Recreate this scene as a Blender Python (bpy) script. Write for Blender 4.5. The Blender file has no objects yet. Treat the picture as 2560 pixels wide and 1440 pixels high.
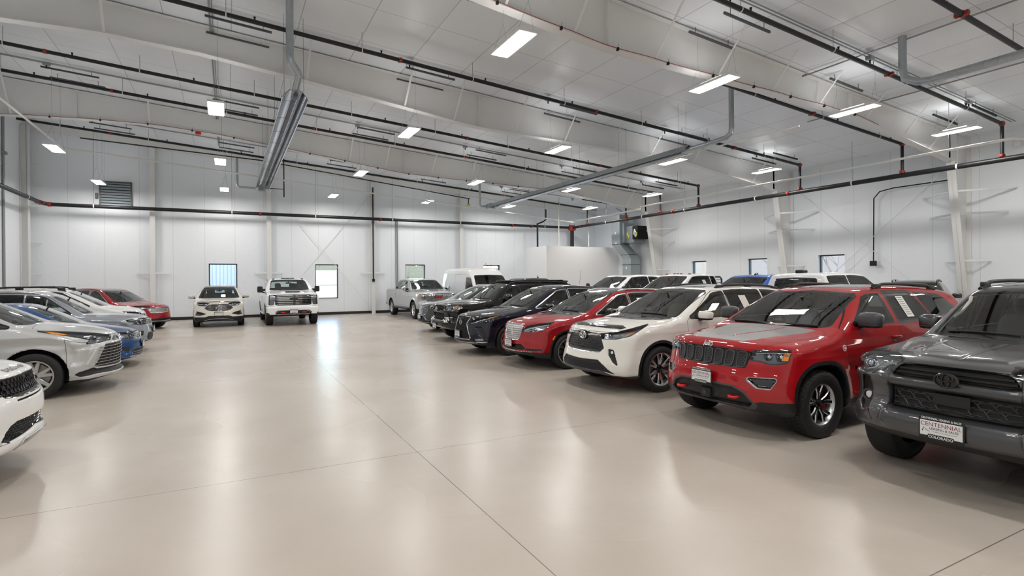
import bpy
import bmesh
import math
import random
import numpy as np
from mathutils import Matrix

random.seed(7)
SC = bpy.context.scene

# ----------------------------------------------------------------- camera, world, exposure
cam_data = bpy.data.cameras.new('camera')
cam = bpy.data.objects.new('camera', cam_data)
SC.collection.objects.link(cam)
cam_data.sensor_width = 36.0
cam_data.lens = 36.0 * 1350.0 / 2560.0
cam_data.shift_y = -19.6 / 2560.0
cam_data.clip_end = 300
_yaw, _roll = math.radians(27.74), math.radians(0.45)
_f = np.array([math.sin(_yaw), math.cos(_yaw), 0.0])
_r0 = np.array([math.cos(_yaw), -math.sin(_yaw), 0.0])
_u0 = np.array([0.0, 0.0, 1.0])
_r = math.cos(_roll) * _r0 - math.sin(_roll) * _u0
_u = math.sin(_roll) * _r0 + math.cos(_roll) * _u0
cam.matrix_world = Matrix(((_r[0], _u[0], -_f[0], 0.0), (_r[1], _u[1], -_f[1], 0.0), (_r[2], _u[2], -_f[2], 1.84), (0, 0, 0, 1)))
SC.camera = cam

SC.view_settings.view_transform = 'Standard'
SC.view_settings.look = 'None'
SC.view_settings.gamma = 1.0
SC.view_settings.use_curve_mapping = False
SC.view_settings.exposure = 0.45
SC.cycles.max_bounces = 9
SC.cycles.diffuse_bounces = 6
SC.cycles.glossy_bounces = 4
SC.cycles.transmission_bounces = 6
SC.cycles.transparent_max_bounces = 14
SC.cycles.sample_clamp_indirect = 6.0
SC.cycles.caustics_reflective = False
SC.cycles.caustics_refractive = False

LAMP = 60.0
ADDED_UPLIGHT = 13.0  # strength of the upward glow added to lift ceiling and upper walls
world = bpy.data.worlds.new('daylight')
SC.world = world
world.use_nodes = True
_nt = world.node_tree
_bg = _nt.nodes['Background']
_sky = _nt.nodes.new('ShaderNodeTexSky')
_sky.sky_type = 'NISHITA'
_sky.sun_elevation = math.radians(35)
_sky.sun_rotation = math.radians(200)
_sky.sun_disc = False
_nt.links.new(_sky.outputs[0], _bg.inputs[0])
_bg.inputs[1].default_value = 0.9
# ----------------------------------------------------------------- helpers
PI = math.pi
COL = bpy.context.scene.collection


def new_object(name, data, parent=None):
    o = bpy.data.objects.new(name, data)
    COL.objects.link(o)
    if parent is not None:
        o.parent = parent
    return o


def tag(o, label=None, cat=None, group=None, kind=None):
    if label:
        o['label'] = label
    if cat:
        o['category'] = cat
    if group:
        o['group'] = group
    if kind:
        o['kind'] = kind
    return o


def empty(name, loc, rz=0.0, label=None, cat=None, group=None):
    o = new_object(name, None)
    o.empty_display_size = 0.2
    o.location = loc
    o.rotation_euler = (0, 0, rz)
    return tag(o, label, cat, group)


def copy_tree(o, parent=None):
    c = o.copy()
    COL.objects.link(c)
    c.parent = parent
    for ch in list(o.children):
        copy_tree(ch, c)
    return c


class MB:
    """collects shapes; build() links them as ONE mesh object"""

    def __init__(s):
        s.V = []
        s.F = []
        s.M = []
        s.n = 0
        s.mats = []

    def _mi(s, mat):
        if mat is None:
            return 0
        if mat not in s.mats:
            s.mats.append(mat)
        return s.mats.index(mat)

    def add(s, V, F, mat=None):
        V = np.asarray(V, float).reshape(-1, 3)
        b = s.n
        s.V.append(V)
        mi = s._mi(mat)
        for f in F:
            s.F.append(tuple(int(i) + b for i in f))
            s.M.append(mi)
        s.n += len(V)
        return s

    def box(s, lo, hi, mat=None, bev=0.0):
        lo = np.array(lo, float)
        hi = np.array(hi, float)
        lo, hi = np.minimum(lo, hi), np.maximum(lo, hi)
        if bev > 0:
            return s.rbox((lo + hi) / 2, (hi - lo) / 2, bev, mat)
        V = [(x, y, z) for x in (lo[0], hi[0]) for y in (lo[1], hi[1]) for z in (lo[2], hi[2])]
        F = [(0, 1, 3, 2), (4, 6, 7, 5), (0, 4, 5, 1), (2, 3, 7, 6), (0, 2, 6, 4), (1, 5, 7, 3)]
        return s.add(V, F, mat)

    def rbox(s, c, h, r, mat=None, rot=None):
        """box with chamfered edges: centre c, half sizes h"""
        c = np.array(c, float)
        h = np.array(h, float)
        r = min(r, h.min() * 0.98)
        V = []
        idx = {}
        for sx in (-1, 1):
            for sy in (-1, 1):
                for sz in (-1, 1):
                    for ax in range(3):
                        p = np.array([sx, sy, sz]) * (h - r)
                        p[ax] = (sx, sy, sz)[ax] * h[ax]
                        idx[(sx, sy, sz, ax)] = len(V)
                        V.append(p)
        F = []
        for ax in range(3):
            u, v = (ax + 1) % 3, (ax + 2) % 3
            for sg in (-1, 1):
                q = []
                for a, b in ((-1, -1), (1, -1), (1, 1), (-1, 1)):
                    k = [0, 0, 0]
                    k[ax] = sg
                    k[u] = a
                    k[v] = b
                    q.append(idx[(k[0], k[1], k[2], ax)])
                F.append(q if sg > 0 else q[::-1])
            # edges along ax
            for a in (-1, 1):
                for b in (-1, 1):
                    k0 = [0, 0, 0]
                    k0[ax] = -1
                    k0[u] = a
                    k0[v] = b
                    k1 = list(k0)
                    k1[ax] = 1
                    q = [idx[(*k0, u)], idx[(*k1, u)], idx[(*k1, v)], idx[(*k0, v)]]
                    F.append(q if a * b > 0 else q[::-1])
        for sx in (-1, 1):
            for sy in (-1, 1):
                for sz in (-1, 1):
                    q = [idx[(sx, sy, sz, 0)], idx[(sx, sy, sz, 1)], idx[(sx, sy, sz, 2)]]
                    F.append(q if sx * sy * sz > 0 else q[::-1])
        V = np.array(V)
        if rot is not None:
            V = V @ np.array(rot).T
        return s.add(V + c, F, mat)

    def tube(s, pts, r, seg=8, mat=None, closed=False, caps=True):
        P = np.asarray(pts, float)
        n = len(P)
        rr = np.full(n, r, float) if np.isscalar(r) else np.asarray(r, float)
        if closed:
            T = np.roll(P, -1, 0) - np.roll(P, 1, 0)
        else:
            T = np.gradient(P, axis=0)
        T /= np.linalg.norm(T, axis=1, keepdims=True) + 1e-12
        up = np.array([0, 0, 1.0]) if abs(T[0][2]) < 0.9 else np.array([1.0, 0, 0])
        N = np.cross(T[0], up)
        N /= np.linalg.norm(N)
        V = []
        a = np.arange(seg) * 2 * PI / seg
        for i in range(n):
            N = N - T[i] * (N @ T[i])
            N /= np.linalg.norm(N) + 1e-12
            B = np.cross(T[i], N)
            V.append(P[i] + rr[i] * (np.cos(a)[:, None] * N + np.sin(a)[:, None] * B))
        V = np.concatenate(V)
        F = []
        for i in range(n if closed else n - 1):
            j = (i + 1) % n
            for k in range(seg):
                l = (k + 1) % seg
                F.append((i * seg + k, i * seg + l, j * seg + l, j * seg + k))
        if caps and not closed:
            F.append(tuple(range(seg))[::-1])
            F.append(tuple((n - 1) * seg + k for k in range(seg)))
        return s.add(V, F, mat)

    def cyl(s, a, b, r, seg=16, mat=None, r2=None):
        return s.tube([a, b], [r, r if r2 is None else r2], seg, mat)

    def bar(s, a, b, w, h, mat=None, up=(0, 0, 1)):
        """rectangular bar from a to b, w across, h along up"""
        a = np.array(a, float)
        b = np.array(b, float)
        t = b - a
        t /= np.linalg.norm(t)
        u = np.array(up, float)
        u -= t * (u @ t)
        u /= np.linalg.norm(u)
        v = np.cross(t, u)
        V = [p + sv * v * w / 2 + su * u * h / 2 for p in (a, b) for sv, su in ((-1, -1), (1, -1), (1, 1), (-1, 1))]
        F = [(3, 2, 1, 0), (4, 5, 6, 7), (0, 1, 5, 4), (1, 2, 6, 5), (2, 3, 7, 6), (3, 0, 4, 7)]
        return s.add(V, F, mat)

    def lathe(s, prof, axis_o, axis='y', seg=32, mat=None, flip=False):
        """prof: (radius, offset along axis)"""
        V = []
        for r, t in prof:
            for k in range(seg):
                c, d = r * math.cos(2 * PI * k / seg), r * math.sin(2 * PI * k / seg)
                V.append((c, t, d) if axis == 'y' else (c, d, t) if axis == 'z' else (t, c, d))
        V = np.array(V) + np.array(axis_o)
        F = []
        for i in range(len(prof) - 1):
            for k in range(seg):
                l = (k + 1) % seg
                q = (i * seg + k, i * seg + l, (i + 1) * seg + l, (i + 1) * seg + k)
                F.append(q if not flip else q[::-1])
        return s.add(V, F, mat)

    def prism(s, poly, lo, hi, axis='y', mat=None):
        """polygon extruded along axis; poly coordinates are the other two axes in order"""
        n = len(poly)
        V = []
        for t in (lo, hi):
            for u, v in poly:
                V.append((t, u, v) if axis == 'x' else (u, t, v) if axis == 'y' else (u, v, t))
        F = [tuple(range(n))[::-1], tuple(range(n, 2 * n))]
        for i in range(n):
            j = (i + 1) % n
            F.append((i, j, n + j, n + i))
        return s.add(V, F, mat)

    def ellipsoid(s, c, r, e=1.0, seg=16, rings=10, mat=None, rot=None):
        """superellipsoid; e<1 is boxy"""
        sp = lambda v: np.sign(v) * np.abs(v) ** e
        V = []
        for i in range(rings + 1):
            ph = -PI / 2 + PI * i / rings
            for k in range(seg):
                th = 2 * PI * k / seg
                V.append((r[0] * sp(math.cos(ph)) * sp(math.cos(th)), r[1] * sp(math.cos(ph)) * sp(math.sin(th)), r[2] * sp(math.sin(ph))))
        V = np.array(V, float)
        if rot is not None:
            V = V @ np.array(rot).T
        V = V + np.array(c)
        F = []
        for i in range(rings):
            for k in range(seg):
                l = (k + 1) % seg
                F.append((i * seg + k, i * seg + l, (i + 1) * seg + l, (i + 1) * seg + k))
        return s.add(V, F, mat)

    def build(s, name, mat=None, parent=None, smooth=None, fix=True):
        me = bpy.data.meshes.new(name)
        V = np.concatenate(s.V) if s.V else np.zeros((0, 3))
        me.from_pydata(V.tolist(), [], s.F)
        mats = s.mats if s.mats else ([mat] if mat else [])
        for m in mats:
            me.materials.append(m)
        if len(mats) > 1:
            me.polygons.foreach_set('material_index', s.M)
        if fix:
            bm = bmesh.new()
            bm.from_mesh(me)
            bmesh.ops.remove_doubles(bm, verts=bm.verts, dist=1e-5)
            bmesh.ops.recalc_face_normals(bm, faces=bm.faces)
            if smooth is not None:
                for f in bm.faces:
                    f.smooth = True
                for e in bm.edges:
                    if len(e.link_faces) == 2 and e.calc_face_angle(0) > smooth:
                        e.smooth = False
            bm.to_mesh(me)
            bm.free()
        me.update()
        return new_object(name, me, parent)


def np_mesh(name, V, F, mats, parent=None, N=None, mi=None):
    """triangle mesh from arrays with exact normals"""
    me = bpy.data.meshes.new(name)
    nv, nf = len(V), len(F)
    me.vertices.add(nv)
    me.vertices.foreach_set('co', np.ascontiguousarray(V, dtype=np.float32).ravel())
    me.loops.add(nf * 3)
    me.polygons.add(nf)
    me.loops.foreach_set('vertex_index', np.ascontiguousarray(F, dtype=np.int32).ravel())
    me.polygons.foreach_set('loop_start', np.arange(0, nf * 3, 3, dtype=np.int32))
    me.polygons.foreach_set('loop_total', np.full(nf, 3, dtype=np.int32))
    for m in mats:
        me.materials.append(m)
    if mi is not None:
        me.polygons.foreach_set('material_index', np.ascontiguousarray(mi, dtype=np.int32))
    me.polygons.foreach_set('use_smooth', np.ones(nf, dtype=bool))
    me.update(calc_edges=True)
    if N is not None:
        me.normals_split_custom_set_from_vertices(N.tolist())
    return new_object(name, me, parent)


def text_mesh(body, size=1.0, extrude=0.0, bold=0.0, shear=0.0, align='CENTER', space=1.0):
    """the outline of a line of lettering, as (V, F) in the xy plane"""
    cu = bpy.data.curves.new('lettering', 'FONT')
    cu.body = body
    cu.size = size
    cu.extrude = extrude
    cu.offset = bold
    cu.shear = shear
    cu.align_x = align
    cu.align_y = 'CENTER'
    cu.space_character = space
    cu.resolution_u = 3
    o = bpy.data.objects.new('lettering', cu)
    COL.objects.link(o)
    dg = bpy.context.evaluated_depsgraph_get()
    me = bpy.data.meshes.new_from_object(o.evaluated_get(dg))
    V = np.array([tuple(v.co) for v in me.vertices]).reshape(-1, 3)
    F = [tuple(p.vertices) for p in me.polygons]
    bpy.data.objects.remove(o)
    bpy.data.curves.remove(cu)
    bpy.data.meshes.remove(me)
    return V, F


# ----------------------------------------------------------------- materials
MATS = {}


def nodes_of(name):
    m = bpy.data.materials.new(name)
    m.use_nodes = True
    nt = m.node_tree
    b = nt.nodes['Principled BSDF']
    MATS[name] = m
    return m, nt, b


def lin(c):
    """sRGB 0-255 to linear"""
    return tuple(((v / 255 + 0.055) / 1.055) ** 2.4 if v > 10 else v / 255 / 12.92 for v in c) + (1,)


def mat(name, col, rough=0.5, metal=0.0, coat=0.0, spec=0.5, noise=0.0, nscale=30.0, bump=0.0, emit=None, estr=0.0):
    m, nt, b = nodes_of(name)
    b.inputs['Base Color'].default_value = col if len(col) == 4 else tuple(col) + (1,)
    b.inputs['Roughness'].default_value = rough
    b.inputs['Metallic'].default_value = metal
    b.inputs['Coat Weight'].default_value = coat
    b.inputs['Coat Roughness'].default_value = 0.03
    b.inputs['Specular IOR Level'].default_value = spec
    if emit:
        b.inputs['Emission Color'].default_value = emit
        b.inputs['Emission Strength'].default_value = estr
    if noise > 0 or bump > 0:
        tc = nt.nodes.new('ShaderNodeTexCoord')
        nz = nt.nodes.new('ShaderNodeTexNoise')
        nz.inputs['Scale'].default_value = nscale
        nz.inputs['Detail'].default_value = 4
        nt.links.new(tc.outputs['Object'], nz.inputs['Vector'])
        if noise > 0:
            mx = nt.nodes.new('ShaderNodeMix')
            mx.data_type = 'RGBA'
            mx.blend_type = 'MULTIPLY'
            mx.inputs[0].default_value = 1.0
            mr = nt.nodes.new('ShaderNodeMapRange')
            mr.inputs[3].default_value = 1 - noise
            mr.inputs[4].default_value = 1 + noise
            nt.links.new(nz.outputs['Fac'], mr.inputs[0])
            mx.inputs[6].default_value = col if len(col) == 4 else tuple(col) + (1,)
            nt.links.new(mr.outputs[0], mx.inputs[7])
            nt.links.new(mx.outputs[2], b.inputs['Base Color'])
        if bump > 0:
            bp = nt.nodes.new('ShaderNodeBump')
            bp.inputs['Strength'].default_value = 1.0
            bp.inputs['Distance'].default_value = bump
            nt.links.new(nz.outputs['Fac'], bp.inputs['Height'])
            nt.links.new(bp.outputs['Normal'], b.inputs['Normal'])
    return m


def thin_glass(name, tint, rough=0.0, refl=1.0):
    """a thin pane: tinted see-through plus a Fresnel mirror"""
    m = bpy.data.materials.new(name)
    m.use_nodes = True
    nt = m.node_tree
    nt.nodes.clear()
    out = nt.nodes.new('ShaderNodeOutputMaterial')
    tr = nt.nodes.new('ShaderNodeBsdfTransparent')
    tr.inputs[0].default_value = tint + (1,)
    gl = nt.nodes.new('ShaderNodeBsdfGlossy')
    gl.inputs['Roughness'].default_value = rough
    fr = nt.nodes.new('ShaderNodeFresnel')
    fr.inputs[0].default_value = 1.52
    mp = nt.nodes.new('ShaderNodeMath')
    mp.operation = 'MULTIPLY_ADD'
    mp.inputs[1].default_value = refl
    mp.inputs[2].default_value = 0.02
    mx = nt.nodes.new('ShaderNodeMixShader')
    nt.links.new(fr.outputs[0], mp.inputs[0])
    nt.links.new(mp.outputs[0], mx.inputs[0])
    nt.links.new(tr.outputs[0], mx.inputs[1])
    nt.links.new(gl.outputs[0], mx.inputs[2])
    nt.links.new(mx.outputs[0], out.inputs[0])
    MATS[name] = m
    return m


def paint(name, rgb, metal=0.0, rough=0.35, flake=0.0):
    """clear-coated car paint with a fine flake"""
    m, nt, b = nodes_of(name)
    b.inputs['Base Color'].default_value = lin(rgb)
    b.inputs['Metallic'].default_value = metal
    b.inputs['Roughness'].default_value = rough
    b.inputs['Coat Weight'].default_value = 1.0
    b.inputs['Coat Roughness'].default_value = 0.02
    b.inputs['Coat IOR'].default_value = 1.5
    if metal == 0:
        b.inputs['Specular IOR Level'].default_value = 0.15
    if flake > 0:
        tc = nt.nodes.new('ShaderNodeTexCoord')
        vz = nt.nodes.new('ShaderNodeTexVoronoi')
        vz.inputs['Scale'].default_value = 900
        nt.links.new(tc.outputs['Object'], vz.inputs['Vector'])
        mr = nt.nodes.new('ShaderNodeMapRange')
        mr.inputs[3].default_value = max(0.0, rough - flake)
        mr.inputs[4].default_value = rough + flake
        sp = nt.nodes.new('ShaderNodeSeparateColor')
        nt.links.new(vz.outputs['Color'], sp.inputs[0])
        nt.links.new(sp.outputs[0], mr.inputs[0])
        nt.links.new(mr.outputs[0], b.inputs['Roughness'])
    return m
# ----------------------------------------------------------------- the materials in use
paint('red_paint', (158, 5, 17), 0.0, 0.5)
paint('lincoln_red', (146, 5, 20), 0.0, 0.5)
paint('escape_red', (150, 16, 28), 0.0, 0.5)
paint('white_paint', (230, 231, 230), 0.0, 0.5)
paint('pearl_paint', (228, 227, 222), 0.0, 0.5)
paint('bone_paint', (218, 215, 206), 0.0, 0.5)
paint('truck_white', (233, 235, 237), 0.0, 0.5)
paint('silver_paint', (176, 178, 180), 0.45, 0.4, 0.05)
paint('light_silver', (188, 190, 191), 0.4, 0.4, 0.05)
paint('steel_silver', (150, 155, 163), 0.5, 0.38, 0.05)
paint('magnetic_grey', (62, 64, 68), 0.45, 0.4, 0.06)
paint('black_paint', (3, 3, 4), 0.0, 0.6)
paint('navy_paint', (4, 7, 26), 0.0, 0.55)
paint('dark_grey', (30, 33, 37), 0.3, 0.4)
paint('blue_paint', (14, 66, 124), 0.25, 0.4)
paint('truck_blue', (26, 92, 186), 0.1, 0.45)
mat('hood_grey', lin((128, 128, 128)), 0.42, 0.3, noise=0.05, nscale=400)
mat('black_plastic', lin((24, 24, 26)), 0.5, noise=0.15, nscale=200, bump=0.0004)
mat('grey_plastic', lin((66, 66, 70)), 0.4, noise=0.06, nscale=120)
mat('grille_black', lin((9, 9, 10)), 0.55)
mat('gloss_black', lin((7, 7, 8)), 0.12, coat=1.0)
mat('panel_gap', lin((10, 10, 10)), 0.8)
mat('chrome', lin((228, 229, 232)), 0.1, 0.95)
mat('satin_chrome', lin((196, 197, 200)), 0.25, 0.9)
mat('dark_chrome', lin((70, 70, 74)), 0.16, 1.0)
mat('steel', lin((150, 150, 150)), 0.35, 0.9)
mat('dark_iron', lin((58, 52, 48)), 0.55, 0.6)
mat('rim_silver', lin((196, 195, 194)), 0.3, 0.6)
mat('rim_chrome', lin((214, 215, 218)), 0.14, 0.9)
mat('letter_red', lin((150, 18, 26)), 0.35)
mat('rim_dark', lin((30, 30, 32)), 0.3, 0.5, coat=0.4)
mat('red_plastic', lin((205, 22, 26)), 0.35)
mat('amber', lin((232, 140, 20)), 0.15, coat=0.6)
mat('tail_red', lin((150, 8, 10)), 0.12, coat=0.8)
mat('plate_white', lin((222, 224, 226)), 0.35)
mat('plate_red', lin((130, 20, 40)), 0.5)
mat('plate_black', lin((30, 30, 32)), 0.5)
mat('interior_dark', lin((84, 87, 88)), 0.8, noise=0.1)
mat('interior_black', lin((18, 18, 19)), 0.5)
mat('interior_light', lin((176, 178, 172)), 0.8)
mat('dashboard', lin((78, 84, 82)), 0.7, noise=0.1)
mat('seat_dark', lin((62, 64, 68)), 0.55, noise=0.1)
mat('seat_tan', lin((150, 138, 112)), 0.6, noise=0.06)
mat('mirror_glass', lin((200, 205, 210)), 0.02, 1.0)
mat('lamp_chrome', lin((196, 199, 204)), 0.2, 0.7, noise=0.5, nscale=22)
mat('lamp_dark', lin((104, 108, 114)), 0.2, 0.8, noise=0.5, nscale=18)
mat('lamp_white', lin((225, 230, 235)), 0.15, coat=1.0)
mat('paper', lin((236, 236, 232)), 0.7)
mat('paper_ink', lin((120, 120, 122)), 0.8)
thin_glass('glass', (0.86, 0.94, 0.91), 0.0, 1.7)
thin_glass('glass_privacy', (0.13, 0.145, 0.15), 0.0, 1.7)
thin_glass('glass_dim', (0.62, 0.69, 0.67), 0.0, 1.7)
thin_glass('lens', (0.93, 0.95, 0.97), 0.0, 1.0)
thin_glass('window_glass', (0.93, 0.95, 0.96), 0.0, 0.6)


def tyre_material():
    m, nt, b = nodes_of('tyre')
    b.inputs['Base Color'].default_value = lin((24, 24, 25))
    b.inputs['Roughness'].default_value = 0.62
    N, L = nt.nodes, nt.links
    tc = N.new('ShaderNodeTexCoord')
    sx = N.new('ShaderNodeSeparateXYZ')
    L.new(tc.outputs['Object'], sx.inputs[0])

    def mth(op, a, c=None):
        n = N.new('ShaderNodeMath')
        n.operation = op
        for i, v in enumerate((a, c)):
            if v is None:
                continue
            if isinstance(v, (int, float)):
                n.inputs[i].default_value = v
            else:
                L.new(v, n.inputs[i])
        return n.outputs[0]
    ang = mth('ARCTAN2', sx.outputs[2], sx.outputs[0])
    rad = mth('SQRT', mth('ADD', mth('MULTIPLY', sx.outputs[0], sx.outputs[0]), mth('MULTIPLY', sx.outputs[2], sx.outputs[2])))
    cv = N.new('ShaderNodeCombineXYZ')
    L.new(mth('MULTIPLY', ang, 10.0), cv.inputs[0])
    L.new(mth('MULTIPLY', sx.outputs[1], 24.0), cv.inputs[1])
    br = N.new('ShaderNodeTexBrick')
    br.inputs['Scale'].default_value = 1.0
    br.inputs['Mortar Size'].default_value = 0.09
    br.inputs['Brick Width'].default_value = 0.55
    br.inputs['Row Height'].default_value = 1.15
    L.new(cv.outputs[0], br.inputs['Vector'])
    on = mth('GREATER_THAN', rad, 0.345)
    hgt = mth('MULTIPLY', br.outputs['Fac'], on)
    # raised rings on the side wall
    rings = mth('MULTIPLY', mth('SINE', mth('MULTIPLY', rad, 420.0)), 0.12)
    bp = N.new('ShaderNodeBump')
    bp.inputs['Distance'].default_value = 0.008
    L.new(mth('SUBTRACT', rings, hgt), bp.inputs['Height'])
    L.new(bp.outputs[0], b.inputs['Normal'])


tyre_material()


def mesh_material(name, pitch, base, line, squash=0.6, metal=0.0, thick=0.16, axis=1):
    """honeycomb grille insert seen from the front: y across, z up"""
    m, nt, b = nodes_of(name)
    N, L = nt.nodes, nt.links
    tc = N.new('ShaderNodeTexCoord')
    sx = N.new('ShaderNodeSeparateXYZ')
    L.new(tc.outputs['Object'], sx.inputs[0])
    cv = N.new('ShaderNodeCombineXYZ')

    def mul(s, v):
        n = N.new('ShaderNodeMath')
        n.operation = 'MULTIPLY'
        L.new(s, n.inputs[0])
        n.inputs[1].default_value = v
        return n.outputs[0]
    L.new(mul(sx.outputs[axis], 1.0 / pitch), cv.inputs[0])
    L.new(mul(sx.outputs[2], 1.0 / (pitch * squash)), cv.inputs[1])
    br = N.new('ShaderNodeTexBrick')
    br.inputs['Scale'].default_value = 1.0
    br.inputs['Brick Width'].default_value = 1.0
    br.inputs['Row Height'].default_value = 1.0
    br.inputs['Mortar Size'].default_value = thick
    br.inputs['Mortar Smooth'].default_value = 0.2
    br.inputs['Color1'].default_value = base
    br.inputs['Color2'].default_value = base
    br.inputs['Mortar'].default_value = line
    L.new(cv.outputs[0], br.inputs['Vector'])
    L.new(br.outputs['Color'], b.inputs['Base Color'])
    b.inputs['Roughness'].default_value = 0.3
    b.inputs['Metallic'].default_value = metal
    bp = N.new('ShaderNodeBump')
    bp.inputs['Distance'].default_value = 0.01
    L.new(br.outputs['Fac'], bp.inputs['Height'])
    L.new(bp.outputs[0], b.inputs['Normal'])
    return m


mesh_material('mesh_black', 0.034, lin((4, 4, 5)), lin((58, 58, 60)), 0.6, 0.0, 0.13)
mesh_material('mesh_fine', 0.02, lin((5, 5, 6)), lin((44, 44, 46)), 0.6)
mesh_material('mesh_chrome', 0.06, lin((18, 18, 20)), lin((205, 205, 208)), 0.55, 0.8, 0.2)
mesh_material('mesh_silver', 0.035, lin((70, 70, 72)), lin((215, 215, 218)), 1.2, 0.9, 0.24)
# ----------------------------------------------------------------- the hall
X0, X1, Y0, Y1 = -7.98, 23.16, -9.0, 31.3


def ceil_z(x):
    return 8.5 - 0.075 * x


def wall_material(name, axis, col, seam):
    """white vinyl-faced insulation: upright seams, soft wrinkles"""
    m, nt, b = nodes_of(name)
    N, L = nt.nodes, nt.links
    tc = N.new('ShaderNodeTexCoord')
    sx = N.new('ShaderNodeSeparateXYZ')
    L.new(tc.outputs['Object'], sx.inputs[0])

    def mth(op, a, c=0.0):
        n = N.new('ShaderNodeMath')
        n.operation = op
        for i, v in enumerate((a, c)):
            if isinstance(v, (int, float)):
                n.inputs[i].default_value = v
            else:
                L.new(v, n.inputs[i])
        return n.outputs[0]
    u = sx.outputs[axis]
    fr = mth('PINGPONG', mth('DIVIDE', mth('ADD', u, 100.3), seam), 0.5)
    line = mth('LESS_THAN', fr, 0.006)
    nz = N.new('ShaderNodeTexNoise')
    nz.inputs['Scale'].default_value = 1.6
    nz.inputs['Detail'].default_value = 5
    nz.inputs['Distortion'].default_value = 1.2
    L.new(tc.outputs['Object'], nz.inputs['Vector'])
    mx = N.new('ShaderNodeMix')
    mx.data_type = 'RGBA'
    mx.inputs[6].default_value = col
    mx.inputs[7].default_value = tuple(c * 0.78 for c in col[:3]) + (1,)
    L.new(line, mx.inputs[0])
    L.new(mx.outputs[2], b.inputs['Base Color'])
    b.inputs['Roughness'].default_value = 0.38
    b.inputs['Specular IOR Level'].default_value = 0.35
    wv = N.new('ShaderNodeTexNoise')
    wv.inputs['Scale'].default_value = 9.0
    wv.inputs['Detail'].default_value = 3
    wv.inputs['Distortion'].default_value = 2.5
    L.new(tc.outputs['Object'], wv.inputs['Vector'])
    bp = N.new('ShaderNodeBump')
    bp.inputs['Distance'].default_value = 0.02
    bp.inputs['Strength'].default_value = 0.55
    L.new(mth('ADD', mth('MULTIPLY', nz.outputs['Fac'], 1.2), mth('MULTIPLY', wv.outputs['Fac'], 0.18)), bp.inputs['Height'])
    L.new(bp.outputs[0], b.inputs['Normal'])
    return m


def ceiling_material():
    m, nt, b = nodes_of('ceiling_vinyl')
    N, L = nt.nodes, nt.links
    tc = N.new('ShaderNodeTexCoord')
    sx = N.new('ShaderNodeSeparateXYZ')
    L.new(tc.outputs['Object'], sx.inputs[0])

    def mth(op, a, c=0.0):
        n = N.new('ShaderNodeMath')
        n.operation = op
        for i, v in enumerate((a, c)):
            if isinstance(v, (int, float)):
                n.inputs[i].default_value = v
            else:
                L.new(v, n.inputs[i])
        return n.outputs[0]
    fx = mth('PINGPONG', mth('DIVIDE', mth('ADD', sx.outputs[0], 100.2), 1.52), 0.5)
    fy = mth('PINGPONG', mth('DIVIDE', mth('ADD', sx.outputs[1], 100.7), 1.83), 0.5)
    line = mth('MAXIMUM', mth('LESS_THAN', fx, 0.007), mth('LESS_THAN', fy, 0.005))
    mx = N.new('ShaderNodeMix')
    mx.data_type = 'RGBA'
    mx.inputs[6].default_value = lin((232, 237, 242))
    mx.inputs[7].default_value = lin((186, 188, 190))
    L.new(line, mx.inputs[0])
    L.new(mx.outputs[2], b.inputs['Base Color'])
    b.inputs['Roughness'].default_value = 0.33
    b.inputs['Specular IOR Level'].default_value = 0.45
    nz = N.new('ShaderNodeTexNoise')
    nz.inputs['Scale'].default_value = 0.9
    nz.inputs['Detail'].default_value = 2
    mp = N.new('ShaderNodeMapping')
    mp.inputs['Scale'].default_value = (1.0, 0.6, 1.0)
    L.new(tc.outputs['Object'], mp.inputs[0])
    L.new(mp.outputs[0], nz.inputs['Vector'])
    # the facing sags between its straps
    sag = mth('MULTIPLY', mth('SQRT', fx), 0.9)
    bp = N.new('ShaderNodeBump')
    bp.inputs['Distance'].default_value = 0.06
    bp.inputs['Strength'].default_value = 0.6
    L.new(mth('ADD', mth('MULTIPLY', nz.outputs['Fac'], 1.3), sag), bp.inputs['Height'])
    L.new(bp.outputs[0], b.inputs['Normal'])
    return m


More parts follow.
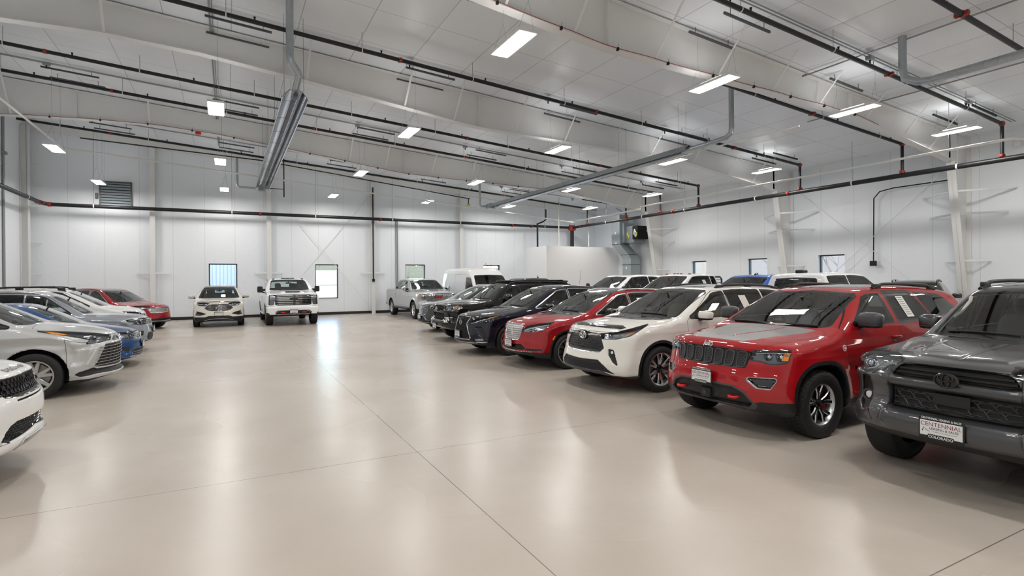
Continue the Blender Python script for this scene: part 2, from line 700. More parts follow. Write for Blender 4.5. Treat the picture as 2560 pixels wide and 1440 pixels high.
def floor_material():
    """polished concrete with saw-cut joints"""
    m, nt, b = nodes_of('polished_concrete')
    N, L = nt.nodes, nt.links
    tc = N.new('ShaderNodeTexCoord')
    sx = N.new('ShaderNodeSeparateXYZ')
    L.new(tc.outputs['Object'], sx.inputs[0])

    def mth(op, a, c=0.0):
        n = N.new('ShaderNodeMath')
        n.operation = op
        for i, v in enumerate((a, c)):
            if isinstance(v, (int, float)):
                n.inputs[i].default_value = v
            else:
                L.new(v, n.inputs[i])
        return n.outputs[0]
    big = N.new('ShaderNodeTexNoise')
    big.inputs['Scale'].default_value = 0.55
    big.inputs['Detail'].default_value = 3
    big.inputs['Roughness'].default_value = 0.5
    L.new(tc.outputs['Object'], big.inputs['Vector'])
    soft = N.new('ShaderNodeTexNoise')
    soft.inputs['Scale'].default_value = 0.35
    soft.inputs['Detail'].default_value = 1
    L.new(tc.outputs['Object'], soft.inputs['Vector'])
    fine = N.new('ShaderNodeTexNoise')
    fine.inputs['Scale'].default_value = 14
    fine.inputs['Detail'].default_value = 6
    L.new(tc.outputs['Object'], fine.inputs['Vector'])
    f = mth('ADD', mth('MULTIPLY', big.outputs['Fac'], 0.9), mth('MULTIPLY', fine.outputs['Fac'], 0.1))
    cr = N.new('ShaderNodeValToRGB')
    cr.color_ramp.elements[0].position = 0.32
    cr.color_ramp.elements[0].color = FLOOR_A
    cr.color_ramp.elements[1].position = 0.68
    cr.color_ramp.elements[1].color = FLOOR_B
    L.new(f, cr.inputs[0])
    lines = None
    for ax, pos in ((0, 1.79), (1, 5.62), (1, 1.75), (0, -6.0), (0, 9.6), (1, 13.4), (1, 21.2)):
        ln = mth('LESS_THAN', mth('ABSOLUTE', mth('SUBTRACT', sx.outputs[ax], pos)), 0.004)
        lines = ln if lines is None else mth('MAXIMUM', lines, ln)
    mx = N.new('ShaderNodeMix')
    mx.data_type = 'RGBA'
    L.new(mth('MULTIPLY', lines, 0.75), mx.inputs[0])
    L.new(cr.outputs[0], mx.inputs[6])
    mx.inputs[7].default_value = lin((70, 62, 54))
    L.new(mx.outputs[2], b.inputs['Base Color'])
    mr = N.new('ShaderNodeMapRange')
    mr.inputs[1].default_value = 0.3
    mr.inputs[2].default_value = 0.7
    mr.inputs[3].default_value = 0.25
    mr.inputs[4].default_value = 0.31
    L.new(soft.outputs['Fac'], mr.inputs[0])
    L.new(mr.outputs[0], b.inputs['Roughness'])
    b.inputs['IOR'].default_value = 1.42
    return m


FLOOR_A, FLOOR_B = lin((178, 169, 158)), lin((192, 184, 174))
wall_white = lin((233, 238, 243))
wall_material('wall_far', 0, wall_white, 1.36)
wall_material('wall_side', 1, wall_white, 1.42)
mat('steel_white', lin((224, 225, 224)), 0.45, noise=0.03, nscale=3)
mat('frame_grey', lin((74, 76, 80)), 0.4, 0.4)
mat('base_dark', lin((34, 30, 28)), 0.6)
mat('pipe_black', lin((38, 38, 40)), 0.42, 0.3, noise=0.15, nscale=12)
mat('coupling_red', lin((150, 46, 32)), 0.5)
mat('galvanised', lin((176, 184, 188)), 0.32, 0.85, noise=0.12, nscale=14)
mat('duct_grey', lin((166, 176, 181)), 0.4, 0.55, noise=0.08, nscale=8)
mat('conduit', lin((150, 154, 158)), 0.4, 0.6)
mat('strut_grey', lin((96, 98, 100)), 0.45, 0.6)
mat('strut_black', lin((22, 23, 25)), 0.5, 0.3)
mat('white_pipe', lin((226, 226, 222)), 0.35)
mat('aluminium', lin((205, 208, 213)), 0.16, 1.0)
mat('heater_tube', lin((98, 98, 104)), 0.5, 0.4)
mat('cable_red', lin((140, 62, 56)), 0.6)
mat('lamp_white_case', lin((232, 232, 230)), 0.4)
mat('drywall', lin((238, 239, 240)), 0.7)
mat('diffuser', lin((240, 240, 235)), 0.5, emit=(1.0, 0.96, 0.91, 1), estr=LAMP)
mat('added_uplight', lin((240, 240, 235)), 0.5, emit=(1.0, 0.98, 0.96, 1), estr=ADDED_UPLIGHT)
mat('label_yellow', lin((206, 196, 40)), 0.5)


def panel_wall(name, axis, fixed, thick, u0, u1, top, openings, m):
    """upright wall with rectangular openings; top(u) is its height"""
    us = sorted({u0, u1, *[o[0] for o in openings], *[o[1] for o in openings]})
    b = MB()

    def quad(a, c, z0, z1a, z1c):
        V = []
        for d in (0, thick):
            for u, z in ((a, z0), (c, z0), (c, z1c), (a, z1a)):
                V.append((u, fixed + d, z) if axis == 0 else (fixed + d, u, z))
        b.add(V, [(0, 1, 2, 3), (7, 6, 5, 4), (0, 4, 5, 1), (3, 2, 6, 7), (0, 3, 7, 4), (1, 5, 6, 2)], MATS[m])
    for a, c in zip(us[:-1], us[1:]):
        mid = (a + c) / 2
        ops = [o for o in openings if o[0] <= mid <= o[1]]
        if ops:
            o = ops[0]
            quad(a, c, 0, o[2], o[2])
            quad(a, c, o[3], top(a), top(c))
        else:
            quad(a, c, 0, top(a), top(c))
    return tag(b.build(name, None, fix=True), kind='structure')


b = MB()
b.box((X0 - .3, Y0 - .3, -.25), (X1 + .3, Y1 + .3, 0), floor_material())
tag(b.build('floor'), kind='structure')
b = MB()
V = [(x, y, ceil_z(x) + d) for d in (0, .25) for x, y in ((X0 - .3, Y0 - .3), (X1 + .3, Y0 - .3), (X1 + .3, Y1 + .3), (X0 - .3, Y1 + .3))]
b.add(V, [(0, 3, 2, 1), (4, 5, 6, 7), (0, 1, 5, 4), (1, 2, 6, 5), (2, 3, 7, 6), (3, 0, 4, 7)], ceiling_material())
tag(b.build('ceiling'), kind='structure')
FARWIN = [(-.86, .43, .88, 2.80), (4.25, 5.47, .90, 2.80), (9.31, 10.55, .90, 2.82), (14.4, 15.59, .90, 2.82)]
SIDEWIN = [(21.19, 22.24, .90, 2.82), (17.42, 18.54, .90, 2.82), (13.70, 14.86, .90, 2.84)]
panel_wall('wall_far', 0, Y1, .28, X0 - .28, X1 + .28, lambda u: ceil_z(u) + .1, FARWIN, 'wall_far')
panel_wall('wall_right', 1, X1, .28, Y0, Y1, lambda u: ceil_z(X1) + .1, SIDEWIN, 'wall_side')
panel_wall('wall_left', 1, X0 - .28, .28, Y0, Y1, lambda u: ceil_z(X0) + .1, [], 'wall_side')
panel_wall('wall_back', 0, Y0 - .28, .28, X0 - .28, X1 + .28, lambda u: ceil_z(u) + .1, [], 'wall_far')
b = MB()
b.box((X0, Y1 - .03, 0), (X1, Y1, .15), MATS['base_dark'])
tag(b.build('baseboard_far'), kind='structure')
b = MB()
b.box((X1 - .03, Y0, 0), (X1, Y1, .15), MATS['base_dark'])
tag(b.build('baseboard_right'), kind='structure')
b = MB()
b.box((X0, Y0, 0), (X0 + .03, Y1, .15), MATS['base_dark'])
tag(b.build('baseboard_left'), kind='structure')
n = 0
for (a, c, z0, z1), ax in [(w, 0) for w in FARWIN] + [(w, 1) for w in SIDEWIN]:
    n += 1
    fx = (Y1 if ax == 0 else X1)
    P = (lambda u, d, z: (u, fx + d, z)) if ax == 0 else (lambda u, d, z: (fx + d, u, z))
    b = MB()
    t = .055
    for u0, u1, q0, q1 in ((a, a + t, z0, z1), (c - t, c, z0, z1), (a + t, c - t, z0, z0 + t), (a + t, c - t, z1 - t, z1)):
        b.box(P(u0, .12, q0), P(u1, .22, q1), MATS['frame_grey'])
    fr = tag(b.build('window_%d' % n), kind='structure')
    b = MB()
    b.box(P(a + t, .165, z0 + t), P(c - t, .170, z1 - t), MATS['window_glass'])
    b.build('window_pane', None, fr)
    b = MB()
    for u0, u1, q0, q1 in ((a - .05, a, z0 - .05, z1 + .05), (c, c + .05, z0 - .05, z1 + .05), (a, c, z0 - .05, z0), (a, c, z1, z1 + .05)):
        b.box(P(u0, -.012, q0), P(u1, .0, q1), MATS['drywall'])
    b.build('casing', None, fr)

# ---- steel frames
RAFT = [(-7.98, 7.55), (-6.7, 7.68), (-4.8, 7.80), (-3.6, 7.84), (-2.6, 7.86), (-.6, 7.76), (1.76, 7.50), (4.64, 7.15), (6.6, 6.90), (7.28, 6.83), (9.0, 6.77), (12.1, 6.70), (16.1, 6.60), (17.6, 6.40), (22.0, 5.80)]


def i_beam(name, Y, prof, fl=.26, ft=.022):
    b = MB()
    n = len(prof)
    m = MATS['steel_white']
    # web
    V = []
    for y in (Y - .006, Y + .006):
        for x, z in prof:
            V += [(x, y, z), (x, y, ceil_z(x) - .06)]
    F = []
    for i in range(n - 1):
        F += [(2 * i, 2 * i + 2, 2 * i + 3, 2 * i + 1), (2 * n + 2 * i + 1, 2 * n + 2 * i + 3, 2 * n + 2 * i + 2, 2 * n + 2 * i)]
    b.add(V, F, m)
    for top in (0, 1):
        for (xa, za), (xb, zb) in zip(prof[:-1], prof[1:]):
            if top:
                za, zb = ceil_z(xa) - .06, ceil_z(xb) - .06
            V = [(x, y, z + d) for x, z in ((xa, za), (xb, zb)) for y in (Y - fl / 2, Y + fl / 2) for d in (0, ft)]
            b.add(V, [(0, 1, 3, 2), (4, 6, 7, 5), (0, 4, 5, 1), (2, 3, 7, 6), (0, 2, 6, 4), (1, 5, 7, 3)], m)
    return b.build(name)


COLS = (9.4, 16.15, 24.65)
for Y in (-4.0, 2.6) + COLS:
    o = tag(i_beam('beam_rafter', Y, RAFT), kind='structure')
    # stiffeners and bolted joints
    for x in (-4.8, 1.4, 7.28, 16.1):
        z0 = float(np.interp(x, [p[0] for p in RAFT], [p[1] for p in RAFT]))
        b = MB()
        b.box((x - .012, Y - .12, z0 + .02), (x + .012, Y + .12, ceil_z(x) - .07), MATS['steel_white'])
        b.build('stiffener', None, o)
    # flange braces run from the bottom flange up to the roof
    for k, x in enumerate((-6.6, -2.6, 2.0, 4.8, 6.4, 8.6, 10.6, 12.6, 14.6, 16.8, 18.8, 20.4)):
        z0 = float(np.interp(x, [p[0] for p in RAFT], [p[1] for p in RAFT]))
        for sg in (-1, 1):
            b = MB()
            b.bar((x, Y + sg * .10, z0 + .03), (x + .02, Y + sg * (ceil_z(x) - z0) * .95, ceil_z(x) - .02), .055, .008, MATS['steel_white'])
            b.build('flange_brace', None, o)
    c = MB()
    m = MATS['steel_white']
    xin = lambda z: 22.0 + (5.8 - z) * (.93 / 4.6)
    V = []
    for z in (0.0, 5.8):
        x = min(xin(z), 23.02)
        for y in (Y - .13, Y + .13):
            V += [(x, y, z), (x + .03, y, z)]
    c.add(V, [(0, 1, 3, 2), (4, 6, 7, 5), (0, 4, 5, 1), (2, 3, 7, 6), (0, 2, 6, 4), (1, 5, 7, 3)], m)
    V = [(min(xin(0), 23.02), y, 0) for y in (Y - .006, Y + .006)] + [(23.12, y, 0) for y in (Y - .006, Y + .006)] + [(xin(5.8), y, 5.8) for y in (Y - .006, Y + .006)] + [(23.12, y, 5.8) for y in (Y - .006, Y + .006)]
    c.add(V, [(0, 2, 6, 4), (1, 5, 7, 3), (0, 4, 5, 1)], m)
    c.box((21.9, Y - .006, 5.78), (23.12, Y + .006, 6.75), m)
    c.box((23.10, Y - .13, 0), (23.14, Y + .13, 6.7), m)
    c.box((21.98, Y - .12, 5.78), (23.12, Y + .12, 5.82), m)
    col = tag(c.build('column_frame'), kind='structure')
    for z in (4.76, 3.99, 2.37):
        for sg in (-1, 1):
            b = MB()
            xx = xin(z)
            ln = 1.35 * (23.10 - xx) / .95
            b.bar((xx + .02, Y + sg * .1, z), (23.12, Y + sg * (.1 + ln), z), .06, .006, m)
            b.bar((xx + .02, Y + sg * .1, z + .03), (23.12, Y + sg * (.1 + ln), z + .03), .006, .06, m)
            b.build('column_brace', None, col)
# end-wall columns and rafter
for x in (-3.2, 1.93, 7.37, 12.82):
    b = MB()
    zt = ceil_z(x) - .35
    b.box((x - .11, Y1 - .26, 0), (x + .11, Y1 - .245, zt), MATS['steel_white'])
    b.box((x - .006, Y1 - .25, 0), (x + .006, Y1 - .02, zt), MATS['steel_white'])
    b.box((x - .11, Y1 - .03, 0), (x + .11, Y1 - .01, zt), MATS['steel_white'])
    col = tag(b.build('column_end'), kind='structure')
    for sg in (-1, 1):
        b = MB()
        b.bar((x + sg * .08, Y1 - .24, 2.29), (x + sg * .68, Y1 - .03, 2.29), .06, .006, MATS['steel_white'])
        b.bar((x + sg * .08, Y1 - .24, 2.32), (x + sg * .68, Y1 - .03, 2.32), .006, .06, MATS['steel_white'])
        b.build('column_brace', None, col)
b = MB()
b.box((X0 + .02, Y1 - .5, 0), (X0 + .3, Y1 - .48, ceil_z(X0) - .3), MATS['steel_white'])
b.box((X0 + .26, Y1 - .62, 0), (X0 + .29, Y1 - .36, ceil_z(X0) - .3), MATS['steel_white'])
b.box((X0 + .01, Y1 - .62, 0), (X0 + .03, Y1 - .36, ceil_z(X0) - .3), MATS['steel_white'])
col = tag(b.build('column_corner'), kind='structure')
for z in (7.2, 6.2, 5.3, 3.7, 2.3):
    b = MB()
    b.bar((X0 + .28, Y1 - .45, z), (X0 + .62, Y1 - .05, z), .05, .02, MATS['steel_white'])
    b.build('column_brace', None, col)
b = MB()
V = []
for x in (X0, X1):
    for y in (Y1 - .2, Y1 - .01):
        for d in (-.36, -.05):
            V.append((x, y, ceil_z(x) + d))
b.add(V, [(0, 1, 3, 2), (4, 6, 7, 5), (0, 4, 5, 1), (2, 3, 7, 6), (0, 2, 6, 4), (1, 5, 7, 3)], MATS['steel_white'])
tag(b.build('beam_end'), kind='structure')


def rod(name, a, c, r, m, label, cat, group=None):
    b = MB()
    b.cyl(a, c, r, 8, MATS[m])
    return tag(b.build(name, None, smooth=.8), label, cat, group)


rod('wall_brace_rod', (1.95, Y1 - .12, 6.9), (7.35, Y1 - .12, .2), .012, 'steel_white', 'thin white brace rod falling to the right across the far wall', 'brace')
rod('wall_brace_rod', (7.35, Y1 - .09, 6.9), (1.95, Y1 - .09, .2), .012, 'steel_white', 'thin white brace rod falling to the left across the far wall', 'brace')
rod('wall_brace_rod', (22.95, 15.9, 6.0), (22.95, 9.6, .35), .013, 'steel_white', 'white brace rod on the right wall, high at the middle column', 'brace')
rod('wall_brace_rod', (22.92, 9.6, 6.0), (22.92, 15.9, .35), .013, 'steel_white', 'white brace rod on the right wall, high at the near column', 'brace')

# enclosed white room in the corner
b = MB()
b.box((17.53, 28.7, 0), (X1 - .01, Y1 - .01, 3.96), MATS['drywall'])
tag(b.build('wall_corner_room'), kind='structure')
# ----------------------------------------------------------------- vehicle bodies
# a body is the smooth meeting of a side outline, a plan outline and a cross section;
# its surface is meshed once and cut along the outlines of glass, lamps, doors and trim


def sstep(a, b, x):
    t = np.clip((x - a) / (b - a), 0, 1)
    return t * t * (3 - 2 * t)


def chaikin(P, n=2, closed=True):
    P = np.asarray(P, float)
    for _ in range(n):
        Q = np.roll(P, -1, 0) if closed else P[1:]
        A = P if closed else P[:-1]
        N = np.empty((2 * len(A), 2))
        N[0::2] = 0.75 * A + 0.25 * Q
        N[1::2] = 0.25 * A + 0.75 * Q
        if not closed:
            N = np.vstack([P[:1], N, P[-1:]])
        P = N
    return P


def poly_sd(poly, u, v, rnd=0.0):
    """signed distance to a polygon, negative inside"""
    P = np.asarray(poly, float)
    d2 = np.full(u.shape, 1e9)
    ins = np.zeros(u.shape, bool)
    n = len(P)
    for i in range(n):
        a = P[i]
        b = P[(i + 1) % n]
        e = b - a
        wx = u - a[0]
        wy = v - a[1]
        L2 = e @ e
        if L2 < 1e-12:
            continue
        t = np.clip((wx * e[0] + wy * e[1]) / L2, 0, 1)
        dx = wx - e[0] * t
        dy = wy - e[1] * t
        np.minimum(d2, dx * dx + dy * dy, out=d2)
        c = (a[1] > v) != (b[1] > v)
        if abs(e[1]) > 1e-12:
            xi = a[0] + (v - a[1]) / e[1] * e[0]
            ins ^= c & (u < xi)
    d = np.sqrt(d2)
    return np.where(ins, -d, d) - rnd


def smax(a, b, k):
    return np.maximum(a, b) + np.maximum(k - np.abs(a - b), 0) ** 2 / (4 * k)


def surface_nets(f, lo, hi, h):
    lo = np.array(lo, float)
    hi = np.array(hi, float)
    n = np.ceil((hi - lo) / h).astype(int) + 1
    B = 4
    nc = np.ceil(n / B).astype(int) + 1
    ax = [lo[i] + np.arange(nc[i]) * h * B for i in range(3)]
    G = np.stack(np.meshgrid(*ax, indexing='ij'), -1).reshape(-1, 3)
    dc = f(G).reshape(nc)
    # blocks that may hold the surface
    lim = h * B * 1.7
    near = np.abs(dc) < lim
    sg = dc < 0
    blk = np.zeros(tuple(nc - 1), bool)
    mn = np.ones(tuple(nc - 1), bool)
    anyin = np.zeros(tuple(nc - 1), bool)
    for i in (0, 1):
        for j in (0, 1):
            for k in (0, 1):
                sl = (slice(i, nc[0] - 1 + i), slice(j, nc[1] - 1 + j), slice(k, nc[2] - 1 + k))
                blk |= near[sl]
                anyin |= sg[sl]
                mn &= sg[sl]
    blk |= anyin & ~mn
    nf = (nc - 1) * B + 1
    val = np.ones(nf, np.float32)
    # far points: sign of the nearest coarse point
    ii = [np.minimum((np.arange(nf[a]) + B // 2) // B, nc[a] - 1) for a in range(3)]
    val[:] = np.where(sg[np.ix_(*ii)], -1.0, 1.0)
    mask = np.zeros(nf, bool)
    bi = np.argwhere(blk)
    for i in range(B + 1):
        for j in range(B + 1):
            for k in range(B + 1):
                mask[bi[:, 0] * B + i, bi[:, 1] * B + j, bi[:, 2] * B + k] = True
    pi = np.argwhere(mask)
    d = np.empty(len(pi), np.float32)
    for s in range(0, len(pi), 400000):
        d[s:s + 400000] = f(lo + pi[s:s + 400000] * h)
    val[mask] = d
    ins = val < 0
    # cells
    nx, ny, nz = nf
    cnt = np.zeros((nx - 1, ny - 1, nz - 1), np.int8)
    for i in (0, 1):
        for j in (0, 1):
            for k in (0, 1):
                cnt += ins[i:nx - 1 + i, j:ny - 1 + j, k:nz - 1 + k]
    act = (cnt > 0) & (cnt < 8)
    ci = np.argwhere(act)
    vid = np.full(act.shape, -1, np.int64)
    vid[act] = np.arange(len(ci))
    acc = np.zeros((len(ci), 3))
    num = np.zeros(len(ci))
    cor = [(i, j, k) for i in (0, 1) for j in (0, 1) for k in (0, 1)]
    for a in cor:
        for axi in range(3):
            if a[axi] == 1:
                continue
            b = list(a)
            b[axi] = 1
            va = val[ci[:, 0] + a[0], ci[:, 1] + a[1], ci[:, 2] + a[2]]
            vb = val[ci[:, 0] + b[0], ci[:, 1] + b[1], ci[:, 2] + b[2]]
            m = (va < 0) != (vb < 0)
            t = np.where(m, va / np.where(m, va - vb, 1), 0)
            p = np.array(a, float)[None, :].repeat(len(ci), 0)
            p[:, axi] = t
            acc[m] += p[m]
            num[m] += 1
    V = lo + (ci + acc / num[:, None]) * h
    F = []
    for axi in range(3):
        u, v = (axi + 1) % 3, (axi + 2) % 3
        s0 = [slice(None)] * 3
        s1 = [slice(None)] * 3
        s0[axi] = slice(0, -1)
        s1[axi] = slice(1, None)
        ch = ins[tuple(s0)] != ins[tuple(s1)]
        e = np.argwhere(ch)
        e = e[(e[:, u] > 0) & (e[:, v] > 0) & (e[:, u] < nf[u] - 1) & (e[:, v] < nf[v] - 1)]
        q = []
        for du, dv in ((-1, -1), (0, -1), (0, 0), (-1, 0)):
            c = e.copy()
            c[:, u] += du
            c[:, v] += dv
            q.append(vid[c[:, 0], c[:, 1], c[:, 2]])
        q = np.stack(q, 1)
        fl = ~ins[e[:, 0], e[:, 1], e[:, 2]]
        q[fl] = q[fl][:, ::-1]
        F.append(q)
    F = np.concatenate(F)
    T = np.concatenate([F[:, [0, 1, 2]], F[:, [0, 2, 3]]])
    return V, T


def clip_mesh(V, F, f):
    """cut along f = 0; returns V (with new points) and the triangles inside (f<0) and outside"""
    if len(F) == 0:
        return V, F, F
    f = np.where(np.abs(f) < 1e-6, 1e-6, f)
    s = f < 0
    c = s[F].sum(1)
    Fin = F[c == 3]
    Fout = F[c == 0]
    if not ((c == 1) | (c == 2)).any():
        return V, Fin, Fout
    X = F[(c == 1) | (c == 2)]
    cx = c[(c == 1) | (c == 2)]
    # rotate so that the odd vertex is first
    odd = np.where(cx == 1, 1, 0)
    sx = s[X]
    k = np.argmax(sx == (odd[:, None] == 1), 1)
    r = np.arange(len(X))
    a = X[r, k]
    b = X[r, (k + 1) % 3]
    d = X[r, (k + 2) % 3]
    E = np.concatenate([np.stack([a, b], 1), np.stack([a, d], 1)])
    key = np.sort(E, 1)
    u, inv = np.unique(key, axis=0, return_inverse=True)
    inv = inv.ravel()
    t = f[u[:, 0]] / (f[u[:, 0]] - f[u[:, 1]])
    NV = V[u[:, 0]] + (V[u[:, 1]] - V[u[:, 0]]) * t[:, None]
    base = len(V)
    V2 = np.vstack([V, NV])
    ab = base + inv[:len(X)]
    ad = base + inv[len(X):]
    tip = np.stack([a, ab, ad], 1)
    q1 = np.stack([ab, b, d], 1)
    q2 = np.stack([ab, d, ad], 1)
    tin = odd == 1
    Fin = np.vstack([Fin, tip[tin], q1[~tin], q2[~tin]])
    Fout = np.vstack([Fout, tip[~tin], q1[tin], q2[tin]])
    return V2, Fin, Fout


def compact(V, F):
    u, inv = np.unique(F, return_inverse=True)
    return V[u], inv.reshape(-1, 3), u


class Body:
    def __init__(s, S):
        s.S = S
        s.L, s.W = S['L'], S['W']
        P = chaikin(S['sil'], S.get('sil_n', 2))
        s.step = 0.015
        s.x0, s.z0 = P[:, 0].min() - 0.5, P[:, 1].min() - 0.4
        nx = int((P[:, 0].max() + 0.5 - s.x0) / s.step) + 2
        nz = int((P[:, 1].max() + 0.45 - s.z0) / s.step) + 2
        gx, gz = np.meshgrid(s.x0 + np.arange(nx) * s.step, s.z0 + np.arange(nz) * s.step, indexing='ij')
        s.G = poly_sd(P, gx, gz)
        s.H = P[:, 1].max()
        s.zb = P[:, 1].min()

    def silh(s, x, z):
        fx = np.clip((x - s.x0) / s.step, 0, s.G.shape[0] - 1.001)
        fz = np.clip((z - s.z0) / s.step, 0, s.G.shape[1] - 1.001)
        i = fx.astype(int)
        j = fz.astype(int)
        a = fx - i
        b = fz - j
        G = s.G
        return (G[i, j] * (1 - a) + G[i + 1, j] * a) * (1 - b) + (G[i, j + 1] * (1 - a) + G[i + 1, j + 1] * a) * b

    def wheel_r(s, x, z, i):
        S = s.S
        n = S.get('arch_n', 2.0)
        dx = np.abs(x - S['wx'][i])
        dz = np.abs(z - S['R'])
        return (dx ** n + dz ** n + 1e-9) ** (1 / n)

    def base(s, P):
        S = s.S
        x, y, z = P[:, 0], P[:, 1], P[:, 2]
        a = np.abs(y)
        t = np.clip(a / s.W, 0, 1.15)
        m = sstep(s.L * 0.4, s.L * 0.75, x)
        it = lambda tab, v: np.interp(v, [q[0] for q in tab], [q[1] for q in tab])
        xs = x - it(S['bow'], x) * t ** S.get('bow_p', 3.0) * (1 - m) + it(S['bowr'], z) * t ** 3.0 * m
        zs = z + it(S['crown'], x) * t ** 2.2
        d1 = s.silh(xs, zs)
        w = s.W * it(S['sec'], z) * it(S['taper'], x)
        if 'fl' in S:
            for i in (0, 1):
                r = s.wheel_r(x, z, i)
                w = w + S['fl'] * np.exp(-(np.maximum(r - S['Ra'], 0) / S.get('fls', 0.09)) ** 2)
        d2 = (a - w) * 0.97
        k = it(S.get('k', [(0.3, 0.06), (1.0, 0.07), (1.4, 0.12), (1.8, 0.16)]), z)
        return smax(d1, d2, k)

    def __call__(s, P):
        S = s.S
        d = s.base(P)
        for op in S.get('ops', ()):
            d = op(P, d)
        x, y, z = P[:, 0], np.abs(P[:, 1]), P[:, 2]
        for i in (0, 1):
            r = s.wheel_r(x, z, i)
            cut = np.maximum(r - S['Ra'], (s.W - 0.42) - y)
            d = np.maximum(d, -cut)
        return d

    def grad(s, V, e=0.004):
        N = np.empty_like(V)
        for k in range(3):
            q = np.zeros(3)
            q[k] = e
            N[:, k] = s(V + q) - s(V - q)
        g = N / (2 * e)
        return g

    def mesh(s, h):
        V, F = surface_nets(s, (-0.12, -2.5 * h, s.zb - 0.06), (s.L + 0.12, s.W + 0.16, s.H + 0.1), h)
        for _ in range(2):
            g = s.grad(V)
            d = s(V)
            V = V - np.clip(d, -h, h)[:, None] * g / np.maximum((g * g).sum(1), 0.3)[:, None]
        V, _, F = clip_mesh(V, F, V[:, 1])
        return V, F

    def front_x(s, y, z, x0=-0.25, off=0.0):
        """where a line at (y, z) meets the nose"""
        y = np.asarray(y, float)
        z = np.asarray(z, float)
        x = np.full(y.shape, x0)
        for _ in range(60):
            d = s(np.stack([x, y, z], -1)) - off
            x = x + np.clip(d, -0.05, 0.08) * 0.8
        return x

    def side_y(s, x, z, off=0.0):
        x = np.asarray(x, float)
        z = np.asarray(z, float)
        y = np.full(x.shape, s.W + 0.25)
        for _ in range(50):
            d = s(np.stack([x, y, z], -1)) - off
            y = y - np.clip(d, -0.05, 0.08) * 0.85
        return y

    def top_z(s, x, y, off=0.0):
        x = np.asarray(x, float)
        y = np.asarray(y, float)
        z = np.full(x.shape, s.H + 0.2)
        for _ in range(60):
            d = s(np.stack([x, y, z], -1)) - off
            z = z - np.clip(d, -0.05, 0.1) * 0.85
        return z


# outlines: fields that are negative inside
def FY(poly, rnd=0.0, x1=1.0):
    return lambda P: np.maximum(poly_sd(poly, np.abs(P[:, 1]), P[:, 2], rnd), P[:, 0] - x1)


def FP(poly, rnd=0.0, x1=1.6):
    return lambda P: np.maximum(poly_sd(poly, np.abs(P[:, 1]) + P[:, 0], P[:, 2], rnd), P[:, 0] - x1)


def RP(poly, L, rnd=0.0):
    return lambda P: np.maximum(poly_sd(poly, np.abs(P[:, 1]) + (L - P[:, 0]), P[:, 2], rnd), L - 1.0 - P[:, 0])


def SX(poly, rnd=0.0, ymin=0.5):
    return lambda P: np.maximum(poly_sd(poly, P[:, 0], P[:, 2], rnd), ymin - np.abs(P[:, 1]))


def TX(poly, rnd=0.0, zmin=0.8):
    return lambda P: np.maximum(poly_sd(poly, P[:, 0], np.abs(P[:, 1]), rnd), zmin - P[:, 2])


def recess(region, depth, soft=0.015):
    """push the surface in by depth inside a region (negative depth raises it)"""
    def op(P, d):
        f = region(P)
        return d + depth * (1 - sstep(-soft, soft, f))
    return op


def grow(region, by):
    return lambda P: region(P) - by


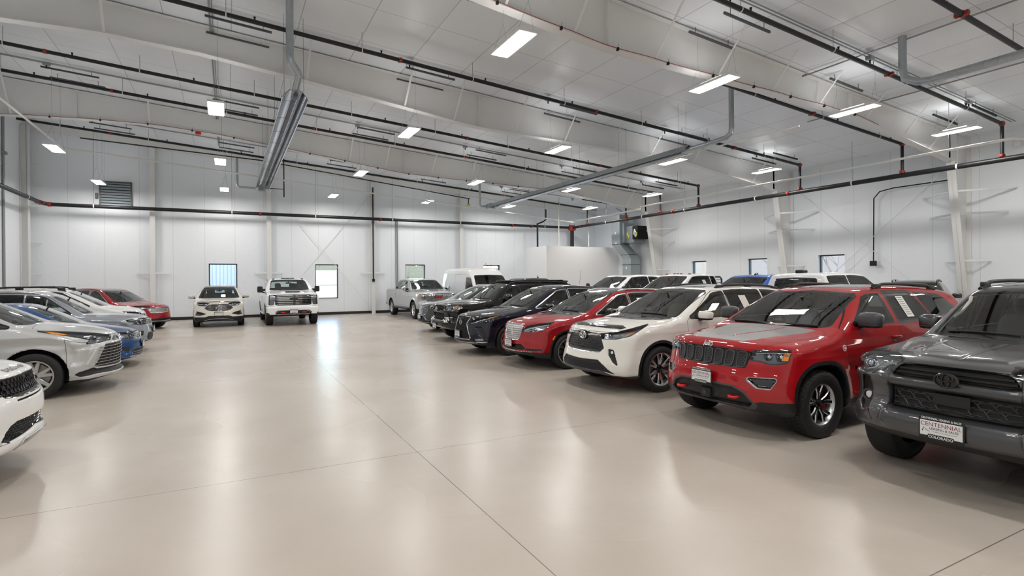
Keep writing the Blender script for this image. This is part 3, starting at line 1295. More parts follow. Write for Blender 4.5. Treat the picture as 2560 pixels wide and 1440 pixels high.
def tyre_and_rim(car_name, parent, loc, R, rr, wid, side, style, detail=1):
    """side = +1: outer face towards +y"""
    seg = 48 if detail > 1 else 32
    t = MB()
    hw = wid / 2
    sh = R * 0.055
    prof = [(rr, -hw * 0.80), (rr + 0.012, -hw * 0.9), (rr + (R - rr) * 0.35, -hw * 1.02), (rr + (R - rr) * 0.65, -hw * 1.03), (R - sh * 0.9, -hw * 0.96), (R - sh * .3, -hw * 0.86), (R - sh * .05, -hw * 0.7),
            (R, -hw * 0.5), (R, hw * 0.5), (R - sh * .05, hw * 0.7), (R - sh * .3, hw * 0.86), (R - sh * 0.9, hw * 0.96), (rr + (R - rr) * 0.65, hw * 1.03), (rr + (R - rr) * 0.35, hw * 1.02), (rr + 0.012, hw * 0.9), (rr, hw * 0.80)]
    t.lathe(prof, (0, 0, 0), 'y', seg, MATS[style.get('tyre', 'tyre')])
    if style.get('blocks'):
        nb = 44
        for k in range(nb):
            a = 2 * PI * (k + .5) / nb
            for row, (yc, ww) in enumerate(((-.82, .13), (-.42, .2), (0, .2), (.42, .2), (.82, .13))):
                aa = a + (row % 2) * PI / nb
                c, sn = math.cos(aa), math.sin(aa)
                rad = R - (0.012 if abs(yc) > .8 else 0.002)
                rot = np.array([[c, 0, -sn], [0, 1, 0], [sn, 0, c]])
                t.rbox((rad * c, yc * hw, rad * sn), (0.007, ww * hw, PI * R / nb * 0.72), 0.002, MATS['tyre'], rot)
    tyre = t.build('wheel', None, parent, smooth=0.7)
    tyre.location = loc
    r = MB()
    o = hw * 0.78 * side          # outer lip plane
    m1, m2 = MATS[style['m1']], MATS[style.get('m2', style['m1'])]
    r.lathe([(rr + 0.014, o), (rr + 0.010, o + side * 0.012), (rr - 0.004, o + side * 0.012), (rr - 0.016, o - side * 0.004), (rr - 0.028, o - side * 0.05), (rr - 0.035, -o * 0.9)], (0, 0, 0), 'y', seg, m2)
    r.lathe([(rr - 0.035, -o * 0.5), (0.03, -o * 0.4)], (0, 0, 0), 'y', 24, MATS['black_plastic'])
    ns = style.get('n', 5)
    dbl = style.get('dbl', 0.0)
    dish = style.get('dish', 0.02)
    w0, w1 = style.get('w', (0.06, 0.05))
    hubr = style.get('hub', 0.07)
    yo = o - side * 0.005
    for k in range(ns):
        a0 = 2 * PI * k / ns + PI / 2
        for sg in ((-1, 1) if dbl else (0,)):
            ai = a0 + sg * style.get('dbl0', dbl * 0.5)
            ao = a0 + sg * dbl
            pi_ = np.array([math.cos(ai) * hubr * 0.7, yo - side * dish * 1.4, math.sin(ai) * hubr * 0.7])
            rm = (rr) * 0.55
            am = a0 + sg * (dbl * style.get('mid', 0.85))
            pm = np.array([math.cos(am) * rm, yo - side * dish * 0.6, math.sin(am) * rm])
            po = np.array([math.cos(ao) * (rr - 0.008), yo - side * 0.006, math.sin(ao) * (rr - 0.008)])
            for q0, q1, wa, wb in ((pi_, pm, w0, (w0 + w1) / 2), (pm, po, (w0 + w1) / 2, w1)):
                d = q1 - q0
                n = np.array([-d[2], 0, d[0]])
                n /= np.linalg.norm(n)
                dp = np.array([0, -side * 0.05, 0])
                ch = np.array([0, -side * 0.012, 0])
                V = []
                for q, ww in ((q0, wa), (q1, wb)):
                    V += [q + n * ww / 2 + ch, q + n * ww * 0.34, q - n * ww * 0.34, q - n * ww / 2 + ch, q - n * ww * 0.42 + dp, q + n * ww * 0.42 + dp]
                r.add(V, [(1, 2, 8, 7)], m1)
                r.add(V, [(0, 1, 7, 6), (2, 3, 9, 8)], m2 if style.get('edge') else m1)
                r.add(V, [(3, 4, 10, 9), (5, 0, 6, 11), (4, 5, 11, 10)], MATS[style.get('m3', style['m1'])])
    r.lathe([(hubr * 1.05, yo - side * dish * 1.9), (hubr, yo - side * dish * 1.2), (hubr * 0.55, yo - side * dish * 1.15)], (0, 0, 0), 'y', 24, MATS[style.get('m3', style['m1'])])
    r.lathe([(hubr * 0.55, yo - side * dish * 1.15), (hubr * 0.5, yo - side * dish * 0.6), (0.001, yo - side * dish * 0.5)], (0, 0, 0), 'y', 20, MATS[style.get('cap', 'gloss_black')])
    for k in range(5):
        a = 2 * PI * (k + .5) / 5 + PI / 2
        c = (math.cos(a) * hubr * 0.8, 0, math.sin(a) * hubr * 0.8)
        r.cyl((c[0], yo - side * (dish * 1.6), c[2]), (c[0], yo - side * (dish * 1.0), c[2]), 0.011, 6, MATS['steel'])
    r.build('rim', None, tyre, smooth=0.5)
    b = MB()
    b.lathe([(rr * 0.80, -side * 0.02), (rr * 0.80, side * 0.005), (rr * .3, side * 0.005)], (0, 0, 0), 'y', 32, MATS['steel'])
    b.rbox((rr * 0.62, side * 0.0, 0.0), (0.05, 0.035, 0.10), 0.015, MATS[style.get('cal', 'dark_iron')])
    b.build('brake_disc', None, tyre, smooth=0.5)
    return tyre


def seat(parent, x, y, m, w=0.25, zc=0.62, head=True, bench=False):
    b = MB()
    hw = w
    b.ellipsoid((x, y, zc), (0.27, hw, 0.10), 0.45, 20, 10, m)
    rot = np.array([[math.cos(.28), 0, math.sin(.28)], [0, 1, 0], [-math.sin(.28), 0, math.cos(.28)]])
    b.ellipsoid((x + 0.30, y, zc + 0.36), (0.10, hw, 0.37), 0.45, 20, 12, m, rot)
    if head:
        ys = (y,) if not bench else (y - hw * 0.55, y + hw * 0.55)
        for yy in ys:
            b.ellipsoid((x + 0.42, yy, zc + 0.80), (0.06, 0.13, 0.10), 0.6, 16, 10, m, rot)
            b.cyl((x + 0.39, yy - .05, zc + .66), (x + 0.42, yy - .05, zc + .76), .008, 6, m)
            b.cyl((x + 0.39, yy + .05, zc + .66), (x + 0.42, yy + .05, zc + .76), .008, 6, m)
    return b.build('rear_bench' if bench else 'seat', None, parent, smooth=1.2)


def steering(parent, x, y, z, m):
    b = MB()
    t = np.linspace(0, 2 * PI, 29)[:-1]
    tl = 0.45
    pts = np.stack([x + 0.18 * np.sin(t) * math.sin(tl), y + 0.19 * np.cos(t), z + 0.18 * np.sin(t) * math.cos(tl)], 1)
    b.tube(pts, 0.014, 8, m, closed=True)
    b.ellipsoid((x - 0.01, y, z), (0.04, 0.07, 0.06), 0.8, 12, 8, m)
    for a in (0.1, PI - 0.1, -PI / 2):
        b.bar((x, y, z), (x + 0.18 * math.sin(a) * math.sin(tl), y + 0.185 * math.cos(a), z + 0.18 * math.sin(a) * math.cos(tl)), 0.03, 0.015, m, up=(1, 0, 0.2))
    b.cyl((x - 0.02, y, z), (x - 0.4, y, z - 0.12), 0.035, 10, m)
    return b.build('steering_wheel', None, parent, smooth=0.8)


def plate(parent, x, y, z, tilt=0.0, full=True, name='licence_plate'):
    """dealer plate in a black frame; faces -x"""
    W2, H2 = 0.155, 0.08
    b = MB()
    b.rbox((0.004, 0, 0), (0.006, W2 + 0.006, H2 + 0.012), 0.004, MATS['black_plastic'])
    b.rbox((-0.003, 0, 0.0), (0.003, W2 - 0.006, H2 - 0.018), 0.002, MATS['plate_white'])
    fr = b.build(name, None, parent)
    fr.location = (x, y, z)
    fr.rotation_euler = (0, tilt, 0)

    def line(txt, size, zz, m, bold=0.0, space=1.0, yy=0.0, stretch=1.0, nm='lettering'):
        V, F = text_mesh(txt, size, 0, bold, 0, 'CENTER', space)
        V = np.stack([np.full(len(V), 0.0), -V[:, 0] * stretch, V[:, 1]], 1) + np.array([0, yy, zz])
        return V, F, m
    top = MB()
    V, F, m = line('CENTENNIAL LEASING & SALES', 0.0235, H2 + 0.0005, None, 0.0005, stretch=0.86)
    V[:, 0] = -0.0025
    top.add(V, F, MATS['plate_white'])
    V, F, m = line('COLORADO', 0.031, -H2 + 0.013, None, 0.0007)
    V[:, 0] = -0.0025
    top.add(V, F, MATS['plate_white'])
    b2 = MB()
    b2.prism([(-0.105, -H2 - 0.004), (0.105, -H2 - 0.004), (0.088, -H2 + 0.033), (-0.088, -H2 + 0.033)], -0.0065, 0.0, 'x', MATS['black_plastic'])
    t2 = b2.build('frame_tab', None, fr)
    top.V[-1][:, 0] = -0.0075
    V, F, m = line('CENTENNIAL', 0.047, 0.033, None, 0.0, 1.02)
    V[:, 0] = -0.0067
    top.add(V, F, MATS['plate_red'])
    V, F, m = line('LEASING & SALES', 0.0265, -0.001, None, 0.0002, 1.0, yy=-0.022)
    V[:, 0] = -0.0067
    top.add(V, F, MATS['plate_black'])
    if full:
        V, F, m = line('The BEST automotive buying experience', 0.0105, -0.024, None, 0.0, 1.0, yy=-0.03)
        V[:, 0] = -0.0067
        top.add(V, F, MATS['plate_black'])
    # the small road mark left of the words
    for q in ([(0.135, -0.03), (0.128, -0.03), (0.118, 0.005), (0.121, 0.006)], [(0.118, 0.004), (0.105, -0.016), (0.075, -0.032), (0.08, -0.028), (0.103, -0.012), (0.113, 0.0)]):
        top.add([(-0.0067, a, c) for a, c in q], [tuple(range(len(q)))], MATS['plate_black'])
    top.build('lettering', None, fr, fix=False)
    return fr


def proj_text(B, txt, size, y, z, m, parent, name='lettering', bold=0.0, shear=0.0, off=0.006, stretch=1.0, space=1.0, raised=0.004):
    """lettering that follows the nose"""
    V, F = text_mesh(txt, size, 0, bold, shear, 'CENTER', space)
    yy = -V[:, 0] * stretch + y
    zz = V[:, 1] + z
    x = B.front_x(yy, zz, off=off)
    b = MB()
    b.add(np.stack([x, yy, zz], 1), F, m)
    b.add(np.stack([x + off * 0.9, yy, zz], 1), F, m)
    return b.build(name, None, parent, fix=False)


def front_tube(B, pts, r, off=0.0, seg=6, mb=None, m=None, closed=False, step=0.025):
    """tube along a (y, z) line laid on the nose"""
    P = np.asarray(pts, float)
    if closed:
        P = np.vstack([P, P[:1]])
    Q = [P[0]]
    for a, b in zip(P[:-1], P[1:]):
        n = max(1, int(np.linalg.norm(b - a) / step))
        for i in range(1, n + 1):
            Q.append(a + (b - a) * i / n)
    Q = np.array(Q)
    x = B.front_x(Q[:, 0], Q[:, 1], off=off)
    X = np.stack([x, Q[:, 0], Q[:, 1]], 1)
    if closed:
        X = X[:-1]
    mb.tube(X, r, seg, m, closed=closed)
    return mb


def front_ribbon(B, pts, w, off=0.004, mb=None, m=None, thick=0.012, step=0.03):
    """flat bar of height w (in z) along a (y, z) line on the nose"""
    P = np.asarray(pts, float)
    Q = [P[0]]
    for a, b in zip(P[:-1], P[1:]):
        n = max(1, int(np.linalg.norm(b - a) / step))
        for i in range(1, n + 1):
            Q.append(a + (b - a) * i / n)
    Q = np.array(Q)
    x = B.front_x(Q[:, 0], Q[:, 1], off=off)
    V = []
    for xx, (yy, zz) in zip(x, Q):
        V += [(xx, yy, zz - w * .4), (xx, yy, zz + w * .4), (xx + thick, yy, zz + w / 2), (xx + thick, yy, zz - w / 2)]
    F = []
    for i in range(len(Q) - 1):
        for k in range(4):
            l = (k + 1) % 4
            F.append((4 * i + k, 4 * i + l, 4 * i + 4 + l, 4 * i + 4 + k))
    n = len(Q) - 1
    F += [(0, 1, 2, 3), (4 * n + 3, 4 * n + 2, 4 * n + 1, 4 * n)]
    mb.add(V, F, m)


def mirror_pts(poly):
    return [(-a, b) for a, b in poly]


def make_vehicle(S, name, loc, heading, label, cat):
    """heading: angle of the way the vehicle faces, in the floor plane"""
    root = empty(name, (0, 0, 0), 0, label, cat)
    B = Body(S)
    V, F = B.mesh(S['h'])
    pm = MATS[S['paint']]
    parts = []
    gap = []

    def cut(field, Fx):
        nonlocal V
        # only the corners of these triangles matter
        f = np.ones(len(V))
        u = np.unique(Fx)
        if len(u):
            f[u] = field(V[u])
        V, a, b = clip_mesh(V, Fx, f)
        return a, b
    rest = F
    wells = lambda P: np.minimum(B.wheel_r(P[:, 0], P[:, 2], 0), B.wheel_r(P[:, 0], P[:, 2], 1)) - S['Ra'] - 0.004
    a, rest = cut(wells, rest)
    parts.append(('wheel_well', a, [MATS['black_plastic']], 'join'))
    a, rest = cut(lambda P: P[:, 2] - (B.zb + 0.035), rest)
    under = a
    gw = S.get('gap', 0.006)
    seams = []
    for reg in S['regions']:
        nm, m, field = reg[:3]
        opt = reg[3] if len(reg) > 3 else {}
        a, rest = cut(field, rest)
        if opt.get('skip'):
            continue
        parts.append((nm, a, [MATS[m]] if isinstance(m, str) else [MATS[q] for q in m], opt.get('mirror', 'join'), opt))
        if opt.get('trim'):
            tw, tm = opt['trim']
            a, rest = cut(grow(field, tw), rest)
            parts.append((opt.get('trim_name', 'window_trim'), a, [MATS[tm]], opt.get('mirror', 'join')))
        elif opt.get('seam'):
            a, rest = cut(grow(field, gw), rest)
            seams.append(a)
    under = np.vstack([under] + [])
    body_F = np.vstack([rest] + seams)
    body_mi = np.concatenate([np.zeros(len(rest), int)] + [np.ones(len(q), int) for q in seams])
    sm = np.array([1, -1, 1.0])

    def emit(nm, Fx, mats, mode, opt=None, mi=None):
        opt = opt or {}
        if len(Fx) == 0:
            return
        v, f, u = compact(V, Fx)
        n = B.grad(v)
        n /= np.linalg.norm(n, axis=1, keepdims=True) + 1e-9
        if opt.get('off'):
            v = v + n * opt['off']
        if mode == 'join':
            vv = np.vstack([v, v * sm])
            ff = np.vstack([f, f[:, ::-1] + len(v)])
            nn = np.vstack([n, n * sm])
            mm = None if mi is None else np.concatenate([mi, mi])
            o = np_mesh(nm, vv, ff, mats, root, nn, mm)
            outs = [o]
        else:
            outs = [np_mesh(nm, v * sm, f[:, ::-1], mats, root, n * sm), np_mesh(nm, v, f, mats, root, n)]
        if opt.get('lamp'):
            # a housing behind the lens
            for o, sg in zip(outs, (-1, 1)):
                q = v - n * opt.get('deep', 0.045)
                if mode != 'join':
                    o2 = np_mesh('housing', q if sg > 0 else q * sm, f if sg > 0 else f[:, ::-1], [MATS[opt['lamp']]], o, n if sg > 0 else n * sm)
        if opt.get('label'):
            for o in outs:
                o['label'] = opt['label']
        return outs

    emit('body', body_F, [pm, MATS['panel_gap']], 'join', None, body_mi)
    emit('underbody', under, [MATS['black_plastic']], 'join')
    made = {}
    for p in parts:
        outs = emit(*p)
        if outs:
            made.setdefault(p[0], []).extend(outs)
    # lining of the cabin: everything round the glass, a little inside
    xc0, xc1, zc0 = S['cabin']
    allF = np.vstack([rest] + [p[1] for p in parts if p[0] not in ('windshield', 'side_window', 'rear_window', 'wheel_well', 'headlight', 'roof_glass')])
    c = V[allF].mean(1)
    keep = (c[:, 0] > xc0) & (c[:, 0] < xc1) & (c[:, 2] > zc0)
    if keep.any():
        v, f, u = compact(V, allF[keep])
        n = B.grad(v)
        n /= np.linalg.norm(n, axis=1, keepdims=True) + 1e-9
        q = v - n * 0.03
        np_mesh('headliner', np.vstack([q, q * sm]), np.vstack([f, f[:, ::-1] + len(q)]), [MATS[S.get('liner', 'interior_light')]], root)
    # cabin floor, dashboard, seats
    b = MB()
    sw = B.W * 0.80
    b.box((xc0 + 0.1, -sw, zc0 - 0.32), (xc1 - 0.25, sw, zc0 - 0.28), MATS['interior_dark'])
    for sg in (-1, 1):
        b.box((xc0 + 0.1, sg * sw, zc0 - 0.3), (xc1 - 0.3, sg * (sw - 0.03), zc0 + 0.04), MATS['interior_dark'])
    b.build('cabin_floor', None, root)
    dz = S.get('dash', (xc0 + 0.22, 0.98))
    b = MB()
    b.ellipsoid((dz[0] + 0.12, 0, dz[1] - 0.1), (0.36, B.W * 0.80, 0.14), 0.4, 28, 10, MATS['dashboard'])
    b.ellipsoid((dz[0] + 0.30, S.get('driver', -1) * 0.38, dz[1] + 0.02), (0.14, 0.19, 0.06), 0.7, 16, 8, MATS['dashboard'])
    b.build('dashboard', None, root, smooth=1.2)
    im = MATS[S.get('seat', 'seat_dark')]
    xs = S.get('seats', (dz[0] + 0.95, dz[0] + 1.85))
    zs = S.get('seat_z', 0.62)
    for i, xx in enumerate(xs):
        if i == 0:
            seat(root, xx, -0.38, im, 0.25, zs)
            seat(root, xx, 0.38, im, 0.25, zs)
        else:
            seat(root, xx, 0, im, 0.58, zs + 0.02, True, True)
    steering(root, dz[0] + 0.55, S.get('driver', -1) * 0.38, dz[1] - 0.02, MATS['interior_black'])
    # wheels
    st = S['rim']
    yw = S.get('yw', B.W - 0.125)
    for i in (0, 1):
        for sg in (-1, 1):
            tyre_and_rim(name, root, (S['wx'][i], sg * yw, S['R']), S['R'], S['rr'], S.get('tw', 0.25), sg, st, S.get('wd', 1))
    # door mirrors
    if S.get('mir'):
        mx, my, mz, sx, sy, sz, mm = S['mir']
        for sg in (-1, 1):
            b = MB()
            b.ellipsoid((mx, sg * my, mz), (sx, sy, sz), S.get('mir_e', 0.62), 24, 14, MATS[mm])
            if S.get('mir_base', True):
                b.ellipsoid((mx, sg * my, mz - sz * 0.72), (sx * 0.96, sy * 0.95, sz * 0.36), 0.6, 20, 8, MATS['black_plastic'])
            b.tube([(mx + 0.02, sg * (my - sy * 0.5), mz - sz * 0.7), (mx + 0.0, sg * (my - sy - 0.06), mz - sz * 1.1), (mx - 0.02, sg * (my - sy - 0.16), mz - sz * 1.15)], [0.035, 0.03, 0.04], 10, MATS[S.get('mir_arm', 'black_plastic')])
            mo = b.build('door_mirror', None, root, smooth=1.0)
            g = MB()
            g.ellipsoid((mx + sx * 0.93, sg * my, mz), (0.012, sy * 0.86, sz * 0.84), 0.55, 20, 8, MATS['mirror_glass'])
            g.build('mirror_glass', None, mo, smooth=1.0)
    # door handles
    for hx, hz in S.get('handles', ()):
        y = float(B.side_y(np.array([hx]), np.array([hz]))[0])
        for sg in (-1, 1):
            b = MB()
            b.ellipsoid((hx, sg * (y + 0.022), hz), (0.105, 0.018, 0.018), 0.6, 16, 8, MATS[S.get('handle_m', S['paint'])])
            b.box((hx - 0.085, sg * (y - .01), hz - 0.012), (hx - 0.06, sg * (y + 0.02), hz + 0.012), MATS[S.get('handle_m', S['paint'])])
            b.box((hx + 0.06, sg * (y - .01), hz - 0.012), (hx + 0.085, sg * (y + 0.02), hz + 0.012), MATS[S.get('handle_m', S['paint'])])
            b.build('door_handle', None, root, smooth=0.9)
    # roof rails
    if S.get('rails'):
        x0, x1, yy, m, hh = S['rails']
        for sg in (-1, 1):
            xx = np.linspace(x0, x1, 22)
            ya = np.full(22, yy) + 0.0
            zz = B.top_z(xx, ya) + hh * np.minimum(1, np.minimum((xx - x0), (x1 - xx)) / 0.22)
            b = MB()
            b.tube(np.stack([xx, sg * ya, zz], 1), 0.022, 8, MATS[m])
            for xq in S.get('rail_feet', (x0 + 0.12, (x0 + x1) / 2, x1 - 0.12)):
                zq = float(B.top_z(np.array([xq]), np.array([yy]))[0])
                b.rbox((xq, sg * yy, zq + hh * 0.5), (0.09, 0.018, hh * 0.5 + 0.01), 0.008, MATS[m])
            b.build('roof_rail', None, root, smooth=0.8)
    # wipers
    if S.get('wipers'):
        for (y0, y1, xo, xl) in S['wipers']:
            yy = np.linspace(y0, y1, 10)
            xx = np.linspace(xo, xl, 10)
            zz = B.top_z(xx, np.abs(yy)) + 0.012
            b = MB()
            b.tube(np.stack([xx, yy, zz], 1), 0.009, 6, MATS['black_plastic'])
            b.build('wiper', None, root, smooth=0.8)
    # shark fin
    if S.get('fin'):
        fx, m = S['fin']
        z = float(B.top_z(np.array([fx]), np.array([0.0]))[0])
        b = MB()
        V0 = []
        for zf, xa, xb, w in ((-0.02, -0.13, 0.07, 0.035), (0.02, -0.09, 0.068, 0.026), (0.05, -0.02, 0.066, 0.014), (0.065, 0.03, 0.062, 0.005)):
            V0 += [(fx + xa, 0, z + zf), (fx + (xa + xb) / 2, w, z + zf), (fx + xb, w * 0.8, z + zf), (fx + xb, -w * 0.8, z + zf), (fx + (xa + xb) / 2, -w, z + zf)]
        Fq = []
        for i in range(3):
            for k in range(5):
                l = (k + 1) % 5
                Fq.append((5 * i + k, 5 * i + l, 5 * i + 5 + l, 5 * i + 5 + k))
        Fq.append((15, 16, 17, 18, 19))
        b.add(V0, Fq, MATS[m])
        b.build('antenna', None, root, smooth=0.9)
    if S.get('plate'):
        px, py, pz, tl = S['plate']
        plate(root, px, py, pz, tl, S['h'] < 0.03)
    if S.get('extra'):
        S['extra'](B, root)
    # the inside mirror
    zr = S.get('rv')
    if zr:
        b = MB()
        b.ellipsoid((zr[0], 0, zr[1]), (0.02, 0.12, 0.035), 0.6, 16, 8, MATS['interior_black'])
        b.cyl((zr[0], 0, zr[1]), (zr[0] - 0.05, 0, zr[1] + 0.08), 0.015, 8, MATS['interior_black'])
        b.build('inside_mirror', None, root, smooth=0.9)
    # the vehicle was built nose to -x: place it so that its nose middle on the floor stands at loc
    root.location = (loc[0], loc[1], 0)
    root.rotation_euler = (0, 0, heading - PI)
    return root, B
# ----------------------------------------------------------------- shared pieces of the vehicles
def B_r(S, P, i):
    n = S.get('arch_n', 2.0)
    return (np.abs(P[:, 0] - S['wx'][i]) ** n + np.abs(P[:, 2] - S['R']) ** n + 1e-9) ** (1 / n)


def arch_trim(S, w, m='black_plastic'):
    return ('arch_trim', m, lambda P: np.maximum(np.minimum(B_r(S, P, 0), B_r(S, P, 1)) - S['Ra'] - w, .5 - np.abs(P[:, 1])), {})


def glasshouse(S, xc, zc, xt, zt, yb, yt, belt, pill, tints=('glass', 'glass_privacy', 'glass_privacy'), trim=.018, tm='gloss_black', drop=.115, rear=None, front=None, ws='glass', wtrim=.018):
    """windscreen, side panes between the pillars and the rear pane"""
    top = [p for p in S['sil'] if p[1] > belt[0][1]]
    px = [p[0] for p in top]
    pz = [p[1] for p in top]
    rz = lambda x: float(np.interp(x, px, pz)) - drop
    bz = lambda x: float(np.interp(x, [q[0] for q in belt], [q[1] for q in belt]))
    R = [('windshield', ws, FY([(0, zc + .03), (yb - .18, zc + .022), (yb - .04, zc + .035), (yt - .035, zt - .07), (yt - .085, zt - .035), (0, zt - .008)], .012, (xt + 2.2) / 2 + .3), dict(trim=(wtrim, 'gloss_black')))]
    xa, xb = (front if front else (xc + .33, xt + .03))
    n = len(pill)
    for i, e1 in enumerate(pill):
        x0b, x0t = (xa, xb) if i == 0 else (pill[i - 1][1], pill[i - 1][1] - .02)
        last = i == n - 1
        x1b = e1[0]
        x1t = x1b - (.02 if not last else e1[2] if len(e1) > 2 else .25)
        ts = np.linspace(x0t, x1t, 5)
        poly = [(x0b, bz(x0b))] + [(t, rz(t)) for t in ts] + [(x1b, bz(x1b))]
        if i == 0:
            # the front edge follows the pillar
            poly = [(x0b, bz(x0b))] + [(x0t, rz(x0t) - .035), (x0t + .12, rz(x0t + .12))] + [(t, rz(t)) for t in ts[2:]] + [(x1b, bz(x1b))]
        R.append(('side_window', tints[min(i, len(tints) - 1)], SX(poly, .008), dict(mirror='split', trim=(trim, tm))))
    if rear:
        y0, z0, y1, z1 = rear
        R.append(('rear_window', 'glass_privacy', lambda P: np.maximum(poly_sd([(0, z0), (y0, z0), (y1, z1), (0, z1 + .02)], np.abs(P[:, 1]), P[:, 2], .01), S['L'] - 1.3 - P[:, 0]) if not S.get('cab_rear') else np.maximum(np.maximum(poly_sd([(0, z0), (y0, z0), (y1, z1), (0, z1 + .02)], np.abs(P[:, 1]), P[:, 2], .01), S['cab_rear'] - .4 - P[:, 0]), P[:, 0] - S['cab_rear'] - .3), dict(trim=(.03, 'gloss_black'))))
    return R


def doors(S, cuts, z0, belt, top=1.75):
    """door seams between the x positions in cuts"""
    R = []
    for i, (a, c) in enumerate(zip(cuts[:-1], cuts[1:])):
        nm = 'front_door' if i == 0 else 'rear_door'
        if i == 0:
            poly = [(a, z0), (a, belt - .05), (a + .06, belt), (S['door_t'][0], S['door_t'][1] - .12), (S['door_t'][0] + .15, S['door_t'][1] - .06), (c, S['door_t'][1] - .05), (c, z0)]
        else:
            poly = [(a + .006, z0), (a + .006, S['door_t'][1] - .05), (c - .25, S['door_t'][1] - .06), (c + .02, belt), (c + .02, z0 + .5), (c - .16, z0 + .28), (c - .2, z0)]
        R.append((nm, S['paint'], SX(poly), dict(mirror='split', seam=True)))
    return R


def emblem(B, root, y, z, ry, rz, m, kind='oval', name='emblem', off=.012, r=.008, back=None):
    t = np.linspace(0, 2 * PI, 25)[:-1]
    b = MB()
    if back:
        q = np.stack([y + ry * np.cos(t), z + rz * np.sin(t)], 1)
        x = B.front_x(q[:, 0], q[:, 1], off=off * .6)
        xm = x.min()
        b.add(np.stack([np.full(24, xm), q[:, 0], q[:, 1]], 1), [tuple(range(24))], back)
        b.add(np.vstack([np.stack([np.full(24, xm), q[:, 0], q[:, 1]], 1), np.stack([np.full(24, xm + .03), q[:, 0], q[:, 1]], 1)]), [(i, (i + 1) % 24, 24 + (i + 1) % 24, 24 + i) for i in range(24)], back)
        xx = xm - r * .4
    else:
        xx = float(B.front_x(np.array([y]), np.array([z]), off=off)[0])
    ell = lambda cy, cz, a, c: np.stack([np.full(24, xx), cy + a * np.cos(t), cz + c * np.sin(t)], 1)
    b.tube(ell(y, z, ry, rz), r, 6, m, closed=True)
    if kind == 'rings':
        b.tube(ell(y, z, ry * .32, rz * .92), r * .9, 6, m, closed=True)
        b.tube(ell(y, z + rz * .38, ry * .68, rz * .5), r * .9, 6, m, closed=True)
    elif kind == 'bar':
        b.tube([(xx, y, z - rz * .9), (xx, y, z + rz * .9)], r * 1.2, 6, m)
    elif kind == 'script':
        b.tube([(xx, y - ry * .6, z), (xx, y - ry * .3, z + rz * .4), (xx, y, z - rz * .3), (xx, y + ry * .3, z + rz * .4), (xx, y + ry * .6, z - rz * .1)], r * .8, 6, m)
    elif kind == 'vee':
        b.tube([(xx, y - ry * .6, z + rz * .7), (xx, y - ry * .2, z - rz * .1), (xx, y, z + rz * .2), (xx, y + ry * .2, z - rz * .1), (xx, y + ry * .6, z + rz * .7)], r * .9, 6, m)
        b.tube([(xx, y - ry * .85, z + rz * .4), (xx, y - ry * .35, z - rz * .85), (xx, y, z - rz * .2), (xx, y + ry * .35, z - rz * .85), (xx, y + ry * .85, z + rz * .4)], r * .9, 6, m)
    elif kind == 'ell':
        b.tube([(xx, y + ry * .25, z + rz * .8), (xx, y + ry * .1, z - rz * .35), (xx, y - ry * .6, z - rz * .35)], r, 6, m)
    return b.build(name, None, root, smooth=1.0)


def bars(B, root, zs, half, w, m, name='grille_bar', off=.008, thick=.02, curve=0.0):
    for z in zs:
        b = MB()
        h = half(z) if callable(half) else half
        yy = np.linspace(-h, h, 17)
        front_ribbon(B, [(y, z + curve * (y / h) ** 2) for y in yy], w, off, b, MATS[m], thick)
        b.build(name, None, root, smooth=.6)


def grille_net(B, root, poly, pitch, sq, r, m, name='grille_mesh', off=.004, kind='hex', limit=900):
    """a net of fine bars laid on the nose inside a (|y|, z) outline"""
    P = np.asarray(poly)
    y1, z0, z1 = P[:, 0].max(), P[:, 1].min(), P[:, 1].max()
    seg = []
    rows = int((z1 - z0) / (pitch * sq)) + 2
    cols = int(2 * y1 / pitch) + 3
    a, hgt = pitch, pitch * sq
    for j in range(rows):
        for i in range(-cols // 2, cols // 2 + 1):
            cy = i * a + (j % 2) * a / 2
            cz = z0 + j * hgt
            if kind == 'hex':
                p = [(cy - a / 2, cz + hgt / 3), (cy, cz + hgt * 2 / 3), (cy + a / 2, cz + hgt / 3), (cy + a / 2, cz - hgt / 3)]
                seg += [(p[0], p[1]), (p[1], p[2]), (p[2], p[3])]
            elif kind == 'wave':
                seg += [((cy - a / 2, cz), (cy, cz + hgt * .45)), ((cy, cz + hgt * .45), (cy + a / 2, cz))]
            elif kind == 'dash':
                seg += [((cy - a * .32, cz - hgt * .18), (cy + a * .32, cz + hgt * .18))]
            else:
                seg += [((cy - a * .5, cz), (cy - a * .35, cz + hgt * .4)), ((cy - a * .35, cz + hgt * .4), (cy + a * .35, cz + hgt * .4)), ((cy + a * .35, cz + hgt * .4), (cy + a * .5, cz)), ((cy + a * .5, cz), (cy + a * .35, cz - hgt * .4)), ((cy + a * .35, cz - hgt * .4), (cy - a * .35, cz - hgt * .4))]
    S_ = np.array(seg)
    mid = S_.mean(1)
    ok = poly_sd(P, np.abs(mid[:, 0]), mid[:, 1]) < -pitch * .12
    S_ = S_[ok]
    x0 = B.front_x(S_[:, 0, 0], S_[:, 0, 1], off=off)
    x1 = B.front_x(S_[:, 1, 0], S_[:, 1, 1], off=off)
    b = MB()
    for (p, q), xa, xb in zip(S_, x0, x1):
        b.tube([(xa, p[0], p[1]), (xb, q[0], q[1])], r, 4, MATS[m], caps=False)
    return b.build(name, None, root, fix=False)


def sheet(B, root, x0, x1, z0, z1, sg, lean=.03, name='window_sheet'):
    xx = np.array([x0, x1, x1 + lean, x0 + lean])
    zz = np.array([z1, z1, z0, z0])
    y = B.side_y(xx, zz, off=.005)
    b = MB()
    b.add(np.stack([xx, sg * y, zz], 1), [(0, 1, 2, 3)], MATS['paper'])
    b.build(name, None, root, fix=False)


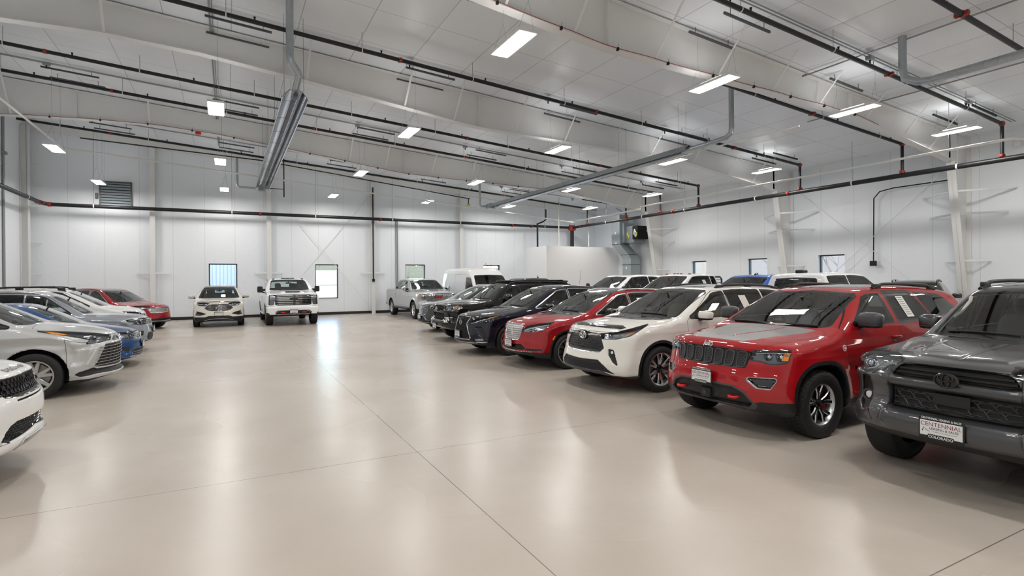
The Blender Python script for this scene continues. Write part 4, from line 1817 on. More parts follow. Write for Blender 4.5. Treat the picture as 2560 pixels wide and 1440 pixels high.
def wind_sticker(B, root, y, z, w=.05, h=.014):
    """small pale sticker at the top corner of the windscreen"""
    yy = np.array([y - w, y + w, y + w, y - w])
    zz = np.array([z - h, z - h, z + h, z + h])
    x = B.front_x(yy, zz, x0=.6, off=.005)
    b = MB()
    b.add(np.stack([x, yy, zz], 1), [(0, 1, 2, 3)], MATS['paper'])
    b.build('sticker', None, root, fix=False)


def projector(B, root, y, z, r, deep=.012):
    for sg in (-1, 1):
        x = float(B.front_x(np.array([y]), np.array([z]))[0])
        b = MB()
        b.lathe([(r * 1.25, .045), (r * 1.2, .015), (r, .012)], (x + deep, sg * y, z), 'x', 18, MATS['chrome'])
        b.ellipsoid((x + deep + .024, sg * y, z), (.02, r, r), 1, 14, 8, MATS['mirror_glass'])
        b.build('projector', None, root, smooth=1.0)


def line_pair(B, root, pts, r, m, name, off=.0, step=.025):
    for sg in (-1, 1):
        b = MB()
        front_tube(B, pts, r, off, 6, b, MATS[m], step=step)
        if sg < 0:
            b.V = [v * np.array([1, -1, 1]) for v in b.V]
        b.build(name, None, root, smooth=1.0)


def patch_pair(B, root, poly, m, name, off=.003, label=None):
    """small flat piece with a (y, z) outline laid on the nose, on both sides"""
    P = np.asarray(poly, float)
    x = B.front_x(P[:, 0], P[:, 1], off=off)
    for sg in (-1, 1):
        b = MB()
        b.add(np.stack([x, sg * P[:, 0], P[:, 1]], 1), [tuple(range(len(P)))], MATS[m])
        o = b.build(name, None, root, fix=False)
        if label:
            o['label'] = label


LOWX = lambda z, p1=1.5: FP([(-.3, .1), (-.3, z), (p1, z), (p1, .1)], 0, .75)
SILL = lambda z, a, c: SX([(a, .1), (a, z), (c, z), (c, .1)])
TAIL = lambda L, z0, z1: RP([(.55, z1), (1.05, z1), (1.10, z0), (.60, z0)], L)
RIM_SPORT = dict(m1='dark_chrome', m2='rim_silver', m3='rim_dark', n=10, w=(.03, .026), hub=.07, dish=.02)
RIM_TEN = dict(m1='rim_silver', n=10, w=(.034, .03), hub=.07, dish=.015)
RIM_FIVE = dict(m1='rim_silver', n=5, dbl=.16, w=(.045, .034), hub=.075, dish=.02)
RIM_TRUCK = dict(m1='chrome', n=6, dbl=.14, w=(.05, .04), hub=.09, dish=.02)


def hood_text(B, txt, size, x0, m, parent, bold=0.002, stretch=1.0, space=1.0, off=.006):
    """lettering lying along the front lip of the bonnet"""
    V, F = text_mesh(txt, size, 0, bold, 0, 'CENTER', space)
    yy = -V[:, 0] * stretch
    xx = x0 + V[:, 1] + B.front_x(yy, np.full(len(yy), 1.0)) - float(B.front_x(np.array([0.]), np.array([1.0]))[0])
    z = B.top_z(xx, yy, off=off)
    b = MB()
    b.add(np.stack([xx, yy, z], 1), F, m)
    return b.build('hood_lettering', None, parent, fix=False)
# ----------------------------------------------------------------- the vehicles in the near right-hand row
def slot_poly(yc, z0, z1, w, lean):
    return [(yc - w / 2 + lean, z0), (yc + w / 2 + lean, z0), (yc + w / 2, z1), (yc - w / 2, z1)]


def jeep():
    FR = FY([(0, .605), (.40, .592), (.53, .545), (.655, .40), (.60, .345), (0, .335)], 0.01)
    FRi = FY([(0, .578), (.39, .567), (.51, .52), (.60, .42), (.55, .375), (0, .37)], 0.005)
    GR = FY([(0, .792), (.52, .805), (.575, 1.0), (.4, 1.01), (0, 1.015)], 0.0)
    HL = FP([(.695, .915), (.715, .985), (.80, 1.003), (1.05, 1.008), (1.285, 1.018), (1.235, .905), (1.12, .888), (.97, .878), (.86, .905)], 0.004)
    FOG = FY([(.575, .688), (.80, .695), (.765, .62), (.665, .622)], 0.012)
    S = dict(
        L=4.82, W=.972, h=.018, paint='red_paint',
        sil=[(.55, .265), (.22, .30), (.07, .345), (.005, .43), (.0, .56), (.02, .66), (.025, .72), (.055, .79), (.085, .90), (.10, .99), (.108, 1.03), (.135, 1.075), (.20, 1.105), (.45, 1.145), (.9, 1.175), (1.15, 1.205), (1.22, 1.222), (1.26, 1.235), (1.66, 1.44), (2.06, 1.625), (2.25, 1.69), (2.6, 1.728), (3.0, 1.742), (3.6, 1.725), (4.2, 1.68), (4.46, 1.64), (4.52, 1.60), (4.70, 1.2), (4.74, 1.05), (4.76, .82), (4.82, .70), (4.80, .46), (4.6, .33), (4.35, .265)],
        bow=[(0, .36), (.5, .34), (1.0, .30), (1.25, .20), (2.2, .10)], bow_p=3.2, bowr=[(0, .25), (.8, .25), (1.6, .12)],
        crown=[(0, .0), (.15, .035), (.6, .07), (1.1, .05), (1.3, .0), (2.1, .02), (3, .06), (4.5, .06)],
        sec=[(.25, .90), (.33, .95), (.45, .972), (.60, .965), (.75, .972), (.92, .993), (1.0, .99), (1.10, .972), (1.22, .935), (1.30, .905), (1.62, .735), (1.72, .68), (1.8, .62)],
        taper=[(0, .96), (.5, .985), (1.2, 1.0), (3.7, 1.0), (4.4, .975), (4.82, .92)],
        wx=(.87, 3.785), R=.385, rr=.235, Ra=.455, arch_n=2.5, fl=.028, fls=.1, tw=.265, yw=.83, wd=2,
        ops=[recess(FRi, .05, .008), recess(FOG, .035, .006), recess(grow(GR, -.012), .012, .006),
             recess(TX([(.42, 0), (.42, .13), (1.2, .28), (1.2, 0)], 0, .9), -.008, .02),
             recess(lambda P: np.maximum(np.abs(P[:, 2] - .76) - .02, np.abs(P[:, 0] - 2.4) - 1.0), .012, .06)],
        cabin=(1.35, 4.45, .95), dash=(1.45, 1.08), driver=-1, seats=(2.15, 3.15), seat_z=.66, rv=(1.95, 1.50),
        rim=dict(m1='rim_dark', m2='satin_chrome', m3='rim_dark', n=5, dbl=.30, dbl0=.10, mid=.62, w=(.04, .046), edge=True, hub=.062, dish=.022, cal='red_plastic', blocks=True, cap='gloss_black'),
        mir=(1.68, 1.03, 1.33, .085, .135, .09, 'grey_plastic'),
        handles=((2.39, 1.085), (3.35, 1.11)), rails=(2.50, 4.10, .60, 'black_plastic', .045), rail_feet=(2.6, 4.0),
        wipers=((-.62, -.02, 1.30, 1.245), (.0, .62, 1.245, 1.30)), fin=(4.25, 'red_paint'), plate=(-.035, .005, .655, 0.02),
        regions=[
            ('windshield', 'glass', FY([(0, 1.258), (.60, 1.248), (.715, 1.262), (.625, 1.57), (.58, 1.605), (0, 1.636)], .012, 2.6), dict(trim=(.018, 'gloss_black'))),
            ('side_window', 'glass', SX([(1.60, 1.262), (2.10, 1.565), (2.22, 1.60), (2.44, 1.615), (2.45, 1.272)], .008), dict(mirror='split', trim=(.016, 'gloss_black'))),
            ('side_window', 'glass_privacy', SX([(2.60, 1.275), (2.58, 1.618), (3.2, 1.61), (3.36, 1.30)], .008), dict(mirror='split', trim=(.035, 'gloss_black'))),
            ('side_window', 'glass_privacy', SX([(3.47, 1.31), (3.33, 1.605), (3.92, 1.57), (4.25, 1.345)], .008), dict(mirror='split', trim=(.025, 'gloss_black'))),
            ('rear_window', 'glass_privacy', lambda P: np.maximum(poly_sd([(0, 1.22), (.62, 1.22), (.56, 1.55), (0, 1.58)], np.abs(P[:, 1]), P[:, 2]), 4.3 - P[:, 0]), dict(trim=(.03, 'gloss_black'))),
            ('tail_light', 'tail_red', RP([(.62, 1.18), (1.10, 1.12), (1.15, 1.0), (.66, .98)], 4.82), dict(mirror='split')),
            ('headlight', 'lens', HL, dict(mirror='split', lamp='lamp_dark', trim=(.014, 'gloss_black'), trim_name='lamp_surround')),
            ('fog_light', 'gloss_black', FOG, dict(mirror='split', trim=(.018, 'steel'), trim_name='fog_bezel')),
            ('grille', 'black_plastic', GR, dict()),
            ('lower_intake', 'black_plastic', FRi, {}),
            ('bumper_frame', 'grey_plastic', FR, {}),
            ('lower_bumper', 'black_plastic', FP([(-.2, .2), (-.2, .342), (.60, .345), (.70, .41), (.82, .448), (1.42, .455), (1.42, .2)], 0, .62), {}),
            ('arch_trim', 'black_plastic', lambda P: np.maximum(np.minimum(B_r(S, P, 0), B_r(S, P, 1)) - S['Ra'] - .05, .5 - np.abs(P[:, 1])), {}),
            ('sill_trim', 'black_plastic', SX([(1.0, .2), (1.0, .40), (3.7, .40), (3.7, .2)]), {}),
            ('hood_line', 'red_paint', TX([(.36, .0), (.36, .125), (1.16, .285), (1.16, .27), (.376, .112), (.376, .0)], 0, 1.0), {}),
            ('hood_decal', 'hood_grey', TX([(.215, 0), (.22, .26), (.25, .38), (.34, .45), (.7, .50), (1.2, .64), (1.215, 0)], .01, 1.0), {}),
            ('hood', 'red_paint', TX([(-.1, 0), (-.1, .60), (.34, .70), (.7, .76), (1.17, .80), (1.225, .72), (1.235, 0)], .0, 1.022), dict(seam=True)),
            ('roof_glass', 'gloss_black', TX([(2.42, 0), (2.42, .40), (3.5, .40), (3.5, 0)], .03, 1.5), dict(trim=(.012, 'black_plastic'))),
            ('front_door', 'red_paint', SX([(1.38, .42), (1.33, 1.0), (1.36, 1.22), (2.00, 1.60), (2.12, 1.655), (2.52, 1.66), (2.53, 1.0), (2.52, .42)]), dict(mirror='split', seam=True)),
            ('rear_door', 'red_paint', SX([(2.525, .42), (2.53, 1.66), (3.3, 1.655), (3.42, 1.3), (3.45, 1.0), (3.28, .72), (3.24, .42)]), dict(mirror='split', seam=True)),
        ])

    def extra(B, root):
        # seven upright openings, each with a ring and a mesh
        for k in range(7):
            yc = (k - 3) * .155
            w = .115 - abs(k - 3) * .004
            lean = -np.sign(yc) * .012 * abs(k - 3) / 3
            q = .022
            P = chaikin([(yc - w / 2 + lean, .815 + q), (yc - w / 2 + lean + q, .815), (yc + w / 2 + lean - q, .815), (yc + w / 2 + lean, .815 + q), (yc + w / 2, .992 - q), (yc + w / 2 - q, .992), (yc - w / 2 + q, .992), (yc - w / 2, .992 - q)], 2)
            b = MB()
            front_tube(B, P, .0075, .006, 6, b, MATS['grey_plastic'], True)
            ring = b.build('grille_slot', None, root, smooth=1.0)
            b = MB()
            c = P.mean(0)
            Q = np.vstack([c, c + (P - c) * .95])
            x = B.front_x(Q[:, 0], Q[:, 1], off=.004)
            b.add(np.stack([x, Q[:, 0], Q[:, 1]], 1), [(0, i, i % (len(Q) - 1) + 1) for i in range(1, len(Q))], MATS['mesh_black'])
            b.build('slot_mesh', None, ring, smooth=1.0)
        proj_text(B, 'Jeep', .085, .02, 1.044, MATS['satin_chrome'], root, 'badge', .002, .0, .008)
        # mesh and radar in the low opening, tow hooks
        b = MB()
        Q = [(-.27, .545), (.27, .545), (.24, .40), (-.24, .40)]
        g = [(y, z) for y in np.linspace(-.27, .27, 9) for z in (.40, .545)]
        ys = np.linspace(-.26, .26, 12)
        x0 = B.front_x(ys, np.full(12, .395), off=-.012)
        x1 = B.front_x(ys, np.full(12, .55), off=-.012)
        V = [(x0[i], ys[i], .395) for i in range(12)] + [(x1[i], ys[i], .55) for i in range(12)]
        b.add(V, [(i, i + 1, 13 + i, 12 + i) for i in range(11)], MATS['mesh_fine'])
        b.build('lower_mesh', None, root)
        b = MB()
        xr = float(B.front_x(np.array([0.0]), np.array([.45]))[0])
        b.rbox((xr - .01, 0, .455), (.03, .075, .06), .015, MATS['black_plastic'])
        b.cyl((xr - .045, 0, .455), (xr - .035, 0, .455), .03, 16, MATS['gloss_black'])
        b.build('radar_sensor', None, root, smooth=.6)
        for sg in (-1, 1):
            b = MB()
            y0 = sg * .40
            xr = float(B.front_x(np.array([y0]), np.array([.47]))[0])
            b.tube([(xr + .05, y0 - .045, .47), (xr - .055, y0 - .045, .468), (xr - .075, y0 - .02, .467), (xr - .075, y0 + .02, .467), (xr - .055, y0 + .045, .468), (xr + .05, y0 + .045, .47)], .017, 8, MATS['red_plastic'])
            b.build('tow_hook', None, root, smooth=.9)
        # lamp inside: projectors and amber corner
        for sg in (-1, 1):
            for yy, zz, r in ((.70, .945, .036), (.80, .945, .04)):
                x = float(B.front_x(np.array([yy]), np.array([zz]))[0])
                b = MB()
                b.lathe([(r * 1.25, .045), (r * 1.2, .015), (r, .012)], (x + .012, sg * yy, zz), 'x', 20, MATS['chrome'])
                b.ellipsoid((x + .034, sg * yy, zz), (.02, r, r), 1, 16, 8, MATS['mirror_glass'])
                b.build('projector', None, root, smooth=1.0)
            b = MB()
            zz = np.array([.915, .955, 1.005])
            yy = np.array([.868, .872, .882])
            V = []
            for dy in (-.03, .018):
                x = B.front_x(yy + dy, zz, off=.002)
                V += [(x[i], sg * (yy[i] + dy), zz[i]) for i in range(3)]
            b.add(V, [(0, 1, 4, 3), (1, 2, 5, 4)], MATS['amber'])
            b.build('turn_signal', None, root)
            b = MB()
            front_tube(B, [(.60, .975), (.72, .992), (.84, .998)], .006, -.01, 6, b, MATS['lamp_white'])
            if sg > 0:
                o = b.build('running_light', None, root)
            else:
                b.V = [v * np.array([1, -1, 1]) for v in b.V]
                o = b.build('running_light', None, root)
        # buyers' sheet in the rear door glass, round badge and name plate on the near flank
        for sg in (-1,):
            xx = np.array([2.78, 2.95, 2.95 + .04, 2.82 + .0])
            zz = np.array([1.585, 1.585, 1.315, 1.315])
            y = B.side_y(xx, zz, off=.004)
            b = MB()
            b.add(np.stack([xx, sg * y, zz], 1), [(0, 1, 2, 3)], MATS['paper'])
            for q in range(9):
                t0 = .06 + q * .1
                A = np.array([[2.79 + .012 + t0 * .04, 1.585 - t0 * .27], [2.94 + t0 * .04 - .02, 1.585 - t0 * .27]])
                A2 = A - np.array([0, .006])
                R4 = np.vstack([A, A2[::-1]])
                yy = B.side_y(R4[:, 0], R4[:, 1], off=.006)
                b.add(np.stack([R4[:, 0], sg * yy, R4[:, 1]], 1), [(0, 1, 2, 3)], MATS['paper_ink'])
            b.build('window_sheet', None, root, fix=False)
            b = MB()
            t = np.linspace(0, 2 * PI, 25)[:-1]
            for r, m, of in ((.038, 'plate_white', .004), (.026, 'red_plastic', .006), (.016, 'plate_white', .008)):
                xx = 1.27 + r * np.cos(t)
                zz = 1.01 + r * np.sin(t)
                y = B.side_y(xx, zz, off=of)
                b.add(np.stack([xx, sg * y, zz], 1), [tuple(range(24))], MATS[m])
            b.build('round_badge', None, root, fix=False)
            b = MB()
            xx = np.array([1.52, 1.80, 1.80, 1.52])
            zz = np.array([.735, .735, .77, .77])
            y = B.side_y(xx, zz, off=.006)
            b.add(np.stack([xx, sg * y, zz], 1), [(0, 1, 2, 3)], MATS['dark_chrome'])
            b.build('name_plate', None, root, fix=False)
    S['extra'] = extra
    return S


make_vehicle(jeep(), 'sport_utility_vehicle', (5.15, 4.77), PI, 'bright red SUV with a grey hood panel, seven grille slots and red tow hooks', 'car')
def highlander():
    GR = FY([(0, .955), (.36, .935), (.42, .90), (.505, .73), (.46, .68), (0, .662)], .008)
    HL = FP([(.56, .945), (.63, .878), (.95, .883), (1.28, .94), (1.64, 1.098), (1.3, 1.04), (.9, .975)], .003)
    FOG = FY([(.60, .715), (.67, .70), (.765, .47), (.70, .52), (.615, .63)], .006)
    LG = FY([(0, .515), (.46, .53), (.56, .46), (.72, .325), (.5, .375), (0, .375)], .004)
    DF = FY([(0, 1.052), (.50, 1.042), (.68, 1.034), (.71, 1.055), (.58, 1.085), (0, 1.096)], .0, .8)
    S = dict(L=4.95, W=.965, h=.02, paint='pearl_paint',
             sil=[(.6, .24), (.2, .275), (.06, .31), (.0, .37), (-.005, .47), (.02, .55), (.045, .62), (.065, .68), (.1, .85), (.135, .95), (.19, 1.02), (.3, 1.075), (.6, 1.125), (1.0, 1.16), (1.27, 1.178), (1.36, 1.20), (1.8, 1.42), (2.22, 1.612), (2.45, 1.685), (2.9, 1.725), (3.4, 1.73), (4.0, 1.705), (4.5, 1.64), (4.62, 1.60), (4.82, 1.2), (4.9, 1.0), (4.95, .7), (4.92, .45), (4.7, .3), (4.4, .24)],
             bow=[(0, .42), (.5, .38), (1.1, .30), (1.4, .24), (2.2, .12)], bow_p=2.8, bowr=[(0, .25), (.8, .25), (1.6, .12)],
             crown=[(0, .0), (.15, .03), (.6, .06), (1.2, .05), (1.4, .0), (2.2, .02), (3, .06), (4.5, .06)],
             sec=[(.24, .90), (.33, .955), (.5, .975), (.7, .965), (.85, .98), (.97, 1.0), (1.1, .975), (1.18, .945), (1.28, .91), (1.6, .745), (1.7, .69), (1.78, .62)],
             taper=[(0, .95), (.5, .98), (1.2, 1.0), (3.8, 1.0), (4.5, .97), (4.95, .92)],
             wx=(1.0, 3.85), R=.375, rr=.262, Ra=.425, fl=.02, tw=.235, yw=.84, wd=2,
             ops=[recess(GR, .03, .01), recess(FOG, .03, .006), recess(LG, .035, .008), recess(DF, -.016, .006)],
             cabin=(1.5, 4.6, .92), dash=(1.6, 1.03), seats=(2.35, 3.3), seat='seat_tan', seat_z=.63, rv=(2.08, 1.5),
             rim=dict(m1='rim_chrome', m2='rim_chrome', m3='dark_chrome', n=6, dbl=.19, dbl0=.07, w=(.045, .042), hub=.07, dish=.03),
             mir=(1.87, 1.06, 1.225, .078, .13, .075, 'pearl_paint'), handles=((2.6, 1.03), (3.55, 1.05)), rails=(2.6, 4.35, .60, 'black_plastic', .03),
             wipers=((-.6, .0, 1.44, 1.40),), fin=(4.3, 'pearl_paint'), door_t=(2.28, 1.68))
    S['regions'] = glasshouse(S, 1.36, 1.185, 2.22, 1.61, .77, .67, [(1.5, 1.185), (3.9, 1.23), (4.4, 1.28)], [(2.66, 2.74), (3.62, 3.72), (4.42, 4.4, .22)], ('glass', 'glass_privacy', 'glass_privacy'), .024, rear=(.62, 1.25, .55, 1.54), wtrim=.05) + [
        ('tail_light', 'tail_red', TAIL(4.95, .95, 1.12), dict(mirror='split')),
        ('headlight', 'lens', HL, dict(mirror='split', lamp='lamp_chrome', trim=(.008, 'gloss_black'), trim_name='lamp_surround')),
        ('fog_surround', 'black_plastic', FOG, dict(mirror='split')),
        ('grille', 'mesh_black', GR, dict(trim=(.018, 'chrome'), trim_name='grille_surround')),
        ('lower_grille', 'black_plastic', LG, {}),
        ('hood_deflector', 'gloss_black', DF, {}),
        ('lower_lip', 'grey_plastic', FP([(-.2, .1), (-.2, .372), (.62, .372), (.9, .30), (1.5, .30), (1.5, .1)], 0, .6), {}),
        arch_trim(S, .05), ('sill_trim', 'black_plastic', SILL(.36, 1.0, 3.85), {}),
        ('hood', 'pearl_paint', TX([(-.1, 0), (-.1, .55), (.3, .70), (.7, .80), (1.32, .85), (1.33, .6), (1.36, 0)], 0, .985), dict(seam=True)),
        ('roof_glass', 'gloss_black', TX([(2.5, 0), (2.5, .40), (3.5, .40), (3.5, 0)], .03, 1.5), {}),
    ] + doors(S, (1.58, 2.72, 3.72), .40, 1.17)

    def extra(B, root):
        emblem(B, root, 0, .905, .088, .058, MATS['chrome'], 'rings', off=.02, r=.009, back=MATS['dark_chrome'])
        line_pair(B, root, [(.09, .915), (.2, .93), (.36, .928), (.44, .925)], .016, 'chrome', 'grille_wing', .004)
        grille_net(B, root, [(0, .88), (.38, .88), (.47, .73), (.44, .69), (0, .675)], .062, .62, .0045, 'dark_chrome', kind='dash')
        bars(B, root, (.41, .445, .48), lambda z: .46 + (.50 - z) * 1.0, .010, 'black_plastic', 'lower_bar', .012)
        projector(B, root, .56, .925, .028)
        line_pair(B, root, [(.50, .905), (.58, .895), (.62, .93), (.68, .90), (.74, .935)], .006, 'lamp_white', 'running_light', -.012)
        for sg in (-1, 1):
            b = MB()
            pts = [(.80, .935), (.845, .985), (.90, 1.06), (.925, 1.07)]
            P = np.array([(.79, .935), (.83, .945), (.875, 1.0), (.935, 1.07), (.90, 1.055), (.84, .985)])
            x = B.front_x(P[:, 0], P[:, 1], off=.003)
            b.add(np.stack([x, sg * P[:, 0], P[:, 1]], 1), [tuple(range(6))], MATS['amber'])
            b.build('turn_signal', None, root, fix=False)
            b = MB()
            x = float(B.front_x(np.array([.65]), np.array([.665]))[0])
            b.ellipsoid((x - .008, sg * .65, .665), (.015, .032, .026), 1, 14, 8, MATS['lamp_white'])
            b.build('fog_light', None, root, smooth=1)
        sheet(B, root, 3.02, 3.2, 1.3, 1.53, -1)
        sheet(B, root, 3.02, 3.2, 1.3, 1.53, 1)
    S['extra'] = extra
    return S


def corsair():
    GR = FY([(0, .905), (.30, .895), (.345, .86), (.30, .66), (.25, .615), (0, .60)], .012)
    HL = FP([(.475, .80), (.52, .765), (.95, .785), (1.18, .83), (1.42, .965), (1.0, .935), (.65, .875)], .005)
    LG = FY([(0, .50), (.42, .50), (.52, .44), (.50, .41), (0, .395)], .004)
    S = dict(L=4.587, W=.935, h=.023, paint='lincoln_red',
             sil=[(.6, .23), (.2, .27), (.05, .32), (.0, .38), (.0, .46), (.03, .55), (.05, .62), (.075, .78), (.10, .88), (.16, .945), (.3, .995), (.6, 1.05), (1.0, 1.09), (1.22, 1.11), (1.32, 1.135), (1.75, 1.34), (2.18, 1.52), (2.4, 1.585), (2.8, 1.625), (3.2, 1.625), (3.7, 1.59), (4.1, 1.52), (4.25, 1.47), (4.48, 1.1), (4.54, .9), (4.587, .68), (4.55, .42), (4.35, .29), (4.1, .23)],
             bow=[(0, .40), (.5, .36), (1.1, .30), (1.4, .24), (2.2, .12)], bow_p=2.6, bowr=[(0, .25), (.8, .25), (1.6, .12)],
             crown=[(0, .02), (.15, .05), (.6, .08), (1.1, .05), (1.35, .0), (2.2, .02), (3, .06), (4.5, .06)],
             sec=[(.23, .90), (.33, .95), (.5, .97), (.68, .965), (.8, .985), (.9, 1.0), (1.02, .975), (1.1, .945), (1.2, .91), (1.5, .745), (1.6, .69), (1.7, .62)],
             taper=[(0, .95), (.5, .98), (1.2, 1.0), (3.5, 1.0), (4.2, .97), (4.6, .91)],
             wx=(.92, 3.63), R=.365, rr=.262, Ra=.41, fl=.02, tw=.24, yw=.81,
             ops=[recess(GR, .015, .01), recess(LG, .03, .008), recess(TX([(.4, .18), (.4, .3), (1.2, .42), (1.2, .2)], 0, .8), -.010, .05)],
             cabin=(1.45, 4.3, .85), dash=(1.55, .96), seats=(2.25, 3.1), seat_z=.57, rv=(2.0, 1.42),
             rim=RIM_SPORT, mir=(1.9, 1.04, 1.155, .075, .125, .07, 'gloss_black'), handles=((2.55, .95), (3.4, .97)),
             wipers=((-.55, .0, 1.40, 1.36),), rails=(2.45, 3.9, .57, 'satin_chrome', .02), plate=(-.02, .0, .52, 0), door_t=(2.24, 1.58))
    S['regions'] = glasshouse(S, 1.32, 1.12, 2.18, 1.52, .74, .63, [(1.4, 1.10), (3.6, 1.15), (4.1, 1.2)], [(2.60, 2.68), (3.46, 3.54), (4.05, 4, .25)], ('glass', 'glass_privacy', 'glass_privacy'), .02, 'satin_chrome', .10, rear=(.58, 1.15, .5, 1.42), wtrim=.05) + [
        ('roof_panel', 'gloss_black', TX([(2.2, 0), (2.2, .56), (4.2, .54), (4.2, 0)], .02, 1.38), {}),
        ('tail_light', 'tail_red', TAIL(4.587, .85, 1.0), dict(mirror='split')),
        ('headlight', 'lens', HL, dict(mirror='split', lamp='lamp_chrome', trim=(.008, 'gloss_black'), trim_name='lamp_surround')),
        ('grille', 'mesh_silver', GR, dict(trim=(.016, 'chrome'), trim_name='grille_surround')),
        ('lower_grille', 'black_plastic', LG, {}),
        ('lower_vent', 'black_plastic', FP([(.60, .44), (.70, .40), (1.18, .41), (1.10, .445)], .003), {}),
        ('lower_chrome', 'chrome', FP([(-.2, .372), (1.12, .39), (1.12, .375), (-.2, .352)], 0, .6), {}),
        ('lower_lip', 'black_plastic', FP([(-.2, .1), (-.2, .36), (1.1, .37), (1.55, .36), (1.55, .1)], 0, .6), {}),
        arch_trim(S, .045), ('sill_trim', 'black_plastic', SILL(.33, .9, 3.6), {}),
        ('hood', 'lincoln_red', TX([(-.1, 0), (-.1, .5), (.3, .62), (.7, .74), (1.28, .80), (1.29, .6), (1.33, 0)], 0, .915), dict(seam=True)),
    ] + doors(S, (1.52, 2.66, 3.52), .36, 1.08)

    def extra(B, root):
        b = MB()
        x = float(B.front_x(np.array([0.0]), np.array([.765]))[0])
        for q in (((-.018, -.07), (.018, .07)),):
            b.box((x - .012, -.03, .69), (x + .01, .03, .84), MATS['chrome'])
        b.build('emblem', None, root)
        bars(B, root, (.645, .68, .715, .75, .785, .82, .855), lambda z: .25 + (z - .6) * .28, .008, 'chrome', 'grille_bar', .004, .01)
        bars(B, root, (.425, .455, .48), .44, .008, 'dark_chrome', 'lower_bar', .012, .01)
        line_pair(B, root, [(.44, .80), (.58, .845), (.72, .885), (.82, .915)], .006, 'lamp_white', 'running_light', -.005)
        projector(B, root, .55, .80, .026)
        projector(B, root, .64, .815, .026)
        for sg in (-1, 1):
            P = [(.52, .62), (.57, .70), (.60, .70), (.55, .62)]
            xx = np.array([q[0] for q in P])
            zz = np.array([q[1] for q in P])
            y = B.side_y(xx, zz, off=.004)
            b = MB()
            b.add(np.stack([xx, sg * y, zz], 1), [(0, 1, 2, 3)], MATS['amber'])
            b.build('side_marker', None, root, fix=False)
        sheet(B, root, 2.85, 3.05, 1.22, 1.42, -1)
    S['extra'] = extra
    return S


